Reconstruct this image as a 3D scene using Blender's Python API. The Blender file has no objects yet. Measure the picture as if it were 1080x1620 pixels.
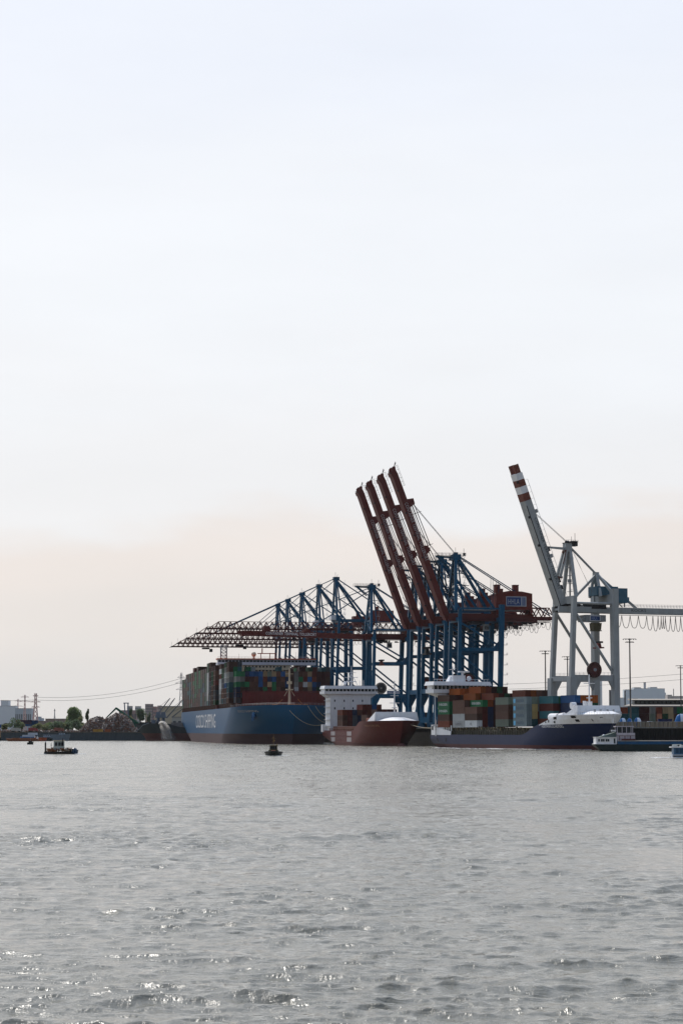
import bpy, math, random
import numpy as np
from mathutils import Vector, Matrix, noise as mnoise

R = math.radians
sc = bpy.context.scene
col = sc.collection
random.seed(7)
PI = math.pi

# ------------------------------------------------------------------ camera
DENOISE = True
CAM_H = 7.6
PITCH = math.atan((1155 - 810) / 3400)
cam_d = bpy.data.cameras.new('camera')
cam = bpy.data.objects.new('camera', cam_d)
col.objects.link(cam)
cam.location = (0, 0, CAM_H)
cam.rotation_euler = (PI / 2 + PITCH, 0, 0)
cam_d.sensor_fit = 'VERTICAL'
cam_d.sensor_height = 36
cam_d.lens = 36 * 3400 / 1620
cam_d.clip_start = 1
cam_d.clip_end = 60000
sc.camera = cam

# ------------------------------------------------------------------ sky and sun
SUN_EL, SUN_AZ = 48, -23            # azimuth from +Y, negative to the left
w = bpy.data.worlds.new('World')
sc.world = w
w.use_nodes = True
nt = w.node_tree
N, L = nt.nodes, nt.links
N.clear()
out = N.new('ShaderNodeOutputWorld')
bg = N.new('ShaderNodeBackground')
sky = N.new('ShaderNodeTexSky')
sky.sky_type = 'NISHITA'
sky.sun_disc = False
sky.sun_elevation = R(SUN_EL)
sky.sun_rotation = R(SUN_AZ)
sky.air_density = 1.0
sky.dust_density = 3.0
sky.ozone_density = 1.0
tc = N.new('ShaderNodeTexCoord')
sep = N.new('ShaderNodeSeparateXYZ')
L.new(tc.outputs['Generated'], sep.inputs[0])
# thin high veil: soft colour by elevation, broken by faint cloud sheets
ramp = N.new('ShaderNodeValToRGB')
ramp.color_ramp.interpolation = 'EASE'
els = ramp.color_ramp.elements
els[0].position = 0.0
els[0].color = (0.745, 0.735, 0.73, 1)
els[1].position = 0.36
els[1].color = (0.825, 0.868, 0.955, 1)
for p_, c_ in ((0.045, (0.79, 0.752, 0.732)), (0.084, (0.832, 0.772, 0.742)), (0.106, (0.85, 0.853, 0.872)), (0.20, (0.885, 0.908, 0.944)),
               (0.46, (0.66, 0.78, 0.955)), (0.62, (0.48, 0.65, 0.93)), (0.95, (0.36, 0.53, 0.85))):
    e = els.new(p_)
    e.color = (*c_, 1)
mp = N.new('ShaderNodeMapping')
mp.inputs['Scale'].default_value = (2.2, 2.2, 9.0)
L.new(tc.outputs['Generated'], mp.inputs[0])
cl = N.new('ShaderNodeTexNoise')
cl.inputs['Scale'].default_value = 2.4
cl.inputs['Detail'].default_value = 6
cl.inputs['Roughness'].default_value = 0.5
L.new(mp.outputs[0], cl.inputs['Vector'])
# clouds shift the elevation used by the ramp, so the haze edge is ragged
cm = N.new('ShaderNodeMath'); cm.operation = 'SUBTRACT'; cm.inputs[1].default_value = 0.5
L.new(cl.outputs['Fac'], cm.inputs[0])
cm2 = N.new('ShaderNodeMath'); cm2.operation = 'MULTIPLY_ADD'; cm2.inputs[1].default_value = 0.11
L.new(cm.outputs[0], cm2.inputs[0]); L.new(sep.outputs['Z'], cm2.inputs[2])
L.new(cm2.outputs[0], ramp.inputs[0])
veil = N.new('ShaderNodeMixRGB'); veil.blend_type = 'MIX'
veil.inputs[0].default_value = 0.92
vs = N.new('ShaderNodeMixRGB'); vs.blend_type = 'MULTIPLY'; vs.inputs[0].default_value = 1
VEIL = 7.9
cl2 = N.new('ShaderNodeTexNoise')
cl2.inputs['Scale'].default_value = 3.6
cl2.inputs['Detail'].default_value = 7
cl2.inputs['Roughness'].default_value = 0.55
L.new(mp.outputs[0], cl2.inputs['Vector'])
lum = N.new('ShaderNodeMapRange')
lum.inputs['From Min'].default_value, lum.inputs['From Max'].default_value = 0.3, 0.7
lum.inputs['To Min'].default_value, lum.inputs['To Max'].default_value = VEIL * 0.995, VEIL * 1.03
L.new(cl2.outputs['Fac'], lum.inputs['Value'])
L.new(lum.outputs[0], vs.inputs[2])
L.new(ramp.outputs[0], vs.inputs[1])
L.new(sky.outputs[0], veil.inputs[1])
L.new(vs.outputs[0], veil.inputs[2])
bg.inputs['Strength'].default_value = 0.1
# the hazy sky is brightest on the sun's side and dims behind the camera
dot = N.new('ShaderNodeVectorMath'); dot.operation = 'DOT_PRODUCT'
L.new(tc.outputs['Generated'], dot.inputs[0])
dot.inputs[1].default_value = (math.sin(R(SUN_AZ)) * math.cos(R(SUN_EL)), math.cos(R(SUN_AZ)) * math.cos(R(SUN_EL)), math.sin(R(SUN_EL)))
aure = N.new('ShaderNodeMapRange')
aure.interpolation_type = 'SMOOTHSTEP'
aure.inputs['From Min'].default_value = -0.7
aure.inputs['From Max'].default_value = 0.5
aure.inputs['To Min'].default_value = 0.10
aure.inputs['To Max'].default_value = 1.0
L.new(dot.outputs['Value'], aure.inputs['Value'])
fin = N.new('ShaderNodeMixRGB'); fin.blend_type = 'MULTIPLY'; fin.inputs[0].default_value = 1
L.new(veil.outputs[0], fin.inputs[1])
L.new(aure.outputs[0], fin.inputs[2])
L.new(fin.outputs[0], bg.inputs['Color'])
L.new(bg.outputs[0], out.inputs['Surface'])

sun_dir = Vector((math.sin(R(SUN_AZ)) * math.cos(R(SUN_EL)), math.cos(R(SUN_AZ)) * math.cos(R(SUN_EL)), math.sin(R(SUN_EL))))
sd = bpy.data.lights.new('sun', 'SUN')
sd.energy = 3.1
sd.angle = R(0.53)
sd.color = (1.0, 0.945, 0.87)
so = bpy.data.objects.new('sun', sd)
so.rotation_euler = sun_dir.to_track_quat('Z', 'Y').to_euler()
so.location = (0, 0, 300)
col.objects.link(so)

sc.view_settings.view_transform = 'Standard'
sc.view_settings.look = 'None'
sc.view_settings.gamma = 1
sc.view_settings.use_curve_mapping = False
sc.view_settings.exposure = 0.36
sc.cycles.use_denoising = DENOISE
sc.cycles.sample_clamp_direct = 4.0
sc.cycles.max_bounces = 6
sc.cycles.transparent_max_bounces = 12
sc.cycles.volume_bounces = 0
sc.cycles.caustics_reflective = False
sc.cycles.caustics_refractive = False

# ------------------------------------------------------------------ helpers
cP, sP = math.cos(PITCH), math.sin(PITCH)


def at(px, py, Y):
    """The world point seen at photo pixel px, py at depth Y."""
    x = (px - 540) / 3400
    u = (810 - py) / 3400
    k = Y / (cP - u * sP)
    return Vector((x * k, Y, CAM_H + k * (sP + u * cP)))


def X_at(px, Y):
    return at(px, 1155, Y).x


def Z_at(py, Y):
    return at(540, py, Y).z


class MB:
    def __init__(self):
        self.v, self.f, self.m = [], [], []

    def add(self, vs, fs, mat=0):
        b = len(self.v)
        self.v.extend([tuple(p) for p in vs])
        self.f.extend([tuple(i + b for i in f) for f in fs])
        self.m.extend([mat] * len(fs))
        return self

    def box(self, c, s, rz=0, mat=0, top=None):
        cx, cy, cz = c
        hx, hy, hz = s[0] / 2, s[1] / 2, s[2] / 2
        tx, ty = (1, 1) if top is None else top
        ca, sa = math.cos(rz), math.sin(rz)
        vs = []
        for z, kx, ky in ((-hz, 1, 1), (hz, tx, ty)):
            for x, y in ((-hx, -hy), (hx, -hy), (hx, hy), (-hx, hy)):
                x, y = x * kx, y * ky
                vs.append((cx + x * ca - y * sa, cy + x * sa + y * ca, cz + z))
        return self.add(vs, [(3, 2, 1, 0), (4, 5, 6, 7), (0, 1, 5, 4), (1, 2, 6, 5), (2, 3, 7, 6), (3, 0, 4, 7)], mat)

    def b2(self, a, b, mat=0):
        return self.box([(a[i] + b[i]) / 2 for i in range(3)], [abs(a[i] - b[i]) for i in range(3)], 0, mat)

    def bar(self, p, q, w_, h_=None, mat=0, w2=None, h2=None):
        """A rectangular bar from p to q; w_ across, h_ in the vertical plane (or along x when upright)."""
        p, q = Vector(p), Vector(q)
        h_ = w_ if h_ is None else h_
        w2 = w_ if w2 is None else w2
        h2 = h_ if h2 is None else h2
        d = (q - p).normalized()
        ref = Vector((0, 0, 1)) if abs(d.z) < 0.9 else Vector((1, 0, 0))
        a = d.cross(ref).normalized()
        b = a.cross(d).normalized()
        vs = []
        for o, ww, hh in ((p, w_, h_), (q, w2, h2)):
            for i, j in ((-1, -1), (1, -1), (1, 1), (-1, 1)):
                vs.append(o + a * (i * ww / 2) + b * (j * hh / 2))
        return self.add(vs, [(3, 2, 1, 0), (4, 5, 6, 7), (0, 1, 5, 4), (1, 2, 6, 5), (2, 3, 7, 6), (3, 0, 4, 7)], mat)

    def tube(self, p, q, r, n=8, r2=None, mat=0):
        p, q = Vector(p), Vector(q)
        r2 = r if r2 is None else r2
        d = (q - p).normalized()
        ref = Vector((0, 0, 1)) if abs(d.z) < 0.9 else Vector((1, 0, 0))
        a = d.cross(ref).normalized()
        b = a.cross(d).normalized()
        vs = []
        for o, rr in ((p, r), (q, r2)):
            for i in range(n):
                t = 2 * PI * i / n
                vs.append(o + a * (rr * math.cos(t)) + b * (rr * math.sin(t)))
        fs = [(i, (i + 1) % n, n + (i + 1) % n, n + i) for i in range(n)]
        fs += [tuple(range(n - 1, -1, -1)), tuple(range(n, 2 * n))]
        return self.add(vs, fs, mat)

    def path(self, pts, r, n=4, mat=0):
        for a, b in zip(pts[:-1], pts[1:]):
            self.tube(a, b, r, n, None, mat)
        return self

    def prism(self, pts, d, mat=0):
        """A flat outline (3-D points) given thickness along vector d."""
        n = len(pts)
        d = Vector(d)
        vs = [Vector(p) for p in pts] + [Vector(p) + d for p in pts]
        fs = [tuple(range(n - 1, -1, -1)), tuple(range(n, 2 * n))] + [(i, (i + 1) % n, n + (i + 1) % n, n + i) for i in range(n)]
        return self.add(vs, fs, mat)

    def ball(self, c, r, n=10, mat=0, sz=(1, 1, 1), z0=-1.0):
        rows = 6
        vs, fs = [], []
        for i in range(rows + 1):
            ph = math.asin(z0) + (PI / 2 - math.asin(z0)) * i / rows
            for j in range(n):
                t = 2 * PI * j / n
                vs.append((c[0] + r * sz[0] * math.cos(ph) * math.cos(t), c[1] + r * sz[1] * math.cos(ph) * math.sin(t), c[2] + r * sz[2] * math.sin(ph)))
        for i in range(rows):
            for j in range(n):
                fs.append((i * n + j, i * n + (j + 1) % n, (i + 1) * n + (j + 1) % n, (i + 1) * n + j))
        return self.add(vs, fs, mat)

    def build(self, name, mats, parent=None, smooth=False):
        me = bpy.data.meshes.new(name)
        me.from_pydata(self.v, [], self.f)
        mats = mats if isinstance(mats, (list, tuple)) else [mats]
        for m in mats:
            me.materials.append(m)
        if len(mats) > 1:
            me.polygons.foreach_set('material_index', self.m)
        if smooth:
            me.polygons.foreach_set('use_smooth', [True] * len(me.polygons))
        me.update()
        return link(name, me, parent)


def link(name, me, parent=None):
    o = bpy.data.objects.new(name, me)
    col.objects.link(o)
    if parent is not None:
        o.parent = parent
    return o


def boxes(name, lst, m, parent):
    """One object for every box in the list."""
    for a, b in lst:
        MB().b2(a, b).build(name, m, parent)


LABELS = {}


def tag(o, label, cat, group=None, kind=None):
    if label:
        o['label'] = label
        LABELS.setdefault(label, []).append(o.name)
    if cat:
        o['category'] = cat
    if group:
        o['group'] = group
    if kind:
        o['kind'] = kind
    return o


def thing(name, label, cat, loc=(0, 0, 0), rz=0, group=None):
    o = bpy.data.objects.new(name, None)
    o.empty_display_size = 1
    col.objects.link(o)
    o.location = loc
    o.rotation_euler = (0, 0, rz)
    return tag(o, label, cat, group)


def kids(o):
    return [c for c in bpy.data.objects if c.parent == o]


def copy_tree(o, parent=None):
    c = o.copy()
    col.objects.link(c)
    if parent is not None:
        c.parent = parent
    for ch in kids(o):
        copy_tree(ch, c)
    return c


# ------------------------------------------------------------------ materials
MAT = {}


def mat(name, c, rough=0.55, metal=0.0, var=0.25, scale=0.35, dirt=None, dirt_amt=0.35, streak=True, spec=0.16):
    """Painted or plain surface: base colour broken by large noise, plus rust or grime streaks running down."""
    if name in MAT:
        return MAT[name]
    m = bpy.data.materials.new(name)
    m.use_nodes = True
    t = m.node_tree
    n, l = t.nodes, t.links
    b = n['Principled BSDF']
    b.inputs['Roughness'].default_value = rough
    b.inputs['Metallic'].default_value = metal
    b.inputs['Specular IOR Level'].default_value = spec
    tcn = n.new('ShaderNodeTexCoord')
    no = n.new('ShaderNodeTexNoise')
    no.inputs['Scale'].default_value = scale
    no.inputs['Detail'].default_value = 5
    l.new(tcn.outputs['Object'], no.inputs['Vector'])
    mx = n.new('ShaderNodeMixRGB')
    mx.inputs[1].default_value = (*[x * (1 - var) for x in c], 1)
    mx.inputs[2].default_value = (*[min(1, x * (1 + var)) for x in c], 1)
    l.new(no.outputs['Fac'], mx.inputs[0])
    last = mx.outputs[0]
    if dirt is not None:
        mpn = n.new('ShaderNodeMapping')
        mpn.inputs['Scale'].default_value = (1.3, 1.3, 0.12) if streak else (0.6, 0.6, 0.6)
        l.new(tcn.outputs['Object'], mpn.inputs[0])
        n2 = n.new('ShaderNodeTexNoise')
        n2.inputs['Scale'].default_value = 0.9
        n2.inputs['Detail'].default_value = 6
        n2.inputs['Roughness'].default_value = 0.65
        l.new(mpn.outputs[0], n2.inputs['Vector'])
        rp = n.new('ShaderNodeValToRGB')
        rp.color_ramp.elements[0].position = 0.5
        rp.color_ramp.elements[1].position = 0.72
        rp.color_ramp.elements[1].color = (dirt_amt, dirt_amt, dirt_amt, 1)
        l.new(n2.outputs['Fac'], rp.inputs[0])
        m2 = n.new('ShaderNodeMixRGB')
        m2.inputs[2].default_value = (*dirt, 1)
        l.new(rp.outputs[0], m2.inputs[0])
        l.new(last, m2.inputs[1])
        last = m2.outputs[0]
    l.new(last, b.inputs['Base Color'])
    MAT[name] = m
    return m


RUST = (0.09, 0.04, 0.022)
GRIME = (0.05, 0.05, 0.048)
M_BLUE = mat('crane_blue', (0.004, 0.066, 0.132), 0.42, var=0.3, dirt=(0.014, 0.03, 0.045), dirt_amt=0.4)
M_MAROON = mat('crane_maroon', (0.105, 0.022, 0.019), 0.5, dirt=RUST, dirt_amt=0.4)
M_MAROON2 = mat('house_maroon', (0.13, 0.026, 0.020), 0.5, dirt=GRIME, dirt_amt=0.3)
M_DARK = mat('dark_machinery', (0.022, 0.024, 0.028), 0.6, dirt=RUST, dirt_amt=0.4)
M_GREY = mat('galvanised_grey', (0.26, 0.27, 0.28), 0.5, dirt=GRIME)
M_CABLE = mat('steel_cable', (0.06, 0.06, 0.062), 0.5)
M_WHITE = mat('white_paint', (0.74, 0.74, 0.75), 0.4, var=0.08, dirt=(0.35, 0.27, 0.2), dirt_amt=0.3)
M_LETTER = mat('white_lettering', (0.72, 0.72, 0.73), 0.5, var=0.12)
M_LETTERS = mat('dull_sign_lettering', (0.36, 0.37, 0.40), 0.5)
M_LETTERG = mat('faded_lettering', (0.36, 0.33, 0.33), 0.5, var=0.12)
M_CREAM = mat('cream_paint', (0.55, 0.47, 0.35), 0.5, var=0.1, dirt=RUST, dirt_amt=0.3)
M_GLASS = mat('dark_window_glass', (0.02, 0.028, 0.035), 0.12, spec=0.5)
M_ORANGE = mat('orange_red_paint', (0.55, 0.10, 0.03), 0.5)
M_CRWHITE = mat('crane_pale_grey', (0.32, 0.335, 0.335), 0.5, var=0.12, dirt=(0.16, 0.13, 0.1), dirt_amt=0.4)
M_TEAL = mat('slate_blue_house', (0.05, 0.12, 0.17), 0.5, dirt=GRIME)
M_SIGNBLUE = mat('sign_blue', (0.025, 0.055, 0.16), 0.4, var=0.08)
M_BLACK = mat('black_paint', (0.012, 0.012, 0.013), 0.55)


# ------------------------------------------------------------------ lettering
TXT = {}


def text_data(s):
    if s in TXT:
        return TXT[s]
    cu = bpy.data.curves.new('lettering', 'FONT')
    cu.body = s
    cu.resolution_u = 2
    cu.extrude = 0.0
    cu.offset = 0.0
    o = bpy.data.objects.new('lettering_source', cu)
    col.objects.link(o)
    dg = bpy.context.evaluated_depsgraph_get()
    me = bpy.data.meshes.new_from_object(o.evaluated_get(dg))
    vs = np.array([v.co[:] for v in me.vertices])
    fs = [tuple(p.vertices) for p in me.polygons]
    bpy.data.objects.remove(o)
    bpy.data.curves.remove(cu)
    bpy.data.meshes.remove(me)
    lo, hi = vs.min(0), vs.max(0)
    vs = (vs - lo) / np.maximum(hi - lo, 1e-6)
    TXT[s] = (vs[:, :2], fs)
    return TXT[s]


def lettering(s, fn, m, parent, name='lettering', bold=None):
    """fn maps unit square coordinates (u along the line, v up) to parent-local points."""
    vs, fs = text_data(s)
    mb = MB()
    mb.add([fn(u, v) for u, v in vs], fs)
    if bold:
        for b in bold:
            mb.add([fn(u + b, v) + Vector((0, 0, 0)) for u, v in vs], fs)
    return mb.build(name, m, parent)


def flat(o, xd, ud, wd, ht, off=0.0):
    o, xd, ud = Vector(o), Vector(xd).normalized(), Vector(ud).normalized()
    nn = xd.cross(ud)
    return lambda u, v: o + xd * (u * wd) + ud * (v * ht) + nn * off

# ------------------------------------------------------------------ water
def make_water():
    m = bpy.data.materials.new('river_water')
    m.use_nodes = True
    t = m.node_tree
    n, l = t.nodes, t.links
    b = n['Principled BSDF']
    b.inputs['Base Color'].default_value = (0.075, 0.066, 0.042, 1)
    b.inputs['Roughness'].default_value = 0.06
    b.inputs['IOR'].default_value = 1.333
    tcn = n.new('ShaderNodeTexCoord')
    prev = None
    for sx, sy, scale, dist, det in ((1.7, 0.5, 1.0, 0.15, 5), (0.35, 1.2, 0.45, 0.30, 6), (0.7, 1.4, 2.2, 0.022, 4), (0.8, 1.3, 8.0, 0.012, 3)):
        mpn = n.new('ShaderNodeMapping')
        mpn.inputs['Scale'].default_value = (sx, sy, 1)
        mpn.inputs['Rotation'].default_value = (0, 0, R(14))
        l.new(tcn.outputs['Object'], mpn.inputs[0])
        no = n.new('ShaderNodeTexNoise')
        no.inputs['Scale'].default_value = scale
        no.inputs['Detail'].default_value = det
        no.inputs['Roughness'].default_value = 0.55
        l.new(mpn.outputs[0], no.inputs['Vector'])
        bp = n.new('ShaderNodeBump')
        bp.inputs['Strength'].default_value = 1.0
        bp.inputs['Distance'].default_value = dist
        l.new(no.outputs['Fac'], bp.inputs['Height'])
        if prev is not None:
            l.new(prev.outputs[0], bp.inputs['Normal'])
        prev = bp
    l.new(prev.outputs[0], b.inputs['Normal'])
    # muddier patches
    no = n.new('ShaderNodeTexNoise')
    no.inputs['Scale'].default_value = 0.02
    l.new(tcn.outputs['Object'], no.inputs['Vector'])
    mx = n.new('ShaderNodeMixRGB')
    mx.inputs[1].default_value = (0.150, 0.140, 0.112, 1)
    mx.inputs[2].default_value = (0.190, 0.176, 0.138, 1)
    l.new(no.outputs['Fac'], mx.inputs[0])
    l.new(mx.outputs[0], b.inputs['Base Color'])
    # out towards the terminal the chop is finer than the mesh: its spread of slopes goes into the gloss
    sp = n.new('ShaderNodeSeparateXYZ')
    l.new(tcn.outputs['Object'], sp.inputs[0])
    mr = n.new('ShaderNodeMapRange')
    mr.inputs['From Min'].default_value, mr.inputs['From Max'].default_value = 90, 420
    mr.inputs['To Min'].default_value, mr.inputs['To Max'].default_value = 0.10, 0.22
    l.new(sp.outputs['Y'], mr.inputs['Value'])
    n3 = n.new('ShaderNodeTexNoise')
    n3.inputs['Scale'].default_value = 1.0
    n3.inputs['Detail'].default_value = 5
    mp3 = n.new('ShaderNodeMapping')
    mp3.inputs['Scale'].default_value = (0.14, 0.035, 1)
    l.new(tcn.outputs['Object'], mp3.inputs[0])
    l.new(mp3.outputs[0], n3.inputs['Vector'])
    ml = n.new('ShaderNodeMath'); ml.operation = 'MULTIPLY_ADD'; ml.inputs[1].default_value = 2.0; ml.inputs[2].default_value = 0.0
    l.new(n3.outputs['Fac'], ml.inputs[0])
    m4 = n.new('ShaderNodeMath'); m4.operation = 'MULTIPLY'
    l.new(mr.outputs[0], m4.inputs[0]); l.new(ml.outputs[0], m4.inputs[1])
    n5 = n.new('ShaderNodeTexNoise')
    n5.inputs['Scale'].default_value = 1.0
    n5.inputs['Detail'].default_value = 5
    n5.inputs['Roughness'].default_value = 0.6
    mp5 = n.new('ShaderNodeMapping')
    mp5.inputs['Scale'].default_value = (1.1, 0.22, 1)
    l.new(tcn.outputs['Object'], mp5.inputs[0])
    l.new(mp5.outputs[0], n5.inputs['Vector'])
    r5 = n.new('ShaderNodeMapRange')
    r5.inputs['From Min'].default_value, r5.inputs['From Max'].default_value = 0.35, 0.65
    r5.inputs['To Min'].default_value, r5.inputs['To Max'].default_value = 0.35, 1.7
    l.new(n5.outputs['Fac'], r5.inputs['Value'])
    m5 = n.new('ShaderNodeMath'); m5.operation = 'MULTIPLY'
    l.new(m4.outputs[0], m5.inputs[0]); l.new(r5.outputs[0], m5.inputs[1])
    l.new(m5.outputs[0], b.inputs['Roughness'])
    return m


M_WATER = make_water()


def water_mesh():
    rng = np.random.default_rng(5)
    Ys = [42.0]
    while Ys[-1] < 1750:
        Ys.append(Ys[-1] * (1.0021 if Ys[-1] < 260 else 1.0035))
    Ys = np.array(Ys)
    us = np.linspace(-1, 1, 580)
    us = np.where(np.abs(us) < 0.8, us, np.sign(us) * (0.8 + (np.abs(us) - 0.8) + 34 * (np.abs(us) - 0.8) ** 2))
    Yg, Ug = np.meshgrid(Ys, us, indexing='ij')
    X = (Ug * (0.215 * Yg + 7)).astype(np.float32)
    Yg = Yg.astype(np.float32)
    Z = np.zeros_like(X)
    DX = np.zeros_like(X)
    DY = np.zeros_like(X)
    dy = Yg * np.where(Yg < 260, 0.0021, 0.0035).astype(np.float32)
    # gust groups: livelier and calmer patches
    g = np.zeros_like(X)
    for i in range(16):
        lam = 9 + 60 * rng.random() ** 1.5
        ang = rng.random() * PI
        g += np.sin(2 * PI / lam * (math.cos(ang) * X + math.sin(ang) * Yg) + rng.random() * 7).astype(np.float32)
    g = 1.03 * np.clip(1 + 0.30 * g / 2.8, 0.35, 1.9)
    # scattered spots where small crests steepen and break up
    sp_ = np.zeros_like(X)
    for i in range(26):
        lam = 0.9 * (4.0 / 0.9) ** rng.random()
        ang = R(80) + rng.normal(0, 0.33)
        sp_ += np.sin(2 * PI / lam * (math.cos(ang) * X + math.sin(ang) * Yg) + rng.random() * 7).astype(np.float32)
    sp_ = np.clip(sp_ / 3.6 - 1.15, 0, 1.2)
    # short-crested wind chop: many trains in a wide fan, crests sharpened by moving water towards them
    for lo, hi, cnt, k0, pw, spread, q, ks in ((0.26, 0.7, 80, 0.0028, 1.0, 0.75, 0.8, 1.0), (0.7, 1.7, 90, 0.0029, 1.0, 0.55, 1.2, 0.8), (1.7, 3.2, 40, 0.0022, 0.85, 0.45, 1.2, 0.5), (3.2, 13.0, 30, 0.0034, 0.62, 0.5, 1.0, 0.0)):
        gg = g * (1 + ks * sp_)
        for i in range(cnt):
            lam = lo * (hi / lo) ** rng.random()
            ang = R(82) + rng.normal(0, spread)
            k = 2 * PI / lam
            kx, ky = k * math.cos(ang), k * math.sin(ang)
            fade = np.clip(lam / (2.6 * dy) - 0.35, 0, 1)
            P = (kx * X + ky * Yg + rng.random() * 2 * PI).astype(np.float32)
            amp = k0 * lam ** pw * fade * gg
            Z += amp * np.sin(P)
            c = q * amp * np.cos(P)
            DX += c * (kx / k)
            DY += c * (ky / k)
    X = X + DX
    Yg = Yg + DY
    Z = Z - 0.01
    nr, nc = X.shape
    co = np.stack([X, Yg, Z], -1).reshape(-1, 3).astype(np.float32)
    idx = np.arange(nr * nc).reshape(nr, nc)
    q = np.stack([idx[:-1, :-1], idx[:-1, 1:], idx[1:, 1:], idx[1:, :-1]], -1).reshape(-1, 4).astype(np.int32)
    me = bpy.data.meshes.new('water')
    me.vertices.add(len(co))
    me.vertices.foreach_set('co', co.ravel())
    me.loops.add(q.size)
    me.loops.foreach_set('vertex_index', q.ravel())
    me.polygons.add(len(q))
    me.polygons.foreach_set('loop_start', np.arange(0, q.size, 4, dtype=np.int32))
    me.polygons.foreach_set('loop_total', np.full(len(q), 4, dtype=np.int32))
    me.polygons.foreach_set('use_smooth', np.ones(len(q), dtype=bool))
    me.update(calc_edges=True)
    me.materials.append(M_WATER)
    return me


tag(link('water', water_mesh()), 'choppy grey brown river water with small glinting waves', None, kind='structure')
mb = MB()
mb.add([(-9000, -400, -0.5), (9000, -400, -0.5), (9000, 14000, -0.5), (-9000, 14000, -0.5)], [(0, 1, 2, 3)])
tag(mb.build('outer_water', M_WATER), 'wider river beyond the near reach', None, kind='structure')

# ------------------------------------------------------------------ the banks and quays
M_GROUND = mat('quay_paving', (0.17, 0.165, 0.155), 0.85, var=0.3, scale=0.05, dirt=(0.09, 0.085, 0.08), streak=False)
M_EARTH = mat('far_ground', (0.12, 0.115, 0.085), 0.9, var=0.35, scale=0.02)


def sheetpile_mat(name, c, c2, freq):
    m = mat(name, c, 0.8, var=0.3, scale=0.2, dirt=[x * .6 for x in c], dirt_amt=0.6)
    t = m.node_tree
    n, l = t.nodes, t.links
    tcn = n.new('ShaderNodeTexCoord')
    wv = n.new('ShaderNodeTexWave')
    wv.bands_direction = 'X'
    wv.inputs['Scale'].default_value = freq
    wv.inputs['Distortion'].default_value = 0.6
    l.new(tcn.outputs['Object'], wv.inputs['Vector'])
    bp = n.new('ShaderNodeBump')
    bp.inputs['Distance'].default_value = 0.08
    l.new(wv.outputs['Fac'], bp.inputs['Height'])
    l.new(bp.outputs[0], n['Principled BSDF'].inputs['Normal'])
    b = n['Principled BSDF']
    src = b.inputs['Base Color'].links[0].from_socket
    mx = n.new('ShaderNodeMixRGB')
    mx.inputs[2].default_value = (*c2, 1)
    mm = n.new('ShaderNodeMath'); mm.operation = 'MULTIPLY'; mm.inputs[1].default_value = 0.6
    l.new(wv.outputs['Fac'], mm.inputs[0])
    l.new(mm.outputs[0], mx.inputs[0])
    l.new(src, mx.inputs[1])
    l.new(mx.outputs[0], b.inputs['Base Color'])
    return m


M_WALLDARK = sheetpile_mat('shade_dark_quay_wall', (0.009, 0.0095, 0.009), (0.012, 0.012, 0.011), 0.35)  # near black: the deep shade on this wall is put into its colour
M_WALLBROWN = sheetpile_mat('brown_sheet_piling', (0.30, 0.235, 0.165), (0.20, 0.18, 0.14), 0.55)
M_FARWALL = sheetpile_mat('far_quay_wall', (0.055, 0.072, 0.082), (0.06, 0.077, 0.086), 0.25)  # dark base lightened, distance haze painted into the wall colour
M_CONC = mat('pale_concrete', (0.36, 0.33, 0.29), 0.8, dirt=GRIME)

QZ = 8.5
# quay outline: blue crane berth, then the corner behind the blue feeder, then its own berth to the right
QA = [(-60, 1620), (51.0, 975), (69, 968), (93, 903), (97.5, 886), (132, 853), (420, 846), (900, 900), (900, 2600), (-60, 2600)]
mb = MB()
n_ = len(QA)
mb.add([(x, y, QZ) for x, y in QA], [tuple(range(n_))])
tag(mb.build('quay', M_GROUND), 'paved container quay', None, kind='structure')
wl = thing('quay_wall', 'dark sheet piled quay wall behind the ships and barge', 'quay wall', (132, 853, 0))
mb, cap = MB(), MB()
for (a, b) in zip(QA[:7], QA[1:8]):
    p, q = Vector((*a, 0)) - wl.location, Vector((*b, 0)) - wl.location
    d = (q - p).normalized()
    nn = Vector((-d.y, d.x, 0))
    mb.add([p + Vector((0, 0, -2)), q + Vector((0, 0, -2)), q + Vector((0, 0, QZ - .35)), p + Vector((0, 0, QZ - .35))], [(0, 1, 2, 3)])
    cap.bar(p + Vector((0, 0, QZ - .15)) + nn * .3, q + Vector((0, 0, QZ - .15)) + nn * .3, 1.2, 0.4)
mb.build('sheet_piling', M_WALLDARK, wl)
cap.build('coping', mat('stained_shaded_coping', (0.09, 0.08, 0.065), 0.8, dirt=GRIME), wl)  # concrete darkened with the quay's shade painted in, plus grime
wl['kind'] = 'thing'

fw = thing('flood_wall', 'brown ribbed sheet pile flood wall along the quay edge behind the barge', 'flood wall', (132, 856, QZ))
mb, cap = MB(), MB()
for (a, b) in (((100, 889.5), (133, 857)), ((133, 857), (420, 850))):
    p, q = Vector((*a, QZ)) - fw.location, Vector((*b, QZ)) - fw.location
    d = (q - p).normalized()
    ln = (q - p).length
    k = int(ln / 1.1)
    nn = Vector((d.y, -d.x, 0))
    for i in range(k):
        t0, t1 = ln * i / k, ln * (i + 1) / k
        off = nn * (0.35 if i % 2 else 0.0)
        m_ = p + d * ((t0 + t1) / 2) + off
        mb.box((m_.x, m_.y, 1.15), (ln / k * 1.02, 0.14, 2.3), math.atan2(d.y, d.x))
    cap.bar(p + Vector((0, 0, 2.38)), q + Vector((0, 0, 2.38)), 0.6, 0.16)
    cap.bar(p + nn * .5 + Vector((0, 0, 0.1)), q + nn * .5 + Vector((0, 0, 0.1)), 0.4, 0.3)
mb.build('piling', M_WALLBROWN, fw)
cap.build('capping', M_CONC, fw)

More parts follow.
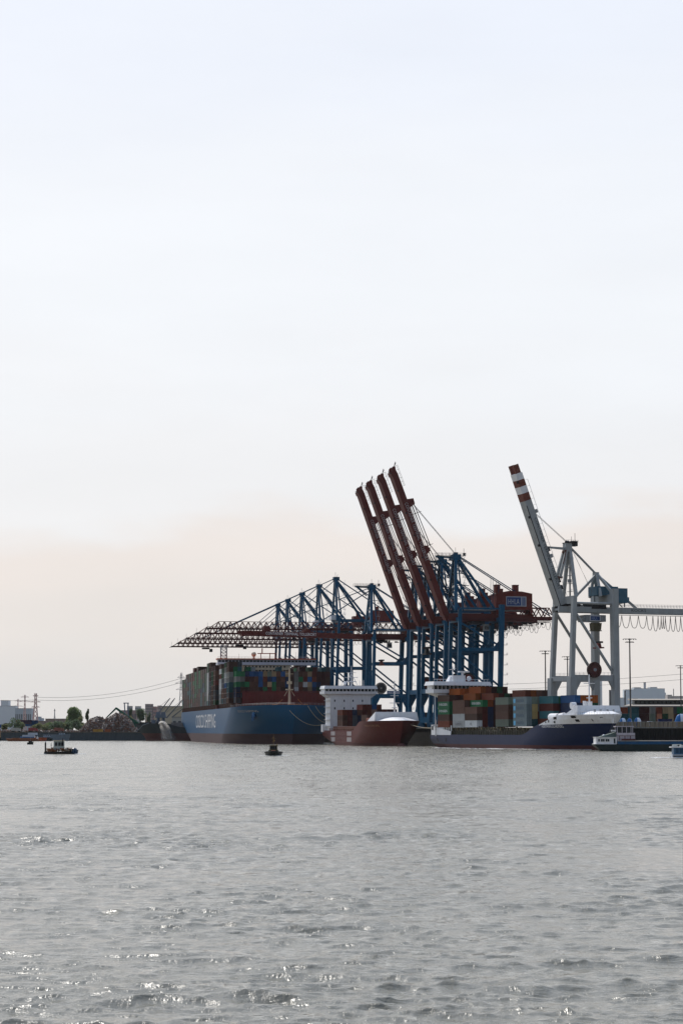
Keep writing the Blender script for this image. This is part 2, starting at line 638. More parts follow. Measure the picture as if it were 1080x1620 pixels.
FARY, FARZ = 1560, 6.2
mb = MB()
mb.add([(-900, FARY, FARZ), (-25, FARY, FARZ), (-25, 1640, FARZ), (-70, 2400, FARZ), (-900, 2400, FARZ)], [(0, 1, 2, 3, 4)])
tag(mb.build('far_bank', M_EARTH), 'flat industrial ground on the far bank', None, kind='structure')
mb = MB()
mb.add([(-9000, 2400, 6.6), (9000, 2400, 6.6), (9000, 13500, 6.6), (-9000, 13500, 6.6)], [(0, 1, 2, 3)])
tag(mb.build('ground', M_EARTH), 'distant flat land', None, kind='structure')
wl2 = thing('quay_wall', 'far dark quay wall with scrap yard on top, left of the biggest ship', 'quay wall', (-300, FARY, 0))
mb, cap = MB(), MB()
mb.add([(-600, -.01, -2), (275, -.01, -2), (275, -.01, FARZ - .4), (-600, -.01, FARZ - .4)], [(0, 1, 2, 3)])
cap.b2((-600, -.5, FARZ - .4), (275, .8, FARZ + .1))
mb.build('sheet_piling', M_FARWALL, wl2)
cap.build('coping', mat('far_coping', (0.12, 0.11, 0.09), 0.8), wl2)

# ------------------------------------------------------------------ hull builder


class Hull:
    """s runs from the stern (0) to the bow (length); b(s, z) is the half breadth."""

    def __init__(self, length, beam, ztop, x_bow, x_stern, entry, power, run, wtr):
        self.L, self.B = length, beam
        self.ztop, self.xb, self.xs = ztop, x_bow, x_stern
        self.entry, self.power, self.run, self.wtr = entry, power, run, wtr

    def b(self, s, z):
        u = (self.xb(z) - s) / self.entry(z)
        u = min(1, max(0, u))
        e = (1 - (1 - u) ** self.power(z)) ** 0.9
        v = min(1, max(0, (s - self.xs(z)) / self.run(z)))
        v = v * v * (3 - 2 * v)
        st = self.wtr(z) + (1 - self.wtr(z)) * v
        return self.B / 2 * e * st

    def stbd(self, s, z, off=0.0):
        """A point on the starboard (-y) side, pushed out by off."""
        h = self.b(s, z)
        d = (self.b(s + .5, z) - self.b(s - .5, z))
        nv = Vector((d, 1, 0)).normalized()
        return Vector((s - self.L / 2 + nv.x * off, -(h + nv.y * off), z))

    def mesh(self, levels, mids, cols=72, top_mat=0, qs=None, deck_drop=None, deck_mat=None):
        """levels: fixed heights, the last row being ztop(s). mids: material of each strip."""
        qs = [0.5 - 0.5 * math.cos(PI * i / (cols - 1)) for i in range(cols)] if qs is None else qs
        mb = MB()
        nrow = len(levels) + 1
        P = {}
        for r in range(nrow):
            for c, q in enumerate(qs):
                zf = levels[r] if r < len(levels) else None
                if zf is None:
                    z = self.ztop(q * self.L)
                else:
                    z = min(zf, self.ztop(q * self.L) - 0.02 * (nrow - r))
                s = self.xs(z) + (self.xb(z) - self.xs(z)) * q
                P[r, c] = (s - self.L / 2, self.b(s, z), z)
        nq = len(qs)
        for side in (1, -1):
            vs = [(P[r, c][0], side * P[r, c][1], P[r, c][2]) for r in range(nrow) for c in range(nq)]
            for r in range(nrow - 1):
                fs = []
                for c in range(nq - 1):
                    f = (r * nq + c, r * nq + c + 1, (r + 1) * nq + c + 1, (r + 1) * nq + c)
                    fs.append(f[::-1] if side == 1 else f)
                b0 = len(mb.v)
                if r == 0:
                    mb.add(vs, fs, mids[r])
                    base = b0
                else:
                    mb.f.extend([tuple(i + base for i in f) for f in fs])
                    mb.m.extend([mids[r]] * len(fs))
        for r in range(nrow - 1):
            a, b_ = P[r, 0], P[r + 1, 0]
            mb.add([(a[0], a[1], a[2]), (a[0], -a[1], a[2]), (b_[0], -b_[1], b_[2]), (b_[0], b_[1], b_[2])], [(3, 2, 1, 0)], mids[r])
        if deck_drop is not None:
            vs, fs = [], []
            for c, q in enumerate(qs):
                p = P[nrow - 1, c]
                z = p[2] - deck_drop
                h = max(0, self.b(p[0] + self.L / 2, z) * .995 - .05)
                vs += [(p[0], h, z), (p[0], -h, z)]
            for c in range(nq - 1):
                fs.append((2 * c, 2 * c + 1, 2 * c + 3, 2 * c + 2))
            mb.add(vs, fs, deck_mat)
        return mb


def smooth(x, a, b):
    t = min(1, max(0, (x - a) / (b - a)))
    return t * t * (3 - 2 * t)


def lerp(a, b, t):
    return a + (b - a) * min(1, max(0, t))


def ship_root(name, label, cat, bow, theta, length, group=None):
    """bow: world position of the bow end; theta: how far the axis turns from pointing straight at the camera."""
    u = Vector((math.sin(theta), -math.cos(theta), 0))
    c = Vector((bow[0], bow[1], 0)) - u * (length / 2)
    return thing(name, label, cat, c, math.atan2(u.y, u.x), group)


# ------------------------------------------------------------------ containers
CCOL = {
    'dark brown': (0.045, 0.02, 0.014), 'brown': (0.085, 0.04, 0.028), 'dark red': (0.085, 0.016, 0.012), 'rust red': (0.125, 0.03, 0.015),
    'maroon': (0.04, 0.012, 0.012), 'green': (0.01, 0.115, 0.045), 'dark green': (0.008, 0.055, 0.025), 'blue': (0.01, 0.065, 0.18),
    'navy': (0.009, 0.022, 0.06), 'teal': (0.018, 0.085, 0.1), 'grey': (0.17, 0.175, 0.165), 'pale grey': (0.33, 0.35, 0.35),
    'light blue grey': (0.145, 0.188, 0.200), 'white': (0.44, 0.455, 0.46), 'tan': (0.27, 0.2, 0.115), 'orange': (0.25, 0.065, 0.010),
    'grey green': (0.145, 0.18, 0.145), 'yellow tan': (0.40, 0.30, 0.13), 'salmon': (0.42, 0.17, 0.10), 'slate': (0.055, 0.066, 0.078),
}
CM = {}
CMESH = {}


def cmat(c):
    if c not in CM:
        CM[c] = m = mat('container_' + c.replace(' ', '_'), CCOL[c], 0.55, var=0.18, scale=0.5, dirt=RUST if c != 'white' else GRIME, dirt_amt=0.35)
        # no two boxes weather alike
        n, l = m.node_tree.nodes, m.node_tree.links
        b = n['Principled BSDF']
        src = b.inputs['Base Color'].links[0].from_socket
        oi = n.new('ShaderNodeObjectInfo')
        mr = n.new('ShaderNodeMapRange')
        mr.inputs['To Min'].default_value, mr.inputs['To Max'].default_value = 0.68, 1.32
        l.new(oi.outputs['Random'], mr.inputs['Value'])
        mu = n.new('ShaderNodeMixRGB'); mu.blend_type = 'MULTIPLY'; mu.inputs[0].default_value = 1
        l.new(src, mu.inputs[1]); l.new(mr.outputs[0], mu.inputs[2])
        l.new(mu.outputs[0], b.inputs['Base Color'])
    return CM[c]


M_CGAP = mat('container_gasket', (0.02, 0.02, 0.02), 0.8)


def cmesh(c, ln, ht):
    k = (c, ln, ht)
    if k in CMESH:
        return CMESH[k]
    mb = MB()
    l2, w2 = ln / 2, 1.219
    mb.b2((-l2 + .06, -w2 + .06, .16), (l2 - .06, w2 - .06, ht - .05))
    for sx in (-1, 1):
        for sy in (-1, 1):
            mb.box((sx * (l2 - .09), sy * (w2 - .09), ht / 2), (.18, .18, ht - .004))
        mb.b2((sx * l2 - sx * .12, -w2 + .18, 0), (sx * l2, w2 - .18, .2))
        mb.b2((sx * l2 - sx * .12, -w2 + .18, ht - .13), (sx * l2, w2 - .18, ht - .002))
    for sy in (-1, 1):
        mb.b2((-l2 + .18, sy * (w2 - .1), 0), (l2 - .18, sy * w2, .19))
        mb.b2((-l2 + .18, sy * (w2 - .1), ht - .11), (l2 - .18, sy * w2, ht - .003))
        n = int(ln / 0.6)                       # coarse corrugation of the side
        for i in range(n):
            x = -l2 + .3 + (ln - .6) * i / (n - 1)
            mb.b2((x - .1, sy * (w2 - .07), .2), (x + .1, sy * (w2 - .025), ht - .12))
    for y in (-.85, -.3, .3, .85):              # door lock rods
        mb.tube((l2 - .03, y, .2), (l2 - .03, y, ht - .14), .03, 4)
    mb.b2((l2 - .062, -.02, .2), (l2 - .05, .02, ht - .14), 1)
    me = bpy.data.meshes.new('shipping_container')
    me.from_pydata(mb.v, [], mb.f)
    me.materials.append(cmat(c))
    me.materials.append(M_CGAP)
    me.polygons.foreach_set('material_index', mb.m)
    CMESH[k] = me
    return me


AS_STUFF = set()
for _r in '80 84 161-162 165-166 169-171 173-175 179 181-182 184-185 187-188 190-191 198-199 201 203-206 209-213 215-238 244-245 247-249 252-255 258-262 264-268 270-274 276-280 299-301 304-306 309-311 318-320 322-324 326-328 331-333 335-338 340-343 357-364 369 373-380 384 387-388 390 398 401-402 412 423-442 444 447 450 452-467'.split():
    _a, _, _b = _r.partition('-')
    AS_STUFF.update(range(int(_a), int(_b or _a) + 1))
REST = []
NCONT = [0]
ORD = ['bottom', 'second', 'third', 'fourth', 'fifth', 'sixth', 'seventh', 'eighth', 'ninth', 'tenth', 'eleventh', 'twelfth', 'thirteenth', 'fourteenth',
       'fifteenth', 'sixteenth', 'seventeenth', 'eighteenth', 'nineteenth', 'twentieth', 'twenty-first', 'twenty-second', 'twenty-third']


def container(c, M, x, y, z, label, group, ln=12.19, ht=2.9, rz=0.0):
    i = NCONT[0]
    NCONT[0] += 1
    if i in AS_STUFF:
        REST.append((c, M @ Vector((x, y, z)), M.to_euler().z + rz, ln, ht))
        return None
    o = link('shipping_container', cmesh(c, ln, ht))
    o['slot'] = i
    o.location = M @ Vector((x, y, z))
    o.rotation_euler = (0, 0, M.to_euler().z + rz)
    tag(o, label, 'shipping container', group)
    return o

# ------------------------------------------------------------------ the giant blue container ship
M_COSCO = mat('giant_hull_blue', (0.003, 0.066, 0.155), 0.42, var=0.16, scale=0.03, dirt=(0.02, 0.07, 0.12), dirt_amt=0.3)
M_BOOT = mat('boot_top_dull_red', (0.072, 0.040, 0.042), 0.6, var=0.2, scale=0.05, dirt=(0.06, 0.05, 0.05), dirt_amt=0.5)
M_DECKRED = mat('deck_oxide_red', (0.115, 0.030, 0.024), 0.65, dirt=RUST)
M_DECKGREEN = mat('deck_green', (0.03, 0.085, 0.055), 0.65, dirt=RUST)

GL, GB, GT = 400, 58.6, R(8.8)
giant = ship_root('container_ship', 'giant blue container ship moored bow first, stacked high with boxes, seen largest', 'container ship', (-24.85, 1150), GT, GL)
bpy.context.view_layer.update()
GM = giant.matrix_world.copy()
gh = Hull(GL, GB,
          ztop=lambda s: 20.0 + 1.0 * smooth(s, 345, 400),
          x_bow=lambda z: 388 + 12 * smooth(z, -2, 20),
          x_stern=lambda z: 34 * (1 - smooth(z, -6, 11)),
          entry=lambda z: lerp(92, 50, z / 20.5), power=lambda z: lerp(1.75, 2.7, z / 20.5),
          run=lambda z: lerp(75, 30, z / 14), wtr=lambda z: lerp(0.55, 0.97, z / 11))
gh.mesh([-1.5, 0.4, 3.0, 5.6, 7.5, 10, 13, 16.5, 19], [1, 1, 1, 0, 0, 0, 0, 0, 0], 90, deck_drop=1.1, deck_mat=2).build('hull', [M_COSCO, M_BOOT, M_DECKRED], giant, True)


def on_hull(h, s0, s1, z0, z1, off=0.09):
    return lambda u, v: h.stbd(lerp(s0, s1, u), lerp(z0, z1, v), off)


lettering('COSCO SHIPPING', on_hull(gh, 133, 265, 8.9, 17.3, 0.12), M_LETTER, giant)
lettering('COSCO SHIPPING', on_hull(gh, 366, 384, 17.2, 18.3, 0.1), M_LETTERG, giant)
for sy in (-1, 1):
    h = gh.b(379, 16)
    mb = MB()
    mb.ball((379 - 200, sy * (h - .2), 15.8), 2.2, 12, 0, (1, .5, 1))
    mb.bar((379 - 200, sy * (h + .75), 12.4), (379 - 200, sy * (h + .9), 16.2), .5, .6)
    mb.bar((379 - 202, sy * (h + .4), 13.4), (379 - 198, sy * (h + .4), 13.4), .6, 1.0)
    mb.build('anchor', mat('anchor_blue', (0.022, 0.11, 0.26), 0.5, dirt=RUST, dirt_amt=0.5), giant)
# breakwater in front of the first bay
mb = MB()
mb.prism([(152.3, -23, 19), (152.3, 23, 19), (152.3, 23, 28.4), (152.3, 0, 28.8), (152.3, -23, 28.4)], (.5, 0, 0))
for i in range(23):
    mb.bar((152.9, -22 + i * 2, 19), (152.9, -22 + i * 2, 27.6), .25, .5)
mb.b2((151.2, -23, 28.8), (152.6, 23, 29.2))
mb.build('breakwater', mat('breakwater_red', (0.15, 0.028, 0.026), 0.55, dirt=RUST), giant)
# foremast
mb = MB()
mb.tube((178, 0, 20), (178, 0, 41), .75, 10, .4)
mb.b2((176.6, -1.9, 29.2), (179.4, 1.9, 29.8))
mb.b2((177, -1.2, 32.5), (179, 1.2, 34))
mb.bar((178, -2.2, 38), (178, 2.2, 38), .3)
mb.bar((178, -2.8, 26), (178, -.4, 30), .25); mb.bar((178, 2.8, 26), (178, .4, 30), .25)
mb.build('foremast', M_CREAM, giant)
# mooring gear and rails on the bow deck
rs = random.Random(3)
M_WINCH = mat('winch_orange', (0.36, 0.15, 0.06), 0.6, dirt=RUST)
for i in range(12):
    s, y = rs.uniform(374, 394), rs.uniform(-9, 9)
    mb = MB()
    mb.box((s - 200, y, 20.8), (1.6, 1.2, 1.8), rs.uniform(0, 3), 0)
    mb.tube((s - 200, y - 1, 21.0), (s - 200, y + 1, 21.0), .55, 8, None, 0)
    mb.build('mooring_winch', M_WINCH, giant)
for sy in (-1, 1):
    MB().bar((180, sy * 8.5, 19.9), (181.5, sy * 4.2, 24.2), .35, .35, 0).build('deck_davit', M_WINCH, giant)
mb = MB()
pp = []
for i in range(40):
    s = 346 + 54 * (i / 39) ** .8
    pp.append((s - 200, gh.b(s, 20.5) * .985, gh.ztop(s)))
for sy in (-1, 1):
    pts = [(x, sy * y, z) for x, y, z in pp]
    for k in (.55, 1.1):
        mb.path([(x, y, z + k) for x, y, z in pts], .05, 3)
    for x, y, z in pts[::2]:
        mb.tube((x, y, z), (x, y, z + 1.1), .06, 3)
mb.build('bow_railing', M_GREY, giant)

# bays, bridge
BAYS = [(350 - i * 14.6, 21 if i == 0 else 23) for i in range(5)] + [(256 - i * 14.6, 23) for i in range(17)]
ZC = 22.7
T6 = 'green,green,navy,blue,blue,blue,tan,grey green,tan,brown,blue,tan,dark brown,grey,brown,brown,tan,dark red,maroon,maroon,maroon'.split(',')
T5 = 'grey,grey,maroon,maroon,brown,blue,rust red,navy,blue,brown,brown,navy,dark brown,grey,green,dark red,blue,rust red,maroon,maroon,dark brown'.split(',')
T4 = 'green,dark green,green,brown,brown,blue,brown,tan,green,brown,brown,blue,dark brown,grey,brown,pale grey,tan,blue,navy,maroon,maroon'.split(',')
T3 = 'navy,dark brown,maroon,brown,brown,maroon,green,dark red,green,brown,dark brown,navy,brown,pale grey,rust red,brown,tan,navy,dark green,maroon,maroon'.split(',')
T2 = ['navy', 'teal'] + ['dark brown'] * 19
T1 = ['slate', 'dark brown'] + ['maroon'] * 19
FRONT = [T1, T2, T3, T4, T5, T6]
PAL = ['dark brown'] * 6 + ['brown'] * 6 + ['maroon'] * 5 + ['dark red'] * 4 + ['navy'] * 3 + ['slate'] * 4 + ['teal'] * 3 + ['grey'] * 2 + ['grey green'] * 1 + ['green'] * 2 + ['dark green'] * 3 + ['blue'] * 2 + ['pale grey'] + ['tan']
PAL2 = ['dark brown'] * 5 + ['brown'] * 4 + ['maroon'] * 5 + ['dark red'] * 3 + ['navy'] * 2 + ['slate'] * 3 + ['teal'] * 3 + ['dark green'] * 5 + ['green']
rs = random.Random(21)
stuff = {}
SIDE_TOP = [6, 8, 8, 7, 8, 8, 8, 9, 9, 8, 8, 8, 8, 9, 8, 9, 8, 8, 8, 8, 7, 7]
for bi, (face, nr) in enumerate(BAYS):
    topn = SIDE_TOP[bi]
    for r in range(nr):
        nt_ = topn
        if bi == 0:
            nt_ = 6
        elif bi < 5:
            if 3 <= r <= 15:
                nt_ = 6 if bi > 1 else (7 if r in (4, 5, 11) else 6)
            elif r > 15:
                nt_ = 7 if rs.random() < .6 else 6
        elif r > 2:
            nt_ = topn - (1 if rs.random() < .4 else 0)
        cprev = None
        for t in range(nt_):
            if bi == 0:
                c = FRONT[t][r]
            else:
                c = cprev if cprev and rs.random() < .36 else rs.choice(PAL2 if r == 0 and bi > 4 else PAL)
                if bi in (4, 8) and r == 0 and t in (1, 2, 4, 6):
                    c = 'white' if t > 1 else 'pale grey'
                if bi in (12, 14) and r == 0 and t > 3:
                    c = 'green'
            cprev = c
            x = face - 12.19 / 2 - 200
            y = (r - (nr - 1) / 2) * 2.5
            z = ZC + t * 2.9
            indiv = (bi == 0 and (t >= 2 or r < 2)) or (bi in (1, 2, 3, 4, 5, 6, 7) and r == 0) or (bi == 1 and t == 6 and r < 16)
            if indiv:
                tier = 'topmost' if t == nt_ - 1 else ORD[t]
                if bi == 0:
                    lab = f'{c} container end, {tier} tier, {"first" if r == 0 else ORD[r]} stack from left, giant ship front bay'
                elif r == 0:
                    lab = f'{c} container, {tier} tier, outer left stack {["", "just behind", "second behind", "third behind", "fourth behind", "just aft of", "second aft of", "third aft of"][bi]} giant ship {"bridge" if bi > 4 else "front bay"}'
                else:
                    lab = f'{c} container peeping over the giant ship front bay, {ORD[r]} stack from left'
                container(c, GM, x, y, z, lab, 'containers stacked on the giant blue ship')
            else:
                # only what the outside of the block shows
                if r in (0, 1, nr - 1) or t >= nt_ - 2 or bi in (0, 1):
                    stuff.setdefault(c, []).append((x, y, z))
for c, pts in stuff.items():
    for x, y, z in pts:
        REST.append((c, GM @ Vector((x, y, z)), GM.to_euler().z, 12.19, 2.9))

# hatch covers and lashing bridges
for bi, (face, nr) in enumerate(BAYS):
    hw = nr * 1.25
    MB().b2((face - 12.4 - 200, -hw + 1, 18.8), (face - 200 + .2, hw - 1, ZC - .1)).build('hatch_cover', M_DECKRED, giant)
    lb = MB()
    x = face - 200 + 1.1 if bi else face - 200 + .7
    for y in np.arange(-hw, hw + .1, 2.5):
        lb.b2((x - .15, y - .13, 19.2), (x + .15, y + .13, ZC + 7.5))
    for k in (0, 2.9, 5.8):
        lb.b2((x - .5, -hw, ZC + k - .25), (x + .5, hw, ZC + k - .06))
    for k in range(6):
        xx = face - 200 - 1 - k * 2.1
        for sy in (-1, 1):
            lb.b2((xx - .15, sy * (GB / 2 - .75) - .15, 18.8), (xx + .15, sy * (GB / 2 - .75) + .15, ZC - .15))
    lb.build('lashing_bridge', mat('lashing_brown', (0.10, 0.055, 0.042), 0.6, dirt=RUST), giant)

bx = 269 - 200
hs = MB()
hs.b2((bx - 5, -14, 19), (bx + 5, 14, 45.9), 0)
for k in range(8):
    z = 24 + k * 2.75
    hs.b2((bx + 4.9, -14.4, z - .2), (bx + 5.8, 14.4, z), 0)
superst = hs.build('superstructure', M_CREAM, giant)
boxes('window', [((bx + 4.98, y - .45, z), (bx + 5.06, y + .45, z + 1)) for z in (36.65, 39.4, 42.15, 44.4) for y in np.arange(-12.5, 12.6, 2.1)], M_GLASS, superst)
mb = MB()
mb.b2((bx - 4.5, -29.2, 45.9), (bx + 5.6, 29.2, 47.5))
mb.b2((bx - 4.3, -29, 48.75), (bx + 5.4, 29, 49.2))
for y in np.arange(-29, 29.1, 2.07):
    mb.box((bx + 5.25, y, 48.1), (.18, .28, 1.35))
mb.b2((bx - 4, -28.6, 47.5), (bx + 3.2, 28.6, 48.7))
brg = mb.build('bridge', mat('bridge_lavender_white', (0.60, 0.60, 0.66), 0.45, var=0.08, dirt=RUST, dirt_amt=.2), giant)
mb = MB()
mb.b2((bx + 3.3, -28.8, 47.55), (bx + 5.2, 28.8, 48.72))
mb.build('window_band', M_GLASS, brg)
mb = MB()
mb.b2((bx - 4.6, -29.4, 49.2), (bx + 5.8, 29.4, 49.75))
mb.build('roof_trim', M_ORANGE, brg)
mb = MB()
for y in np.arange(-29, 29.1, 2):
    mb.tube((bx + 5.4, y, 49.75), (bx + 5.4, y, 50.8), .05, 3)
mb.path([(bx + 5.4, -29, 50.8), (bx + 5.4, 29, 50.8)], .05, 3)
mb.path([(bx + 5.4, -29, 50.3), (bx + 5.4, 29, 50.3)], .04, 3)
for y in (-16, -7, 11, 18, 24):
    mb.tube((bx, y, 49.75), (bx, y, 49.75 + rs.uniform(2, 4.5)), .07, 4)
mb.build('roof_railing', M_GREY, brg)
mb = MB()
for a, b in ((-3, 2.4), (2.4, 5.5)):
    for y in (a, b):
        mb.b2((bx - .3, y - .2, 49.7), (bx + .3, y + .2, 53.2))
mb.b2((bx - .4, -5, 52.6), (bx + .4, 6, 53.1))
mb.b2((bx - .4, -2.5, 53.1), (bx + .4, -1.9, 56))
mb.build('radar_mast', mat('mast_rust_red', (0.3, 0.09, 0.05), 0.6), giant)
mb = MB()
mb.ball((bx, -7.2, 52.4), 1.5, 10)
mb.tube((bx, -7.2, 49.7), (bx, -7.2, 51.5), .6, 8)
mb.build('satellite_dome', M_CREAM, giant)
mb = MB()                                   # lattice mast on the left wing
for sx in (-1.5, 1.5):
    for y in (-26.8, -23.4):
        mb.b2((bx + sx - .22, y - .22, 49.2), (bx + sx + .22, y + .22, 57.5))
for k in range(4):
    z = 49.7 + k * 1.95
    for sx in (-1.5, 1.5):
        mb.bar((bx + sx, -26.8, z), (bx + sx, -23.4, z + 1.95), .16)
        mb.bar((bx + sx, -23.4, z), (bx + sx, -26.8, z + 1.95), .16)
        mb.bar((bx + sx, -26.8, z + 1.9), (bx + sx, -23.4, z + 1.9), .2)
mb.build('lattice_mast', M_GREY, giant)

# ------------------------------------------------------------------ the dark red feeder ship
M_REDHULL = mat('feeder_hull_red', (0.100, 0.018, 0.016), 0.45, var=0.2, scale=0.06, dirt=(0.12, 0.055, 0.04), dirt_amt=0.5)
M_REDBOOT = mat('feeder_boot_red', (0.09, 0.032, 0.027), 0.6, var=0.2, dirt=GRIME)
RL, RB, RT = 120, 26, R(13)
red = ship_root('container_ship', 'dark red feeder ship with white bridge at left and white covered bow', 'container ship', (28.9, 1017), RT, RL)
bpy.context.view_layer.update()
RM = red.matrix_world.copy()
rh = Hull(RL, RB,
          ztop=lambda s: 7.4 + 4.4 * smooth(s, 72, 88) + .3 * smooth(s, 100, 120),
          x_bow=lambda z: 113.5 + 6.5 * smooth(z, -1, 12),
          x_stern=lambda z: 9 * (1 - smooth(z, -2, 4.5)),
          entry=lambda z: lerp(44, 22, z / 12), power=lambda z: lerp(1.7, 2.6, z / 12),
          run=lambda z: lerp(30, 12, z / 6), wtr=lambda z: lerp(0.5, 0.93, z / 5))
rh.mesh([-1.5, .2, 1.4, 3.0, 5.0, 6.6], [1, 1, 0, 0, 0, 0], 90, deck_drop=.8, deck_mat=2).build('hull', [M_REDHULL, M_REDBOOT, M_DECKRED], red, True)
mb = MB()
mb.ball((57.5, 0, -.9), 2.4, 12, 0, (2.2, 1, 1))
mb.build('bulbous_bow', M_REDBOOT, red, True)
# white squares and lines of lettering amidships
for s0, s1, z0, z1 in ((24, 33.5, 4.9, 6.9), (24, 33.5, 1.9, 4.0), (60, 69.5, 4.9, 6.9), (60, 69.5, 1.9, 4.0)):
    mb = MB()
    vs = []
    for i in range(7):
        s = lerp(s0, s1, i / 6)
        vs += [rh.stbd(s, z0, .1), rh.stbd(s, z1, .1)]
    mb.add(vs, [(2 * i, 2 * i + 2, 2 * i + 3, 2 * i + 1) for i in range(6)])
    mb.build('painted_square', mat('faded_white_square', (0.38, 0.34, 0.34), 0.5, dirt=(0.2, .09, .07)), red)
M_LETTERR = mat('rubbed_lettering', (0.21, 0.12, 0.115), 0.55, var=.2)
lettering('HANSA', on_hull(rh, 36, 57, 5.0, 6.7, .1), M_LETTERR, red)
lettering('SHIPPING', on_hull(rh, 36, 57, 2.6, 4.3, .1), M_LETTERR, red)
lettering('HANSA EUROPE', on_hull(rh, 97, 110, 9.2, 10.1, .1), mat('tan_lettering', (0.30, 0.17, 0.09), 0.55), red)
# superstructure and bridge near the stern
mb = MB()
mb.b2((-59, -10.8, 6.6), (-47.5, 10.8, 26.3), 0)
for k in range(5):
    mb.b2((-59.2, -11.6, 9.6 + k * 3.3), (-47.3, -10.8, 9.8 + k * 3.3), 0)
mb.prism([(-57, -10.8, 24), (-57, -10.8, 26.3), (-57, -14, 26.3)], (9, 0, 0), 0)
mb.prism([(-57, 10.8, 24), (-57, 14, 26.3), (-57, 10.8, 26.3)], (9, 0, 0), 0)
rs_ = mb.build('superstructure', M_WHITE, red)
boxes('window', [((-47.52, y - .3, z), (-47.42, y + .3, z + 1.1)) for z in (18.3, 22.2) for y in (-8.4, -3.4, 1.3, 6.3)], M_GLASS, rs_)
mb = MB()
mb.b2((-57.5, -14.2, 26.3), (-46.8, 14.2, 27.6))
mb.b2((-57.3, -13.6, 27.6), (-48.6, 13.6, 28.9))
mb.box((-52, 0, 29.7), (11.2, 28.6, 1.6), 0, 0, (.92, .96))
for y in np.arange(-13.6, 13.7, 1.9):
    mb.box((-47.3, y, 28.2), (.2, .45, 1.3))
rb_ = mb.build('bridge', M_WHITE, red)
mb = MB()
mb.b2((-48.5, -13.6, 27.65), (-47.35, 13.6, 28.88))
mb.build('window_band', M_GLASS, rb_)
mb = MB()
mb.tube((-52, 1.5, 30.5), (-52, 1.5, 41), .4, 8, .15)
mb.bar((-52, -2, 35), (-52, 5, 35), .25); mb.bar((-52, -1, 37.5), (-52, 4, 37.5), .2)
mb.b2((-53, -1, 32.6), (-51, 4, 33))
for y in (-5, -3.5, 6, 8):
    mb.tube((-52, y, 30.5), (-52, y, 33.5), .12, 5)
mb.bar((-52, -2, 30.5), (-52, 1.5, 37), .25); mb.bar((-52, 5, 30.5), (-52, 1.5, 37), .25)
mb.ball((-51, -2.2, 32), .9, 8)
mb.build('radar_mast', M_WHITE, red)
for y in (-13.2, 9.8):
    MB().b2((-58.5, y, 6.6), (-55.5, y + 3.4, 10.5)).build('quarter_bulwark', M_WHITE, red)
# covered forecastle: white breakwater wall with a low domed cover in front
mb = MB()
mb.prism([(48, -10.9, 11.5), (48, 10.9, 11.5), (46.8, 10.2, 16.2), (46.8, -10.2, 16.2)], (.4, 0, 0))
for sy in (-1, 1):
    mb.prism([(46.9, sy * 10.2, 16.2), (48.2, sy * 10.95, 11.5), (37.5, sy * 12.1, 11.5)], (0, -sy * .3, 0))
for y in np.arange(-8.8, 8.9, 2.2):
    mb.prism([(47.2, y, 16.0), (46.0, y, 11.6), (48, y, 11.6)], (0, .2, 0))
mb.build('forecastle_wall', M_WHITE, red)
vs, fs = [], []
for i in range(9):
    s = 109.2 + 10.3 * i / 8
    h = rh.b(s, 11.9) * .95 + .02
    zc = 13.7 - 1.6 * (i / 8) ** 1.6
    for j in range(9):
        a = -1 + 2 * j / 8
        vs.append((s - 60, h * a, 11.95 + max(.03, zc - 11.95) * (1 - max(0, (abs(a) - .3) / .7) ** 1.2)))
fs = [(i * 9 + j, (i + 1) * 9 + j, (i + 1) * 9 + j + 1, i * 9 + j + 1) for i in range(8) for j in range(8)]
mb = MB(); mb.add(vs, fs)
mb.build('forecastle_cover', M_WHITE, red)
mb = MB()
mb.tube((44, 0, 11), (44, 0, 31), .5, 8, .25)
mb.bar((44, -3, 27), (44, 3, 27), .25); mb.bar((44, -2, 24), (44, 2, 24), .25); mb.bar((44, -2.5, 20.5), (44, 2.5, 20.5), .3)
mb.b2((43, -1.2, 18), (45, 1.2, 18.4))
mb.build('foremast', M_WHITE, red)
mb = MB()
mb.b2((-40, -11, 7), (27, 11, 9.5))
for i in range(17):
    for sy in (-1, 1):
        mb.b2((-42 + i * 4, sy * 12.3 - .15, 6.6), (-41.7 + i * 4, sy * 12.3 + .15, 8.6))
mb.path([(-44, -12.3, 8.2), (26, -12.3, 8.2)], .1, 4)
mb.build('hatch_coaming', mat('coaming_rust', (0.13, 0.05, 0.035), 0.65, dirt=GRIME), red)
mb = MB()
mb.tube((27, -9.5, 12.2), (27, -6.5, 12.2), 1.3, 10)
mb.bar((26, -9, 9.5), (29, -6, 12), .5)
mb.build('windlass', mat('windlass_rust', (0.3, 0.12, 0.08), 0.6), red)
# its cargo, three short bays in front of the bridge
rows_r = [
    ['brown', 'brown', 'rust red'], ['dark red', 'dark red', 'dark red'], ['slate', 'slate', 'navy'], ['navy', 'navy', 'brown'],
    ['tan', 'brown', 'dark red', 'dark red'], ['teal', 'grey', 'rust red', 'dark red'], ['navy', 'brown', 'brown', 'blue'], ['slate', 'navy', 'rust red', 'rust red']]
k = 0
for r, stck in enumerate(rows_r):
    for t, c in enumerate(stck):
        lab = f'{c} container, {"topmost" if t == len(stck) - 1 else ORD[t]} in {"first" if r == 0 else ORD[r]} stack from left aboard the dark red feeder'
        container(c, RM, -26, -9.4 + r * 2.55, 9.6 + t * 2.75, lab, 'containers on the dark red feeder', 12.19, 2.72)
fwd = [['dark red', 'brown'], ['maroon', 'maroon'], ['maroon', 'dark red', 'maroon'], ['navy', 'maroon', 'dark red'], ['slate', 'navy', 'maroon'], ['navy', 'slate', 'navy']]
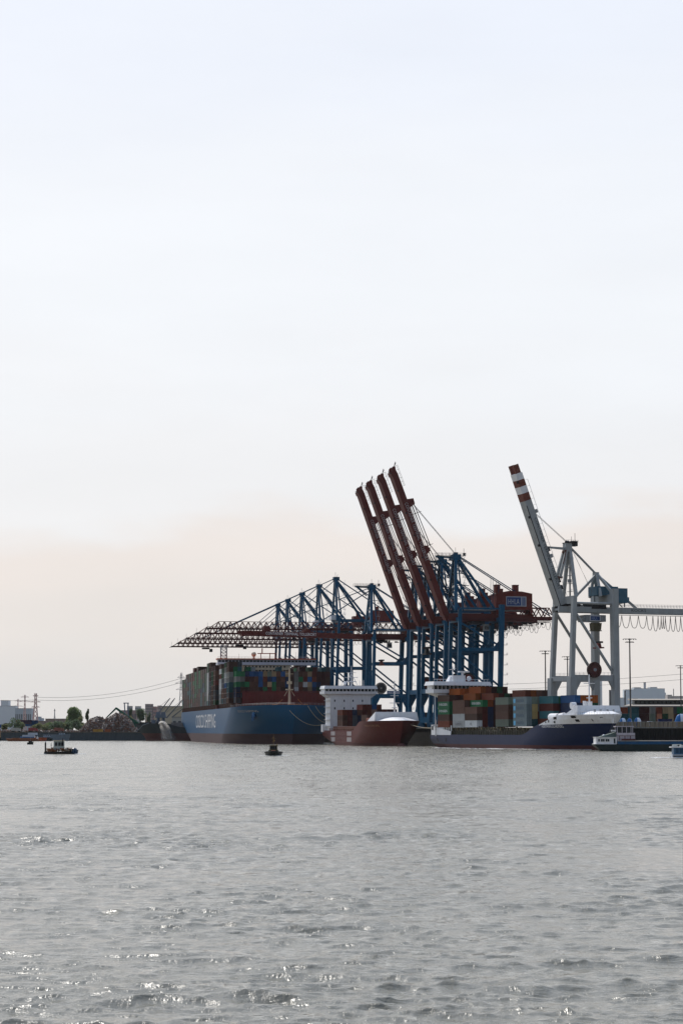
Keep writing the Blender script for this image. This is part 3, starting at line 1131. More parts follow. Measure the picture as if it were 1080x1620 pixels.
for r, stck in enumerate(fwd):
    for t, c in enumerate(stck):
        lab = f'{c} container behind the red feeder white bow, {"first" if r == 0 else ORD[r]} stack, {ORD[t]} tier'
        container(c, RM, 6, -4.5 + r * 2.55, 9.6 + t * 2.75, lab, 'containers on the dark red feeder', 12.19, 2.72)

# ------------------------------------------------------------------ the dark blue feeder ship
M_NAVY = mat('feeder_hull_navy', (0.008, 0.019, 0.066), 0.38, var=0.15, scale=0.05, dirt=(0.02, 0.032, 0.07), dirt_amt=0.4)
M_NAVBOOT = mat('feeder_boot_maroon', (0.085, 0.028, 0.028), 0.55, var=0.2, dirt=GRIME)
BL, BBM, BT = 150, 23, R(21)
blue = ship_root('container_ship', 'dark blue feeder ship with white bow and white bridge wing, nearest of the cargo ships', 'container ship', (102.8, 815), BT, BL)
bpy.context.view_layer.update()
BM = blue.matrix_world.copy()


def bl_top(s):
    return 5.7 + 4.2 * smooth(s, 96, 112) + .6 * lerp(0, 1, (s - 109) / 41)


bh = Hull(BL, BBM, ztop=bl_top,
          x_bow=lambda z: 139.5 + 10.5 * smooth(z, -3, 15),
          x_stern=lambda z: 5.5 * (1 - smooth(z, -2.5, 3.2)),
          entry=lambda z: lerp(50, 24, z / 13), power=lambda z: lerp(1.6, 2.5, z / 13),
          run=lambda z: lerp(24, 11, z / 5), wtr=lambda z: lerp(0.70, 0.93, z / 3.5))
bh.mesh([-1.5, .2, 1.7, 2.6, 3.8, 5.0], [1, 1, 0, 0, 0, 0], 100, deck_drop=.7, deck_mat=2).build('hull', [M_NAVY, M_NAVBOOT, M_DECKGREEN], blue, True)
# white forecastle side above the blue
vs, fs = [], []
S = [109.5 + (149.85 - 109.5) * (i / 59) ** .85 for i in range(60)]
for s in S:
    z0 = bl_top(s) - .3
    z1 = bl_top(s) + 3.1 * lerp(0, 1, (s - 110.5) / 15) + .05
    for z in (z0, (z0 + z1) / 2, z1):
        h = bh.b(s, z)
        vs.append((s - 75, -h - .06, z))
n = len(S)
fs = [(3 * i + j, 3 * i + 3 + j, 3 * i + 4 + j, 3 * i + 1 + j) for i in range(n - 1) for j in (0, 1)]
mb = MB()
mb.add(vs, fs)
mb.add([(x, -y, z) for x, y, z in vs], [f[::-1] for f in fs])
tops = []
for s in S:
    z1 = bl_top(s) + 3.1 * lerp(0, 1, (s - 110.5) / 15) - .5
    h = bh.b(s, z1)
    tops += [(s - 75, -h, z1), (s - 75, h, z1)]
mb.add(tops, [(2 * i, 2 * i + 2, 2 * i + 3, 2 * i + 1) for i in range(n - 1)])
fc = mb.build('forecastle', M_WHITE, blue)
for s, z, a, b in ((115.5, 10.6, .8, .6), (118, 11.0, .9, .9), (123.5, 12.2, 2.6, 1.0), (123, 10.7, 1.2, .8), (136, 12.6, 2.4, .9), (137, 11.2, 1.8, .9), (143.5, 11.4, 1.2, .9), (146.5, 11.9, .9, 1.2)):
    vs = [bh.stbd(s - a / 2, z - b / 2, .16), bh.stbd(s + a / 2, z - b / 2, .16), bh.stbd(s + a / 2, z + b / 2, .16), bh.stbd(s - a / 2, z + b / 2, .16)]
    MB().add(vs, [(0, 1, 2, 3)]).build('fairlead', M_BLACK, fc)
mb = MB()                                   # whaleback: breakwater wall and curved cover before it
mb.prism([(63, -9.5, 13.3), (63, 9.5, 13.3), (62.0, 9.0, 17.0), (62.0, -9.0, 17.0)], (.35, 0, 0))
for sy in (-1, 1):
    mb.prism([(62.1, sy * 9.0, 17.0), (63.2, sy * 9.55, 13.3), (54.5, sy * 10.9, 13.2)], (0, -sy * .3, 0))
for y in np.arange(-8, 8.1, 2):
    mb.prism([(62.3, y, 16.8), (60.6, y, 13.3), (63, y, 13.3)], (0, .2, 0))
mb.build('breakwater', M_WHITE, blue)
vs = []
for i in range(11):
    s = 138.4 + 11.1 * i / 10
    h = bh.b(s, 13.7) * .98 + .02
    zc = 14.9 - 1.2 * (i / 10) ** 2.2
    for j in range(13):
        a = -1 + 2 * j / 12
        vs.append((s - 75, h * a, 13.45 + max(.03, zc - 13.45) * (1 - max(0, (abs(a) - .45) / .55) ** 1.3)))
fs = [(i * 13 + j, (i + 1) * 13 + j, (i + 1) * 13 + j + 1, i * 13 + j + 1) for i in range(10) for j in range(12)]
mb = MB(); mb.add(vs, fs)
mb.build('forecastle_cover', M_WHITE, blue)
mb = MB()
for y in (-4, -1.5, 1.5, 4):
    mb.b2((66.5, y - .25, 14.5), (67.3, y + .25, 15.5))
for i in range(15):
    s = 137 + i * .85
    for sy in (-1, 1):
        h = bh.b(s, 13.7) * .985
        mb.tube((s - 75, sy * h, 13.4), (s - 75, sy * h, 14.5), .05, 3)
for sy in (-1, 1):
    mb.path([(137 + i * .85 - 75, sy * bh.b(137 + i * .85, 13.7) * .985, 14.5) for i in range(15)], .05, 3)
mb.build('bow_railing', M_GREY, blue)
lettering('HERMANN SCHEPERS', on_hull(bh, 112, 128, 8.5, 9.7, .12), M_LETTER, blue)
mb = MB()
mb.tube((55, 0, 12.5), (55, 0, 29), .42, 8, .22)
mb.bar((55, -2.4, 25.6), (55, 2.4, 25.6), .3)
mb.bar((55, -1.2, 20), (55, 1.2, 20), .3)
mb.b2((54.3, -.9, 17), (55.7, .9, 18.6))
mb.b2((54.5, -2.6, 16.4), (55.2, -1.4, 18.8))
mb.build('foremast', M_WHITE, blue)
mb = MB()
mb.tube((56, -8.4, 17.0), (56, -6.6, 17.0), 1.3, 14)
mb.bar((56, -7.5, 12.5), (56, -7.5, 16.5), 1.0)
mb.build('ventilator', M_WHITE, blue)
mb = MB()
mb.tube((38, -8, 12.6), (44.5, -8, 12.6), 1.5, 12)
mb.tube((44.9, -7.5, 12.8), (48, -7.2, 13.1), 1.3, 12)
mb.bar((39, -8, 9.5), (39, -8, 11.5), .6); mb.bar((43.5, -8, 9.5), (43.5, -8, 11.5), .6)
mb.build('storage_tank', M_WHITE, blue)
# stern: white quarter, bridge with wings on posts
mb = MB()
for sy in (-1, 1):
    vs = []
    for s in (1.2, 3, 6, 10, 15, 20, 24):
        vs.append((s - 75, sy * (bh.b(s, 5.7) + .05), 5.5, ))
    lo = [Vector(v) for v in vs]
    hi = [v + Vector((0, 0, lerp(4.6, 1.6, i / 6))) for i, v in enumerate(lo)]
    for i in range(6):
        mb.add([lo[i], lo[i + 1], hi[i + 1], hi[i]], [(0, 1, 2, 3)])
    for s in (16, 18.4, 20.8, 23.2):
        mb.b2((s - 75 - .35, sy * 10.9 - .2, 6), (s - 75 + .35, sy * 10.9 + .2, 9.6))
mb.add([(-73.8, -10.5, 5.6), (-73.8, 10.5, 5.6), (-73.8, 10.5, 10.1), (-73.8, -10.5, 10.1)], [(0, 1, 2, 3)])
mb.build('quarter_bulwark', M_WHITE, blue)
for s in (3.2, 7.6):
    y = -bh.b(s, 5.7) - .16
    MB().b2((s - 75 - .9, y, 7.6), (s - 75 + .9, y + .1, 9.4)).build('mooring_opening', M_BLACK, blue)
for s in (9, 19):
    MB().add([bh.stbd(s - .6, 2.6, .1), bh.stbd(s + .6, 2.6, .1), bh.stbd(s + .6, 4.2, .1), bh.stbd(s - .6, 4.2, .1)], [(0, 1, 2, 3)]).build('mooring_opening', M_BLACK, blue)
mb = MB()
mb.b2((-73, -7.2, 5), (-66.5, 9.5, 23.9), 0)
mb.build('superstructure', M_WHITE, blue)
mb = MB()
mb.b2((-73.5, -13.6, 23.7), (-64.5, 13.6, 25.3))
mb.prism([(-73, -13.5, 23.7), (-73, -7.2, 23.7), (-73, -7.2, 21.6)], (8, 0, 0))
mb.box((-69, 0, 27.9), (10.4, 28, 1.7), 0, 0, (.9, .96))
for y in np.arange(-13.4, 13.5, 1.9):
    mb.box((-64.75, y, 26.2), (.2, .2, 1.8))
mb.b2((-73, -13, 25.3), (-67, 13, 27))
bb = mb.build('bridge', M_WHITE, blue)
mb = MB()
mb.b2((-66.9, -13.3, 25.35), (-64.85, 13.3, 26.98))
mb.build('window_band', M_GLASS, bb)
mb = MB()
mb.b2((-71.5, -3.5, 28.7), (-66.5, 2.5, 31.5)); mb.box((-69, -3.7, 29.8), (4, 3, 2.2), 0, 0, (.5, .3))
mb.tube((-69, 2.2, 28.7), (-69, 2.2, 33), .7, 8, .5)
mb.b2((-70, .4, 32.9), (-68, 5.2, 33.5))
mb.tube((-69, -2.5, 31.5), (-69, -2.5, 35.5), .22, 6); mb.bar((-69, -4, 34), (-69, -1, 34.6), .25)
mb.ball((-69, 5.3, 30.2), 1.1, 8)
for y in np.arange(-13.2, 13.3, 1.5):
    mb.tube((-65, y, 28.7), (-65, y, 29.7), .05, 3)
mb.path([(-65, -13.2, 29.7), (-65, 13.2, 29.7)], .05, 3)
mb.build('radar_mast', M_WHITE, blue)
mb = MB()
mb.tube((-66, -12.2, 5), (-66, -12.2, 23.7), .2, 8)
mb.tube((-67, -11.5, 5), (-67, -11.5, 12), .35, 8, .2)
mb.build('wing_post', M_WHITE, blue)
mb = MB()
mb.b2((-63, -9.6, 5), (37, 9.6, 8.65))
for i in range(42):
    x = -60 + i * 2.3
    mb.b2((x - .12, -11.2, 5), (x + .12, -10.9, 7.3 + .8 * (i % 3 == 0)))
mb.path([(-60, -11, 7.2), (34, -11, 7.2)], .08, 4)
mb.path([(-60, -11, 6.4), (34, -11, 6.4)], .06, 4)
mb.build('hatch_coaming', mat('coaming_green_brown', (0.075, 0.07, 0.05), 0.65, dirt=RUST, dirt_amt=.7), blue)
mb = MB()
rs2 = random.Random(8)
for i in range(30):
    x = -58 + i * 3.05
    mb.box((x, -10.3 + rs2.uniform(-.2, .2), 8.3 + rs2.uniform(-.4, .4)), (rs2.uniform(.4, 1.6), .6, rs2.uniform(.5, 1.4)))
mb.build('lashing_gear', mat('lashing_gear', (0.16, 0.13, 0.08), 0.7, dirt=GRIME), blue)

# cargo: bay start (distance from the bow), then each row from the near side as a list of tiers
GR = 'containers on the dark blue feeder'
bays = [
    ('aft', 128, 12.19, 8.8, 2.78, [['rust red', 'brown', 'green', 'green', 'brown'], ['maroon', 'maroon', 'dark green', 'dark green', 'maroon'], ['maroon'] * 4 + ['dark brown', 'orange'], ['maroon'] * 5 + ['orange'], ['maroon'] * 5 + ['maroon'], ['maroon'] * 5 + ['orange'], ['maroon'] * 5 + ['dark brown'], ['brown'] * 5 + ['dark green']]),
    ('second', 112, 12.19, 8.7, 2.9, [['white', 'white', 'brown', 'brown'], ['dark brown', 'dark brown', 'maroon', 'dark red'], ['dark brown'] * 4 + ['orange'], ['maroon'] * 4 + ['maroon', 'orange'], ['dark green'] * 4 + ['dark brown', 'rust red'], ['maroon'] * 5 + ['maroon'], ['dark brown'] * 5 + ['dark green'], ['brown'] * 5 + ['maroon']]),
    ('third', 99.3, 12.19, 8.8, 2.85, [['white', 'brown', 'brown'], ['dark red', 'dark red', 'dark red', 'green'], ['navy', 'navy', 'navy', 'orange'], ['maroon'] * 4 + ['rust red'], ['maroon'] * 4 + ['dark red'], ['dark brown'] * 4 + ['dark green'], ['maroon'] * 5]),
    ('middle', 68.8, 12.19, 9.0, 2.98, [['grey green', 'brown', 'brown', 'grey green'], ['dark red', 'dark red', 'dark red', 'tan'], ['maroon', 'brown', 'dark red', 'rust red', ], ['dark brown'] * 4 + ['rust red'], ['brown'] * 4 + ['orange'], ['dark red'] * 4 + ['brown'], ['maroon'] * 4 + ['brown']]),
    ('pale grey', 52, 12.19, 9.1, 2.95, [['light blue grey', 'light blue grey', 'light blue grey', 'light blue grey'], ['teal', 'yellow tan', 'yellow tan', 'grey green'], ['dark red', 'dark red', 'grey', 'grey'], ['maroon'] * 4, ['navy', 'brown', 'maroon', 'dark brown']]),
    ('forward', 38.6, 12.19, 9.2, 2.95, [[], [], ['rust red', 'teal', 'dark red', 'teal'], ['maroon', 'navy', 'maroon', 'green'], ['dark red', 'maroon', 'maroon', 'dark green'], ['navy', 'navy', 'maroon', 'blue']]),
    ('foremost', 25, 12.19, 12.3, 2.95, [[], [], [], ['navy', 'navy', 'blue'], ['navy', 'navy', 'orange'], ['dark red', 'dark green', 'orange'], ['dark green', 'dark green', 'orange']]),
]
for nm, t0, ln, zb, th, rows in bays:
    for r, stck in enumerate(rows):
        for t, c in enumerate(stck):
            tier = 'top' if t == len(stck) - 1 else ORD[t]
            lab = f'{c} container, {tier} tier, {["nearest", "second nearest", "third nearest", "fourth", "fifth", "sixth", "seventh", "eighth"][r]} row of the {nm} bay, blue feeder'
            o = container(c, BM, 75 - t0 - ln / 2, -10.2 + r * 2.56, zb + t * th, lab, GR, ln, round(th - .02, 2))
            if o is None:
                continue
            if r == 0 and c == 'light blue grey':
                lettering('MAERSK', flat((-3.1, -1.2, .75), (1, 0, 0), (0, 0, 1), 7.2, 1.25, .02), mat('slate_lettering', (0.06, 0.10, 0.15), 0.5), o)
                mb = MB(); mb.b2((-5.7, -1.235, .5), (-3.9, -1.2, 2.2))
                mb.build('blue_square', mat('sky_blue_square', (0.12, 0.40, 0.62), 0.5), o)
            if c == 'green' and r in (0, 1):
                lettering('EVERGREEN', flat((-4.6, -1.2, .95), (1, 0, 0), (0, 0, 1), 8.6, 1.0, .02), M_LETTER, o)
            if c == 'white' and r == 0 and t == 0:
                lettering('HAMBURG' if nm == 'second' else 'HL', flat((-3.4 if nm == 'second' else -1, -1.2, .8), (1, 0, 0), (0, 0, 1), 7 if nm == 'second' else 2.2, 1.2, .02), mat('dark_lettering', (0.08, 0.085, 0.10), 0.5), o)
            if nm == 'foremost' and c == 'orange' and r == 4 and t == 2:
                lettering('HAPAG', flat((-4, -1.2, .9), (1, 0, 0), (0, 0, 1), 5.5, 1.1, .02), mat('dark_lettering', (0.08, 0.085, 0.10), 0.5), o)

# ------------------------------------------------------------------ ship-to-shore cranes
# local axes: +x to the land, -x over the water, y along the quay, z up from the quay deck


def zigzag(mb, p, q, h, n, r, up=Vector((0, 0, 1)), mat_=0):
    """Diagonals between the line p-q and the same line raised by h."""
    p, q = Vector(p), Vector(q)
    for i in range(n):
        a = p.lerp(q, i / n)
        b = p.lerp(q, (i + 1) / n)
        m_ = (a + b) / 2 + up * h
        mb.bar(a, m_, r, r, mat_)
        mb.bar(m_, b, r, r, mat_)
    return mb


def handrail(mb, pts, h=1.1, r=.05, n=8):
    for a, b in zip(pts[:-1], pts[1:]):
        a, b = Vector(a), Vector(b)
        mb.bar(a + Vector((0, 0, h)), b + Vector((0, 0, h)), r * 1.6)
        mb.bar(a + Vector((0, 0, h * .5)), b + Vector((0, 0, h * .5)), r * 1.2)
        for i in range(n + 1):
            p = a.lerp(b, i / n)
            mb.bar(p, p + Vector((0, 0, h)), r * 1.4)
    return mb


M_ROPE = mat('rope_grey', (0.16, 0.16, 0.165), 0.6)
M_DIAL = mat('cable_reel_grey', (0.20, 0.18, 0.16), 0.6, dirt=GRIME)


def bogies(t, G, W, m):
    for x in (0, G):
        for y in (-W, W):
            mb = MB()
            for k in (-3, -1, 1, 3):
                mb.b2((x - .5, y + k * 1.3 - .9, .7), (x + .5, y + k * 1.3 + .9, 1.75))
                for e in (-.45, .45):
                    mb.tube((x - .25, y + k * 1.3 + e, .42), (x + .25, y + k * 1.3 + e, .42), .4, 10)
            mb.b2((x - .6, y - 4.6, 1.7), (x + .6, y + 4.6, 2.7))
            mb.build('bogie', m, t)


def cable_loops(parent, x0, x1, z, y, n, drop=3.2, m=None):
    mb = MB()
    rs = random.Random(int(x1 * 10))
    xs = [x0 + (x1 - x0) * ((i / n) ** 1.0) for i in range(n + 1)]
    for a, b in zip(xs[:-1], xs[1:]):
        d = drop * rs.uniform(.7, 1.15)
        pts = []
        for i in range(9):
            k = -1 + i / 4
            pts.append((lerp(a, b, i / 8), y, z - d * (1 - abs(k) ** 3.2)))
        mb.path(pts, .09, 4)
    mb.b2((x0, y - .08, z), (x1, y + .08, z + .16))
    return mb.build('festoon_cable', m or M_CABLE, parent)


def blue_crane(label, loc, rz, boom_up, group, sc_=1.0, letters=None, reel_grey=False, extra=False):
    t = thing('container_crane', label, 'container crane', loc, rz, group)
    t.scale = (sc_,) * 3
    G, W, H = 20.0, 8.6, 51.5
    for y in (-W, W):
        MB().bar((0, y, 2.5), (1.3, y * .93, H + 3.5), 2.0, 1.7, 0, 1.7, 1.5).build('leg', M_BLUE, t)
        MB().bar((G - .3, y, 2.5), (G + 1.2, y * .96, H + 5.5), 2.2, 1.9, 0, 2.7, 2.2).build('leg', M_BLUE, t)
    for x in (0, G - .2):
        mb = MB()
        mb.b2((x - .9, -W - 1, 2.6), (x + .9, W + 1, 5.2))
        for s in (-1, 1):
            mb.prism([(x - .7, s * (W - 1), 5.2), (x - .7, s * (W - 5), 5.2), (x - .7, s * (W - 1), 11)], (1.4, 0, 0))
        mb.build('sill_beam', M_BLUE, t)
    bogies(t, G, W, M_BLUE)
    for y in (-W, W):
        mb = MB()
        mb.b2((1.2, y * .98 - .8, 17), (G - .6, y * .98 + .8, 19.2))
        for x, s in ((1.1, 1), (G - .8, -1)):
            mb.prism([(x, y * .98 - .6, 17.05), (x + s * 3.2, y * .98 - .6, 17.05), (x, y * .98 - .6, 11)], (0, 1.2, 0))
        mb.build('portal_beam', M_BLUE, t)
        mb = MB()
        mb.b2((1.4, y * .95 - .6, 35.4), (G + .2, y * .95 + .6, 37))
        mb.prism([(G - .5, y * .95 - .5, 37), (G - 3, y * .95 - .5, 37), (G - .5, y * .95 - .5, 40)], (0, 1, 0))
        mb.build('portal_beam', M_BLUE, t)
        for a_, b_ in (((1.4, y * .94, 48.5), (G - .5, y * .95, 38.2)), ((1.0, y * .96, 34), (G - .5, y * .97, 19.5)), ((1.5, y * .93, H + 3.6), (G + 1, y * .95, H + 3.6))):
            MB().bar(a_, b_, .8, .8).build('brace', M_BLUE, t)
    for x, z in ((1.2, 50), (G + .6, 50), (G + .3, 37), (.5, 18), (G - .2, 18)):
        MB().b2((x - .7, -W * .94, z - 1.1), (x + .7, W * .94, z + 1.1)).build('cross_beam', M_BLUE, t)
    # main girder and the truss tail behind it
    mb = MB()
    mb.b2((-3, -3.1, H - 1.7), (G + 18, -1.9, H + 1.5)); mb.b2((-3, 1.9, H - 1.7), (G + 18, 3.1, H + 1.5))
    mb.b2((G + 18, -3, H - 1.2), (G + 28, -2, H + .4)); mb.b2((G + 18, 2, H - 1.2), (G + 28, 3, H + .4))
    for x in np.arange(-2.5, G + 28, 4.2):
        mb.b2((x - .25, -1.9, H - .6), (x + .25, 1.9, H + .2))
    for y in (-2.5, 2.5):
        zigzag(mb, (G + 15, y, H + .5), (G + 28, y, H + .5), 4, 3, .42)
        mb.bar((G + 15, y, H + 4.5), (G + 26, y, H + 4.5), .4)
    for y in (-4.4, 4.4):
        mb.b2((-2, y - .5, H - 2), (G + 28, y + .5, H - 1.85))
    gd = mb.build('girder', M_MAROON, t)
    mb = MB()
    for y in (-4.9, 4.9):
        handrail(mb, [(-2, y, H - 1.85), (G + 28, y, H - 1.85)], n=26)
    rs = random.Random(int(loc[0] * 7) + 5)
    for i in range(34):
        x = rs.uniform(2, G + 25)
        mb.box((x, rs.choice((-3.8, 3.8, 0)), H - 2.9 + rs.uniform(-.5, .6)), (rs.uniform(.4, 2.2), .6, rs.uniform(.3, 1.5)), 0)
    mb.build('walkway', M_DARK, gd)
    cable_loops(gd, G + 3, G + 28, H - 2.6, -4.6, 11, 3.0)
    mb = MB()
    mb.b2((3, -3.5, H + 3.0), (G + 12, 3.5, H + 3.35))
    handrail(mb, [(3, -3.5, H + 3.35), (G, -3.5, H + 3.35)], n=8)
    mb.build('rope_deck', M_GREY, gd)
    # machinery house
    mb = MB()
    x0, x1 = G - .3, G + 17.2
    mb.b2((x0, -4.2, H + 3.4), (x1, 4.2, H + 11), 0)
    mb.prism([(x0 - .3, -4.4, H + 11), (x0 + 6, -4.4, H + 12.2), (x1 - 5, -4.4, H + 12), (x1 + .2, -4.4, H + 11)], (0, 8.8, 0), 0)
    for x in (x0 + 1.6, x0 + 10.5):
        mb.b2((x - 1.2, -1.5, H + 11.4), (x + 1.2, 1.5, H + 15), 0)
        mb.b2((x - 1.35, -1.65, H + 15), (x + 1.35, 1.65, H + 15.3), 0)
    for i in range(12):
        mb.b2((x0 + .6 + i * 1.45, -4.26, H + 3.5), (x0 + .7 + i * 1.45, -4.2, H + 10.9), 0)
    for x in (x0 + .5, x1 - .5):
        mb.b2((x - .4, -4.8, H + 1), (x + .4, 4.8, H + 3.5), 0)
    mh = mb.build('machinery_house', M_MAROON2, t)
    sg = MB()
    sg.b2((G + 4.4, -4.52, H + 5.0), (G + 14.2, -4.3, H + 9.6), 1)
    sg.b2((G + 4.75, -4.56, H + 5.35), (G + 11.6, -4.5, H + 9.25), 0)
    for x in (G + 12.2, G + 13.1):
        sg.b2((x, -4.56, H + 5.35), (x + .55, -4.5, H + 9.25), 0)
    sgo = sg.build('sign', [M_SIGNBLUE, M_LETTERS], mh)
    lettering('HHLA', flat((G + 5.4, -4.58, H + 6.0), (1, 0, 0), (0, 0, 1), 5.4, 2.5, .02), M_LETTERS, mh)
    # A-frame
    AX, AZ = 1.6, H + 27.5
    mb = MB()
    for s in (-1, 1):
        mb.bar((-.6, s * 7.6, H + 2.5), (AX - .6, s * 1.5, AZ), 1.5, 1.3)
        mb.bar((3.2, s * 6.5, H + 2.5), (AX + .5, s * 1.7, AZ - 2), .6, .6)
        mb.bar((AX + 1, s * 1.6, AZ - .5), (G - 2, s * 6.4, H + 4), 1.15, 1.15)
    for k in (.25, .5, .72):
        hw = 7.6 + (1.5 - 7.6) * k
        mb.bar((-.6 + AX * k, -hw, H + 2.5 + 25 * k), (-.6 + AX * k, hw, H + 2.5 + 25 * k), .7)
        hw2 = 7.6 + (1.5 - 7.6) * (k - .25)
        mb.bar((-.6 + AX * k, -hw, H + 2.5 + 25 * k), (-.6 + AX * (k - .25), hw2, H + 2.5 + 25 * (k - .25)), .45)
        mb.bar((-.6 + AX * k, hw, H + 2.5 + 25 * k), (-.6 + AX * (k - .25), -hw2, H + 2.5 + 25 * (k - .25)), .45)
        mb.bar((2.4, hw * .9, H + 2.5 + 25 * k), (AX + (G - 5) * (1 - k), hw, H + 2.5 + 25 * k), .3)
    mb.b2((AX - 2, -2.4, AZ - 1.2), (AX + 1.8, 2.4, AZ + 1.6))
    mb.b2((AX - 1, -1.5, AZ + 1.6), (AX + .6, 1.5, AZ + 2.6))
    # strut towards the water carrying the boom latch
    mb.bar((AX - 1, -1.2, AZ + .2), (-8, -1.2, AZ + .6), .7); mb.bar((AX - 1, 1.2, AZ + .2), (-8, 1.2, AZ + .6), .7)
    mb.bar((-7, -1.2, AZ + .4), (-1, -2.2, AZ - 4.4), .55); mb.bar((-7, 1.2, AZ + .4), (-1, 2.2, AZ - 4.4), .55)
    af = mb.build('a_frame', M_BLUE, t)
    mb = MB()
    mb.b2((-9, -2.3, AZ + .9), (AX + 4.2, -1.6, AZ + 1.02)); mb.b2((-9, 1.6, AZ + .9), (AX + 4.2, 2.3, AZ + 1.02))
    handrail(mb, [(-9, -2.3, AZ + 1), (AX + 4.4, -2.3, AZ + 1)], 1.2, n=9)
    handrail(mb, [(-9, 2.3, AZ + 1), (AX + 4.4, 2.3, AZ + 1)], 1.2, n=9)
    mb.tube((AX + 3.8, 0, AZ + 1), (AX + 3.8, 0, AZ + 4.6), .1, 4); mb.tube((AX, .8, AZ + 2.6), (AX, .8, AZ + 5), .08, 4)
    mb.box((AX + 4, 0, AZ + 1.8), (.8, 2, 1.2))
    mb.build('apex_platform', M_DARK, af)
    mb = MB()                               # ladder up the A-frame
    for i in range(7):
        z = H + 4 + i * 3.6
        mb.b2((4.2, -3, z), (5.6, -1, z + .12))
        handrail(mb, [(4.2, -3, z), (5.6, -3, z)], 1.0, n=2)
        mb.bar((4.3, -2.9, z), (5.4, -2.9, z + 3.6), .14)
    mb.build('stair', M_GREY, af)
    mb = MB()
    for s in (-1, 1):
        mb.bar((AX + 1.2, s * 1.2, AZ + .8), (G + 27.5, s * 2.5, H + 1.2), .34, .42)
        for k in (.36, .42):
            x = lerp(AX + 1.2, G + 27.5, k)
            z = lerp(AZ + .8, H + 1.2, k)
            mb.bar((x, s * 1.8, z), (x - .2, s * 2.2, H + 3.2), .16)
    mb.build('backstay', M_BLUE, t)
    # boom
    BL_ = 73.0 if boom_up > 30 else 70.5
    up = R(boom_up)
    HX = -3.4
    Rm = Matrix.Translation((HX, 0, H)) @ Matrix.Rotation(up, 4, 'Y')
    T = lambda x, y, z: Rm @ Vector((x, y, z))

    def tbox(mb, a, b, m_=0):
        vs = [T(x, y, z) for z in (a[2], b[2]) for x, y in ((a[0], a[1]), (b[0], a[1]), (b[0], b[1]), (a[0], b[1]))]
        mb.add(vs, [(3, 2, 1, 0), (4, 5, 6, 7), (0, 1, 5, 4), (1, 2, 6, 5), (2, 3, 7, 6), (3, 0, 4, 7)], m_)

    mb = MB()
    tbox(mb, (-BL_ + 3, -3.0, -1.6), (-1, 3.0, 1.2))
    tbox(mb, (-1, -2.4, -1.2), (1.2, 2.4, .9))
    tbox(mb, (-BL_ + 1, -3.2, -1.9), (-BL_ + 3, 3.2, -.2))
    vs = [(-BL_ + 3, 1.2), (-BL_ + 3, -1.2), (-BL_ - .4, -.9), (-BL_ - 1.1, .2), (-BL_ - .7, 1.3), (-BL_ + .6, .9)]
    for y in (-3, 2.2):
        mb.prism([T(x, y, z) for x, z in vs], Rm.to_3x3() @ Vector((0, .8, 0)))
    for y in (-3.06, 3.0):
        tbox(mb, (-BL_ + 3, y, -.55), (-1, y + .06, -.4))
    for x in (-56, -33):                    # stay brackets
        for y in (-2.8, 2.0):
            mb.prism([T(x - 1.6, y, 1.2), T(x + 2.6, y, 1.2), T(x + 1.6, y, 4.0 if x == -56 else 3.2), T(x - 1.0, y, 4.2 if x == -56 else 3.0)], Rm.to_3x3() @ Vector((0, .8, 0)))
        mb.bar(T(x + .4, -2.8, 3.2), T(x + .4, 2.8, 3.2), .7)
    bm_ = mb.build('boom', M_MAROON, t)
    mb = MB()
    for y in (-3.4, 3.4):
        for h in (.5, 1.05):
            mb.bar(T(-BL_ - 1, y, 1.3 + h), T(-BL_ + 9, y, 1.3 + h), .09)
        for i in range(6):
            mb.bar(T(-BL_ - 1 + i * 2, y, 1.2), T(-BL_ - 1 + i * 2, y, 2.4), .1)
    mb.bar(T(-BL_ - 1, -2, 1), T(-BL_ - 2.8, -2, 2.2), .25); mb.bar(T(-BL_ - .5, 0, 1), T(-BL_ - 2.4, .4, 3), .2)
    mb.bar(T(-BL_ + 2, -3.2, -1.8), T(-BL_ + .5, -3.2, -3), .3)
    for x in np.arange(-BL_ + 10, -6, 11):
        tbox(mb, (x, -3.5, -2.0), (x + .7, -3, -1.3))
    mb.build('tip_railing', M_DARK, bm_)
    # lettering on the side that faces along the quay
    xa, xb = -56.2, -27.5
    nn = Rm.to_3x3() @ Vector((0, -1, 0))
    lettering('CONTAINER TERMINAL TOLLERORT', lambda u, v: T(lerp(xa, xb, u), -3.08, lerp(-.75, .85, v)), M_LETTERG if boom_up > 30 else M_LETTER, bm_)
    # stays: outer pair and inner pair; folded along the boom when it is up
    mb = MB()
    if boom_up > 30:
        for s in (-1, 1):
            y = s * 2.2
            a, b = T(-55.5, y, 3.6), T(-33.5, y, 4.2)
            c = T(-8, y, 5.8)
            mb.bar(a, b, .30, .30); mb.bar(T(-55.5, y * .8, 2.8), T(-33.5, y * .8, 3.0), .22, .22)
            mb.bar(T(-32, y, 3.4), c, .30, .30); mb.bar(T(-32, y * .8, 2.6), T(-8, y * .8, 4.0), .22, .22)
            mb.bar(c, (AX - 1, s * 1.4, AZ), .3)
            mb.bar(c, T(-14, y, 3.4), .22)
        for x in (-50, -34, -20):
            mb.bar(T(x, -2.6, 1.2), T(x, -2.6, 5.6), .22); mb.bar(T(x, 2.6, 1.2), T(x, 2.6, 5.6), .22)
            mb.bar(T(x, -2.6, 4), T(x, 2.6, 4), .18)
    else:
        for s in (-1, 1):
            y = s * 2.2
            mb.bar(T(-55.5, y, 3.6), (AX - 1.2, s * 1.4, AZ), .42, .42)
            mb.bar(T(-32, y, 2.8), (AX - 1.2, s * 1.4, AZ - 1.5), .36, .36)
    mb.build('forestay', M_BLACK if boom_up > 30 else M_BLUE, t)
    mb = MB()
    for y in (-.9, -.3, .3, .9):
        mb.bar(T(-55, y, 3.6), (AX - .6, y, AZ + 2.2), .085)
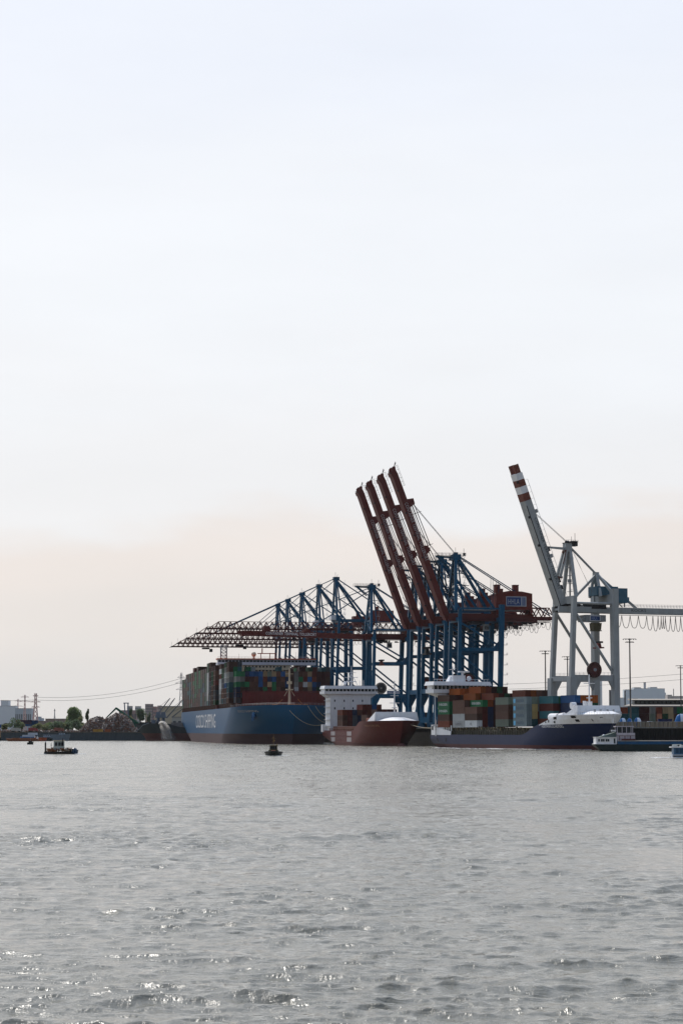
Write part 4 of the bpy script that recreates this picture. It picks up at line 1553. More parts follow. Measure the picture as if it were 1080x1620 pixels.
    mb.build('hoist_rope', M_ROPE, t)
    # trolley with cab and spreader under the girder
    tx = 4.0 + (loc[1] * 0.37) % 11
    mb = MB()
    mb.b2((tx - 3, -3.6, H - 3.2), (tx + 3, 3.6, H - 2.1))
    mb.b2((tx - 2, -2, H - 2.1), (tx + 2, 2, H - .5))
    tr = mb.build('trolley', M_DARK, t)
    mb = MB()
    mb.box((tx + 4.6, -1, H - 5), (2.6, 2.4, 2.8), 0, 0, (.9, .9))
    mb.b2((tx + 3, -2.2, H - 3.6), (tx + 6, .2, H - 3.3))
    cb = mb.build('operator_cab', M_GREY, tr)
    MB().b2((tx + 3.5, -2.24, H - 5.8), (tx + 5.8, -2.18, H - 4.3)).build('window', M_GLASS, cb)
        # cable reel and sign on the lower portal beam
    mb = MB()
    cx, cz, rr = 4.6, 22.3, 3.3
    yy = -W - .2
    mb.tube((cx, yy - .55, cz), (cx, yy + .55, cz), rr, 28, None, 0)
    mb.tube((cx, yy - .75, cz), (cx, yy - .56, cz), rr * .72, 24, None, 1)
    mb.tube((cx, yy - .9, cz), (cx, yy - .76, cz), .6, 10, None, 0)
    for i in range(12):
        a = 2 * PI * i / 12
        mb.bar((cx + .5 * math.cos(a), yy - .62, cz + .5 * math.sin(a)), (cx + rr * .97 * math.cos(a), yy - .62, cz + rr * .97 * math.sin(a)), .18, .1, 0)
    mb.build('cable_reel', [M_DIAL if reel_grey else M_DARK, M_DARK if reel_grey else M_MAROON], t)
    if reel_grey:
        mb = MB()
        mb.b2((8, yy - .3, 18.6), (15.3, yy, 20.9), 1)
        mb.b2((8.2, yy - .34, 18.8), (12.6, yy - .29, 20.7), 0)
        for x in (13.1, 13.9, 14.6):
            mb.b2((x, yy - .34, 18.8), (x + .35, yy - .29, 20.7), 0)
        mb.build('sign', [M_SIGNBLUE, M_LETTER], t)
        lettering('HHLA', flat((8.5, yy - .36, 19.1), (1, 0, 0), (0, 0, 1), 3.8, 1.3, .02), M_LETTER, t)
    # stair tower on the land leg
    mb = MB()
    for i in range(9):
        z = 6 + i * 4.6
        mb.b2((G + 1.6, -W - 1.8, z), (G + 3.2, -W + .2, z + .12))
        handrail(mb, [(G + 3.2, -W - 1.8, z), (G + 3.2, -W + .2, z)], 1, n=2)
    mb.build('stair', M_GREY, t)
    return t


def spreader(label, loc, rz, m=None, s=1.0):
    t = thing('spreader', label, 'spreader', loc, rz)
    MB().b2((-1.2 * s, -3.2 * s, 0), (1.2 * s, 3.2 * s, .6 * s)).build('frame', m or M_MAROON2, t)
    MB().box((0, 0, 1.5 * s), (1.6 * s, 3.0 * s, 1.8 * s), 0, 0, (.8, .7)).build('headblock', m or M_MAROON2, t)
    mb = MB()
    for y in (-2, 2):
        mb.b2((-1.1 * s, y * s - .3, 2.4 * s), (1.1 * s, y * s + .3, 3.2 * s))
    mb.build('sheave', M_DARK, t)
    return t


QDX = -.21
RZB = R(12)
UPG = 'blue cranes with raised booms'
for i, (px, Y, s) in enumerate(((717, 1000, 1.0), (695, 1028, 1.0), (673.5, 1057, 1.0), (654.0, 1085, 1.0))):
    x = X_at(px, Y)
    blue_crane(['raised boom blue crane whose machinery house sign is in clear view, nearest of the four',
                'blue crane with raised maroon boom, second from the white crane side',
                'blue crane with raised maroon boom, third counting from the white crane side',
                'blue crane with raised maroon boom beside the lowered one, farthest of the four'][i],
               (x, Y, QZ), RZB, [69.5, 69.7, 70.0, 70.4][i], UPG, s)
c5 = blue_crane('blue crane with lowered maroon boom reading CONTAINER TERMINAL TOLLERORT, beside the raised ones', (X_at(584, 1167), 1167, QZ), RZB, 1.2, 'blue cranes with lowered booms', .963, reel_grey=True)


def truss_crane(label, loc, rz, sc_=1.0, tx=-22):
    t = thing('container_crane', label, 'container crane', loc, rz, 'blue cranes with lowered booms')
    t.scale = (sc_,) * 3
    G, W, H = 18.0, 8.0, 57.5
    for y in (-W, W):
        MB().bar((-2.6, y, 2.5), (0, y * .9, H + 8), 1.9, 1.7, 0, 1.5, 1.3).build('leg', M_BLUE, t)
        MB().bar((G, y, 2.5), (G, y * .9, H + 5), 2.6, 2.0).build('leg', M_BLUE, t)
        mb = MB()
        for a_, b_, w_, h_ in (((-2.2, y * .98, 16), (G, y * .98, 16), 1.4, 1.8), ((-1, y * .94, 35), (G, y * .94, 35), 1.2, 1.5), ((0, y * .9, H + 5.4), (G, y * .9, H + 5.4), 1.0, 1.0)):
            MB().bar(a_, b_, w_, h_).build('portal_beam', M_BLUE, t)
        MB().bar((-.3, y * .92, 50), (G, y * .94, 36), .7).build('brace', M_BLUE, t)
        MB().bar((-1.4, y * .95, 33), (G, y * .97, 17), .7).build('brace', M_BLUE, t)
    for x, z in ((-2.4, 4), (G, 4), (-1, 35), (G, 35), (0, H + 5), (G, H + 5)):
        MB().bar((x, -W, z), (x, W, z), 1.3, 1.6).build('cross_beam', M_BLUE, t)
    bogies(t, G, W, M_BLUE)
    # truss boom and girder
    for nm, x0, x1, n in (('boom', -75.6, -1.5, 20), ('girder', -1, G + 24, 11)):
        mb = MB()
        for y in (-3, 3):
            mb.bar((x0, y, H), (x1, y, H), .5, .75)
            zigzag(mb, (x0 + 4, y, H + .3), (x1, y, H + .3), 3.7, n, .3, Vector((0, -y / 3.7 * .9 / 1, 1)))
        for y in (-.35, .35):
            mb.bar((x0 + 6, y, H + 4.1), (x1, y, H + 4.1), .3)
        mb.bar((x0, -3, H), (x0 + 6, -.35, H + 4.1), .3); mb.bar((x0, 3, H), (x0 + 6, .35, H + 4.1), .3)
        for i in range(n + 1):
            x = lerp(x0, x1, i / n)
            mb.bar((x, -3, H), (x, 3, H), .3, .4)
        ob = mb.build(nm, M_MAROON, t)
        mb = MB()
        mb.b2((x0, -3.9, H - .1), (x1, -3.4, H))
        if nm == 'boom':
            mb.b2((x0 - .8, -3.2, H - .5), (x0 + .4, 3.2, H + .4))
            mb.bar((x0 - 2.6, -3, H - .8), (x0, -3, H - .4), .3); mb.bar((x0 - .6, 0, H + 1), (x0 - .6, 0, H + 3.4), .12)
        mb.build('walkway', M_DARK, ob)
    cable_loops(t, G + 2, G + 23, H - .8, -3.4, 9, 2.6)
    AX, AZ = -.6, H + 29.5
    mb = MB()
    for s in (-1, 1):
        mb.bar((-1.2, s * 7, H + 5), (AX - .3, s * 1.1, AZ), 1.25, 1.1)
        mb.bar((1.6, s * 7, H + 5), (AX + .4, s * 1.1, AZ), .7, .7)
        mb.bar((AX + .6, s * 1.1, AZ - 1), (G - 1, s * 6.5, H + 6), 1.05, 1.15)
    for k in (.3, .6):
        hw = 7 - 5.9 * k
        mb.bar((-1, -hw, H + 5 + 24.5 * k), (-1, hw, H + 5 + 24.5 * k), .5)
    mb.b2((AX - 1.5, -1.8, AZ - .6), (AX + 1.9, 1.8, AZ + 1.4))
    mb.bar((AX - .2, 0, AZ + 1.4), (AX - .2, 0, AZ + 4.2), .15); mb.bar((AX + .8, 1, AZ + 1.4), (AX + 1.4, 1, AZ + 3), .15)
    af = mb.build('a_frame', M_BLUE, t)
    mb = MB()
    for i in range(8):
        z = H + 6 + i * 2.9
        mb.b2((3.4, -2.6, z), (4.8, -.8, z + .12))
        handrail(mb, [(3.4, -2.6, z), (4.8, -2.6, z)], 1.0, n=2)
        mb.bar((3.5, -2.5, z), (4.6, -2.5, z + 2.9), .12)
    mb.build('stair', M_WHITE, af)
    mb = MB()
    for s in (-1, 1):
        mb.bar((AX - .8, s * .9, AZ + .4), (-58, s * .5, H + 4.2), .36, .44)
        mb.bar((AX - .8, s * .9, AZ - .6), (-30, s * .5, H + 4.2), .26, .3)
        mb.bar((AX + .8, s * .9, AZ + .4), (G + 22, s * .6, H + 4.2), .28, .32)
    mb.build('stay', M_BLUE, t)
    mb = MB()
    mb.box((G + 9, 0, H + 8.6), (13, 7, 5.6), 0, 0, (.98, .9))
    mb.b2((G + 3, -4.4, H + 4.6), (G + 15, 4.4, H + 5.8))
    mb.b2((G + 5, -1, H + 11.4), (G + 7, 1, H + 13.8))
    mb.build('machinery_house', M_MAROON2, t)
    mb = MB()
    mb.b2((-4, -3.4, H + 5.6), (-.5, 3.4, H + 8.4))
    mb.build('hoist_cabin', M_WHITE, t)
    mb = MB()
    mb.b2((tx - 2.4, -2.4, H - 1.7), (tx + 2.4, 2.4, H - .7)); mb.box((tx + 3.6, -1, H - 2.6), (2.0, 2.0, 2.2))
    mb.build('trolley', M_DARK, t)
    return t


tl = ['blue crane with lattice boom, tallest apex beside the lowered solid boom', 'second lattice boom crane from the lowered solid boom',
      'middle one of the five lattice boom cranes above the giant ship', 'fourth lattice boom crane counting from the lowered solid boom', 'farthest lattice boom crane, reaching furthest out over the giant ship']
for i, (px, Y) in enumerate(((532.5, 1258), (505.5, 1308), (478.5, 1364), (456, 1412), (440, 1452))):
    truss_crane(tl[i], (X_at(px, Y), Y, QZ), RZB, [1.0, .99, .974, .96, .95][i], [4, -20, 6, -34, -52][i])

# grey-white crane on the right-hand berth
def white_crane(loc, rz):
    t = thing('container_crane', 'grey white crane with raised red and white tipped boom, standing alone', 'container crane', loc, rz)
    G, W, H = 19.3, 9.0, 50.0
    m = M_CRWHITE
    for y in (-W, W):
        mb = MB()
        mb.bar((-1.2, y, 21), (.6, y * .94, H + 5), 2.0, 1.8, 0, 2.1, 1.8)
        mb.bar((-1.6, y, 2.5), (-1.2, y, 21), 3.6, 3.2, 0, 3.6, 3.0)
        mb.build('leg', m, t)
        MB().bar((G, y, 2.5), (G, y * .96, H + 8.5), 3.2, 2.6).build('leg', m, t)
        mb = MB()
        mb.bar((-1.2, y, 20.8), (G, y, 20.8), 1.6, 2.5)
        mb.prism([(.2, y - .7, 19.6), (3, y - .7, 19.6), (.4, y - .7, 15)], (0, 1.4, 0))
        mb.prism([(G - 1.2, y - .7, 19.6), (G - 3.2, y - .7, 19.6), (G - 1.3, y - .7, 16)], (0, 1.4, 0))
        handrail(mb, [(0, y - .8, 22.05), (G, y - .8, 22.05)], 1.1, n=10)
        mb.build('portal_beam', m, t)
        mb = MB()
        mb.tube((.8, y * .95, H - 1.5), (G - 1, y * .98, 23), .62, 10)
        mb.tube((1.2, y * .93, H + 2.2), (G, y * .95, H + 2.2), .5, 8)
        mb.build('brace', m, t)
    for x, z, h in ((.5, H + 3.6, 3.2), (G, H + 4.6, 3.4), (-1.4, 4, 2.4), (G, 4, 2.4), (-1.2, 20.6, 2)):
        MB().bar((x, -W, z), (x, W, z), 1.6, h).build('cross_beam', m, t)
    bogies(t, G, W, m)
    mb = MB()
    for y in (-2.9, 2.9):
        mb.b2((-4, y - .6, H - 1.4), (G + 52, y + .6, H + 1.0))
    for x in np.arange(-3, G + 52, 6):
        mb.b2((x - .3, -2.3, H - .6), (x + .3, 2.3, H + .2))
    gd = mb.build('girder', m, t)
    mb = MB()
    handrail(mb, [(G + 2, -3.6, H + 1.25), (G + 52, -3.6, H + 1.25)], 1.2, .05, 34)
    handrail(mb, [(G + 2, 3.6, H + 1.25), (G + 52, 3.6, H + 1.25)], 1.2, .05, 34)
    handrail(mb, [(G + 40, -4.4, H - 5.4), (G + 52, -4.4, H - 5.4)], 1.8, .06, 10)
    mb.b2((G + 40, -4.5, H - 5.7), (G + 52, -3.5, H - 5.4))
    mb.bar((G + 40, -4, H - 5.4), (G + 40, -3.4, H - 1.6), .2); mb.bar((G + 51.5, -4, H - 5.4), (G + 51.5, -3.4, H - 1.6), .2)
    mb.build('walkway', M_GREY, gd)
    lettering('KOCKS', flat((G + 11, -3.53, H - .7), (1, 0, 0), (0, 0, 1), 7, 1.2, .02), M_DARK, gd)
    rs = random.Random(4)
    mb = MB()
    xs = [G + 2, G + 6, G + 10, G + 14, G + 18, G + 21, G + 23.5, G + 25, G + 26, G + 27, G + 29.5, G + 32, G + 34.5, G + 37, G + 41, G + 47, G + 54]
    for a, b in zip(xs[:-1], xs[1:]):
        d = 6.4 - abs((b - a) - 2.5) * .75
        mb.path([(lerp(a, b, i / 10), -4.1, H - 2.4 - d * (1 - abs(-1 + i / 5) ** 3)) for i in range(11)], .13, 5)
    mb.b2((G + 2, -4.2, H - 2.4), (G + 52, -4, H - 2.2))
    mb.build('festoon_cable', M_CABLE, gd)
    # rusty walkway level above the girder between the legs
    mb = MB()
    for i in range(20):
        mb.box((rs.uniform(1, G), rs.uniform(-3, 3), H + 1.6 + rs.uniform(0, .5)), (rs.uniform(.6, 2.4), .8, rs.uniform(.4, 1.3)))
    mb.b2((G - 8, -3.6, H + .2), (G - 1, 3.6, H + 2.6))
    mb.build('machine_deck', M_DARK, gd)
    # boom
    up = R(69.8)
    Rm = Matrix.Translation((-0.5, 0, H)) @ Matrix.Rotation(up, 4, 'Y')
    T = lambda x, y, z: Rm @ Vector((x, y, z))

    def tbox(mb, a, b, m_=0):
        vs = [T(x, y, z) for z in (a[2], b[2]) for x, y in ((a[0], a[1]), (b[0], a[1]), (b[0], b[1]), (a[0], b[1]))]
        mb.add(vs, [(3, 2, 1, 0), (4, 5, 6, 7), (0, 1, 5, 4), (1, 2, 6, 5), (2, 3, 7, 6), (3, 0, 4, 7)], m_)

    BL_ = 62.5
    mb = MB()
    cuts = [(-1, -48.5, 0), (-48.5, -51.8, 1), (-51.8, -54.8, 2), (-54.8, -57.7, 1), (-57.7, -60.6, 2)]
    for a, b, mi in cuts:
        tbox(mb, (b, -2.5, -1.9), (a, 2.5, 1.3), mi)
    for y in (-2.5, 1.4):
        tbox(mb, (-64.4, y, -1.6), (-60.6, y + 1.1, .8), 1)
    for y in (-2.56, 2.5):
        tbox(mb, (-46.5, y, -1.9), (-1, y + .06, -1.55), 3)
    for x in (-43, -23):
        tbox(mb, (x - .8, -2.2, 1.3), (x + .8, 2.2, 2.6), 0)
    for x in (-57, -41.5, -29, -14):
        tbox(mb, (x - .5, -2.9, -2.7), (x + .5, -2.2, -1.9), 3)
    for x in (-26, -12, -9):
        tbox(mb, (x - .9, -1.6, 1.3), (x + .9, -.2, 2.6), 3)
    tbox(mb, (-2, -3, -2.2), (.6, 3, 1.5), 3)
    bm_ = mb.build('boom', [m, mat('boom_band_red', (0.15, 0.045, 0.03), 0.5, dirt=GRIME), M_WHITE, M_DARK], t)
    lettering('CONTAINER TERMINAL TOLLERORT', lambda u, v: T(lerp(-40.5, -8.6, u), -2.58, lerp(-.35, 1.15, v)), mat('boom_lettering_dark', (0.055, 0.075, 0.09), 0.5), bm_)
    mb = MB()
    for y in (-2.6, 2.6):
        mb.bar(T(-57, y, 2.6), T(-4, y, 2.6), .1)
        for i in range(20):
            mb.bar(T(-57 + i * 2.8, y, 1.3), T(-57 + i * 2.8, y, 2.6), .08)
    mb.bar(T(-61, -1.5, 0), T(-63.6, -1.6, .4), .14); mb.bar(T(-61, 1.5, 0), T(-62.6, 1.6, .4), .12)
    mb.build('railing', M_GREY, bm_)
    # mast and stays
    AX, AZ = 1.8, H + 28
    mb = MB()
    for s in (-1, 1):
        mb.bar((AX + 1, s * .8, AZ - 3), (2.8, s * 6, H + 5), 1.2, 1.3)
    mb.b2((AX - 1.2, -1.6, AZ - 3.6), (AX + 1.6, 1.6, AZ))
    mb.bar((AX, 0, AZ - 2.4), (-8.4, 0, AZ - 1.9), 1.3, 1.0, 0, 1, .7)
    ms = mb.build('mast', m, t)
    mb = MB()
    mb.b2((AX - 1.4, -1.8, AZ), (AX + 3.6, 1.8, AZ + .25)); mb.b2((AX + 1.8, -1.4, AZ - 1.2), (AX + 4.4, 1.4, AZ + 1))
    handrail(mb, [(AX - 1.4, -1.8, AZ + .2), (AX + 4.4, -1.8, AZ + .2)], 1.1, n=5)
    mb.tube((AX + 3.8, 0, AZ), (AX + 3.8, 0, AZ + 4.4), .1, 5); mb.tube((AX + 2.4, .5, AZ), (AX + 2.4, .5, AZ + 3), .08, 5)
    mb.tube((AX - .6, 0, AZ + .2), (AX + .6, 0, AZ + .2), 1.0, 10)
    mb.build('mast_head', M_DARK, ms)
    mb = MB()
    for s in (-1, 1):
        mb.bar((AX - .8, s * 1.2, AZ - 3), (-2.4, s * 1.6, H + 13.5), 1.0, 1.1, 0)
        mb.bar((AX - 1.2, s * 1.2, AZ - 3), (-1.0, s * 1.45, H + 19), 1.02, .4, 1)
        mb.box((-2.4, s * 1.6, H + 13.3), (2.0, .9, .9), 0, 1)
    mb.build('folded_stay', [m, mat('rusty_link', (0.12, 0.05, 0.035), 0.7)], t)
    mb = MB()
    PX, PZ = 15.2, H + 15.3
    for s in (-1, 1):
        mb.bar((PX, s * 1.0, PZ), (G - 4.4, s * 5, H + 5.4), 1.0, 1.0)
        mb.bar((PX + .2, s * 1.0, PZ), (G, s * 7, H + 7), 1.1, 1.0)
    mb.bar((PX, 0, PZ - .6), (3, 0, H + 3), 1.0, 1.0)
    mb.b2((PX - .6, -1.6, PZ - .5), (PX + .9, 1.6, PZ + .7))
    mb.build('rear_frame', m, t)
    mb = MB()
    for s in (-1, 1):
        mb.bar((AX + 1, s * .4, AZ - 1.2), (PX, s * .4, PZ + .2), .45, .5)
        mb.bar((PX + .4, s * .4, PZ), (G + 15, s * .8, H + 1.2), .45, .5)
        mb.bar((G + 2, s * 2.6, H + 6), (G + 7, s * 2.8, H + 1.2), .35, .35)
    mb.build('backstay', m, t)
    mb = MB()
    for y in (-.6, 0, .6):
        mb.bar(T(-42, y, 2.2), (AX - .2, y, AZ + .6), .09)
    mb.bar((AX + 1, -.5, AZ), (PX - 2, -.5, H + 7), .07); mb.bar((AX + 1, .5, AZ), (PX - 1, .5, H + 7), .07)
    mb.build('hoist_rope', M_ROPE, t)
    mb = MB()                               # ladder tower behind the mast
    mb.tube((3.0, 0, H + 2), (3.0, 0, AZ - 3), .35, 6)
    for i in range(6):
        z = H + 4 + i * 3.4
        mb.b2((2, -1.4, z), (4, 1.4, z + .1)); handrail(mb, [(2, -1.4, z), (4, -1.4, z)], 1, n=2)
    mb.box((2.8, 0, H + 12), (1.2, 1.4, 1.4))
    mb.build('ladder', M_GREY, t)
    # machinery house
    mb = MB()
    mb.b2((G - 5.6, -4, H + 6), (G + 4.5, 4, H + 9.8), 0); mb.b2((G + 4.5, -4, H + 5.4), (G + 9, 4, H + 9.2), 0)
    mb.b2((G + 1.8, -4.3, H + 3), (G + 9.6, 4.3, H + 5.4), 0)
    for i in range(5):
        mb.b2((G - 5 + i * 2, -4.05, H + 6), (G - 4.9 + i * 2, -4, H + 9.8), 0)
    mb.tube((G + 2, 0, H + 9.8), (G + 2, 0, H + 11.2), .3, 8)
    for x in (G + 2.2, G + 8):
        for y in (-3, 3):
            mb.bar((x, y, H + 1.2), (x, y, H + 3), .4)
    mb.build('machinery_house', M_TEAL, t)
    # trolley, cab with sign
    mb = MB()
    mb.b2((8.5, -3.8, H - 5.2), (G - 1.4, 3.8, H - 2.4))
    mb.b2((7, -3.4, H - 4.6), (8.5, 3.4, H - 3))
    tr = mb.build('trolley', M_GREY, t)
    mb = MB()
    mb.b2((10.2, -4.0, H - 5.0), (15.2, -3.84, H - 2.7), 1); mb.b2((10.5, -4.06, H - 4.75), (14.9, -3.99, H - 2.95), 0)
    mb.build('sign', [M_SIGNBLUE, M_LETTER], tr)
    lettering('HHLA', flat((10.9, -4.08, H - 4.5), (1, 0, 0), (0, 0, 1), 2.8, 1.3, .02), mat('pale_blue_lettering', (.3, .36, .55), .5), tr)
    mb = MB()
    mb.box((14.4, -1, H - 7.2), (3.6, 3.2, 3), 0, 0, (1.15, 1.1)); mb.b2((12.2, -2.8, H - 9.2), (16.4, .6, H - 8.8))
    mb.build('operator_cab', mat('cab_dark_yellow', (.10, .085, .05), .5), tr)
    mb = MB()
    cx, cz, rr, yy = 8.6, 24.2, 3.3, -W - 1.4
    mb.tube((cx, yy - .5, cz), (cx, yy + .5, cz), rr, 30, None, 0)
    for i in range(22):
        a = 2 * PI * i / 22
        mb.bar((cx + .6 * math.cos(a), yy - .58, cz + .6 * math.sin(a)), (cx + rr * .98 * math.cos(a), yy - .58, cz + rr * .98 * math.sin(a)), .22, .14, 1)
    mb.tube((cx, yy - .95, cz), (cx, yy - .5, cz), .7, 12, None, 2)
    mb.build('cable_reel', [mat('reel_dark', (.05, .03, .028), .6), mat('reel_rust_spoke', (.17, .055, .045), .6), M_GREY], t)
    return t


WY = 900
white_crane((X_at(906, WY) - 2.5, WY + 8.4, QZ), R(21))
# platform on the far land leg of the white crane and spreaders standing or hanging by the portals
spreader('rusty red spreader parked against the far leg of the white crane', at(946, 1026, 915), R(21), mat('spreader_rust', (.16, .035, .028), .6, dirt=GRIME), .95)
spreader('small rusty spreader standing on the portal beam of the lowered solid boom crane', at(603, 1053.0, 1158), RZB, mat('spreader_brown', (.14, .05, .035), .6, dirt=GRIME), 1.0)
spreader('dark spreader hanging between the legs of the raised boom cranes', at(675, 1036, 1045), RZB, M_DARK, 1.2)
mb = MB()


def rope(name, label, a, b, sag, r, m, group, cat='mooring rope', n=14):
    a, b = Vector(a), Vector(b)
    mb = MB()
    mb.path([tuple(a.lerp(b, i / n) - Vector((0, 0, sag * (1 - (2 * i / n - 1) ** 2)))) for i in range(n + 1)], r, 5)
    o = mb.build(name, m)
    return tag(o, label, cat, group)


M_HAWSER = mat('hawser', (0.42, 0.36, 0.26), 0.8)
MG = 'mooring ropes'
for i, ((ax, ay), (bx_, by), sg, lb) in enumerate((((458, 1124), (511, 1146), 3.2, 'long pale mooring rope sagging lowest across the giant bow'),
                                                  ((487, 1117), (513, 1143), 1.6, 'middle pale mooring rope from the giant bow towards the red ship stern'),
                                                  ((499, 1117.5), (515, 1134), 1.0, 'short upper mooring rope beside the red feeder bridge'))):
    rope('mooring_rope', lb, at(ax, ay, [1146, 1153, 1160][i]), at(bx_, by, 1165), sg, .14, M_HAWSER, MG)
rope('mooring_rope', 'pale mooring rope from the red bow to the blue feeder stern', at(647, 1145.5, 1025), at(690, 1151, 985), .8, .12, M_HAWSER, MG)

# ------------------------------------------------------------------ light masts on the terminal
M_MAST = mat('mast_steel', (0.105, 0.095, 0.088), 0.6, dirt=RUST)


def light_mast(px, Y, label, zb=QZ, top=48.3, s=1.0):
    p = at(px, 1155, Y)
    t = thing('light_mast', label, 'light mast', (p.x, Y, zb), 0, 'high light masts')
    MB().tube((0, 0, 0), (0, 0, top - zb), .42 * s, 10, .27 * s).build('pole', M_MAST, t)
    for k, (z, hw) in enumerate(((top - zb - .2, 2.8), (top - zb - 1.5, 1.7))):
        mb, lm = MB(), MB()
        mb.bar((-hw, 0, z), (hw, 0, z), .22)
        mb.bar((-hw * .6, -.8, z), (hw * .6, .8, z), .16); mb.bar((-hw * .6, .8, z), (hw * .6, -.8, z), .16)
        for x in np.linspace(-hw, hw, 6):
            lm.box((x, -.1, z - .22), (.5, .5, .3))
        a = mb.build('crossarm', M_MAST, t)
        lm.build('floodlight', M_DARK, a)
    MB().b2((-.9, -.9, 0), (.9, .9, .9)).build('footing', M_CONC, t)
    return t


light_mast(997, 958, 'tall light mast right of the white crane, the tallest of them', top=48.2)
light_mast(863, 1107, 'light mast left of the white crane legs, behind the blue feeder cargo')
light_mast(898, 1193, 'light mast seen between the legs of the white crane')
light_mast(1077, 1360, 'light mast at the right end of the terminal, the most distant')

# ------------------------------------------------------------------ terminal yard at the right
YG = 'containers in the terminal yard'
yard_top = [(984, 'rust red'), (1000.5, 'teal'), (1019.5, 'maroon'), (1033.5, 'grey'), (1043, 'rust red'), (1052, 'tan'), (1061, 'tan'), (1067.5, 'slate'), (1074, 'green'), (1084, 'grey'), (1094, 'brown')]
yard_mid = [(984, 'teal'), (1000.5, 'teal'), (1019.5, 'maroon'), (1033, 'grey green'), (1043, 'salmon'), (1052, 'dark green'), (1061, 'tan'), (1069, 'brown'), (1078, 'slate'), (1088, 'navy')]
I4 = Matrix.Identity(4)


def yard(lst, z, tname, jit):
    n = len(lst)
    edges = [lst[0][0] - 8] + [(a[0] + b[0]) / 2 for a, b in zip(lst[:-1], lst[1:])] + [lst[-1][0] + 6]
    for i, (px, c) in enumerate(lst):
        x0, x1 = X_at(edges[i], 985), X_at(edges[i + 1], 985)
        wd = x1 - x0 - .12
        ln = 6.06 if wd > 4 else 2.44
        where = f'{"first" if i == 0 else ORD[i]} from left, {tname} tier of the yard behind the barge'
        if ln == 6.06:
            o = container(c, I4, (x0 + x1) / 2, 985 + jit[i % 3], z, f'{c} container side, {where}', YG, 6.06, 2.9)
            if o: o.scale = (min(1.15, wd / 6.06), 1, 1)
        else:
            container(c, I4, (x0 + x1) / 2, 985 + 3 + jit[i % 3], z, f'{c} container end, {where}', YG, 6.06, 2.9, -PI / 2)


yard([(p, c) for p, c in yard_mid], 9.2, 'lowest', (0, .3, -.2))
yard([(p + 1.0, c) for p, c in yard_mid[::-1]] and [(p, c) for p, c in yard_mid], 12.12, 'middle', (0, .3, -.2)) if False else None
for lst, z, tn in ((yard_mid, 12.15, 'middle'), (yard_top, 15.1, 'top')):
    yard(lst, z, tn, (0, .25, -.15))
# boxes and stacked cargo glimpsed under the blue cranes and behind the red bow
rs = random.Random(12)
for i in range(16):
    px = 585 + i * 11.5
    c = rs.choice(['maroon', 'dark brown', 'maroon', 'navy', 'dark red', 'slate'])
    for t in range(3 if i % 5 else 2):
        container(c if t else rs.choice(['maroon', 'navy', 'dark brown']), Matrix.Rotation(R(0), 4, 'Z'), X_at(px, 1190), 1190, 8.55 + t * 2.92,
                  f'{c} container, {["lowest", "middle", "top"][t]} tier, {"first" if i == 0 else ORD[i]} quay stack from left behind the crane legs', YG, 12.19 if i % 2 else 6.06, 2.9)

# covered boats on the flood wall, skip and tarpaulins
M_TARPB = mat('tarpaulin_blue', (0.03, 0.13, 0.33), 0.4)
M_TARPW = mat('tarpaulin_white', (0.66, 0.70, 0.76), 0.4, var=.08)


def tarp_boat(px, Y, wd, ht, label, zb=QZ, split=.5):
    t = thing('covered_boat', label, 'covered boat', (X_at(px, Y), Y, zb), R(rs.uniform(-8, 8)), 'boats under blue and white covers')
    mb = MB()
    nu, nv = 14, 9
    for i in range(nu + 1):
        u = -1 + 2 * i / nu
        prof = max(.12, (1 - abs(u) ** 3.0)) ** .5
        for j in range(nv + 1):
            a = PI * j / nv
            mb.v.append((u * wd / 2, math.cos(a) * 1.6 * (.5 + .5 * prof), .8 + max(0, math.sin(a)) ** .8 * (ht - .8) * prof + .05 * math.sin(i * 1.7 + j)))
    for i in range(nu):
        for j in range(nv):
            mb.f.append((i * (nv + 1) + j, (i + 1) * (nv + 1) + j, (i + 1) * (nv + 1) + j + 1, i * (nv + 1) + j + 1))
            mb.m.append(0 if (i / nu < split) or j < 1 else 1)
    mb.build('cover', [M_TARPB, M_TARPW], t, True)
    mb = MB()
    mb.prism([(-wd * .42, -.9, .5), (wd * .42, -.9, .5), (wd * .48, -1.1, 1), (-wd * .48, -1.1, 1)], (0, 2.0, 0))
    mb.build('hull', M_TARPW, t)
    mb = MB()
    for x in (-wd * .3, wd * .3):
        mb.b2((x - .15, -.9, 0), (x + .15, .9, .5))
    mb.build('cradle', M_DARK, t)
    return t


tarp_boat(984.5, 893, 2.9, 4.1, 'white and blue covered boat nearest to the feeder bow', split=.35)
tarp_boat(995, 893, 2.3, 4.0, 'mostly blue covered boat between two paler ones', split=.8)
tarp_boat(1008, 888, 3.2, 4.2, 'white topped covered boat with a blue flank, third from the feeder bow', split=.4)
tarp_boat(1078, 888, 6.0, 5.8, 'large pale blue covered boat at the right picture edge', split=.3)
t = thing('skip', 'long dark blue open skip behind the flood wall', 'skip', (X_at(1051, 890), 890, QZ), 0)
mb = MB()
mb.box((0, 0, 2.1), (5.4, 2.2, 3.0), 0, 0, (1.06, 1.06))
for i in range(6):
    mb.b2((-2.5 + i, -1.22, .7), (-2.38 + i, -1.12, 3.3))
mb.build('tub', mat('skip_blue', (.02, .03, .09), .5, dirt=RUST), t)
MB().box((0, 0, 3.62), (5.8, 2.5, .15)).build('rim', mat('skip_blue', (.02, .03, .09)), t)
t = thing('van', 'small white van parked behind the flood wall', 'van', (X_at(1027, 890), 890, QZ), 0)
MB().box((0, 0, 1.75), (2.0, 4.4, 1.9), 0, 0, (.86, .9)).build('body', M_WHITE, t)
MB().b2((-.75, -2.24, 1.9), (.75, -2.16, 2.5)).build('window', M_GLASS, t)
for sx in (-.8, .8):
    for sy in (-1.4, 1.4):
        MB().tube((sx - .12, sy, .36), (sx + .12, sy, .36), .36, 12).build('wheel', M_BLACK, t)

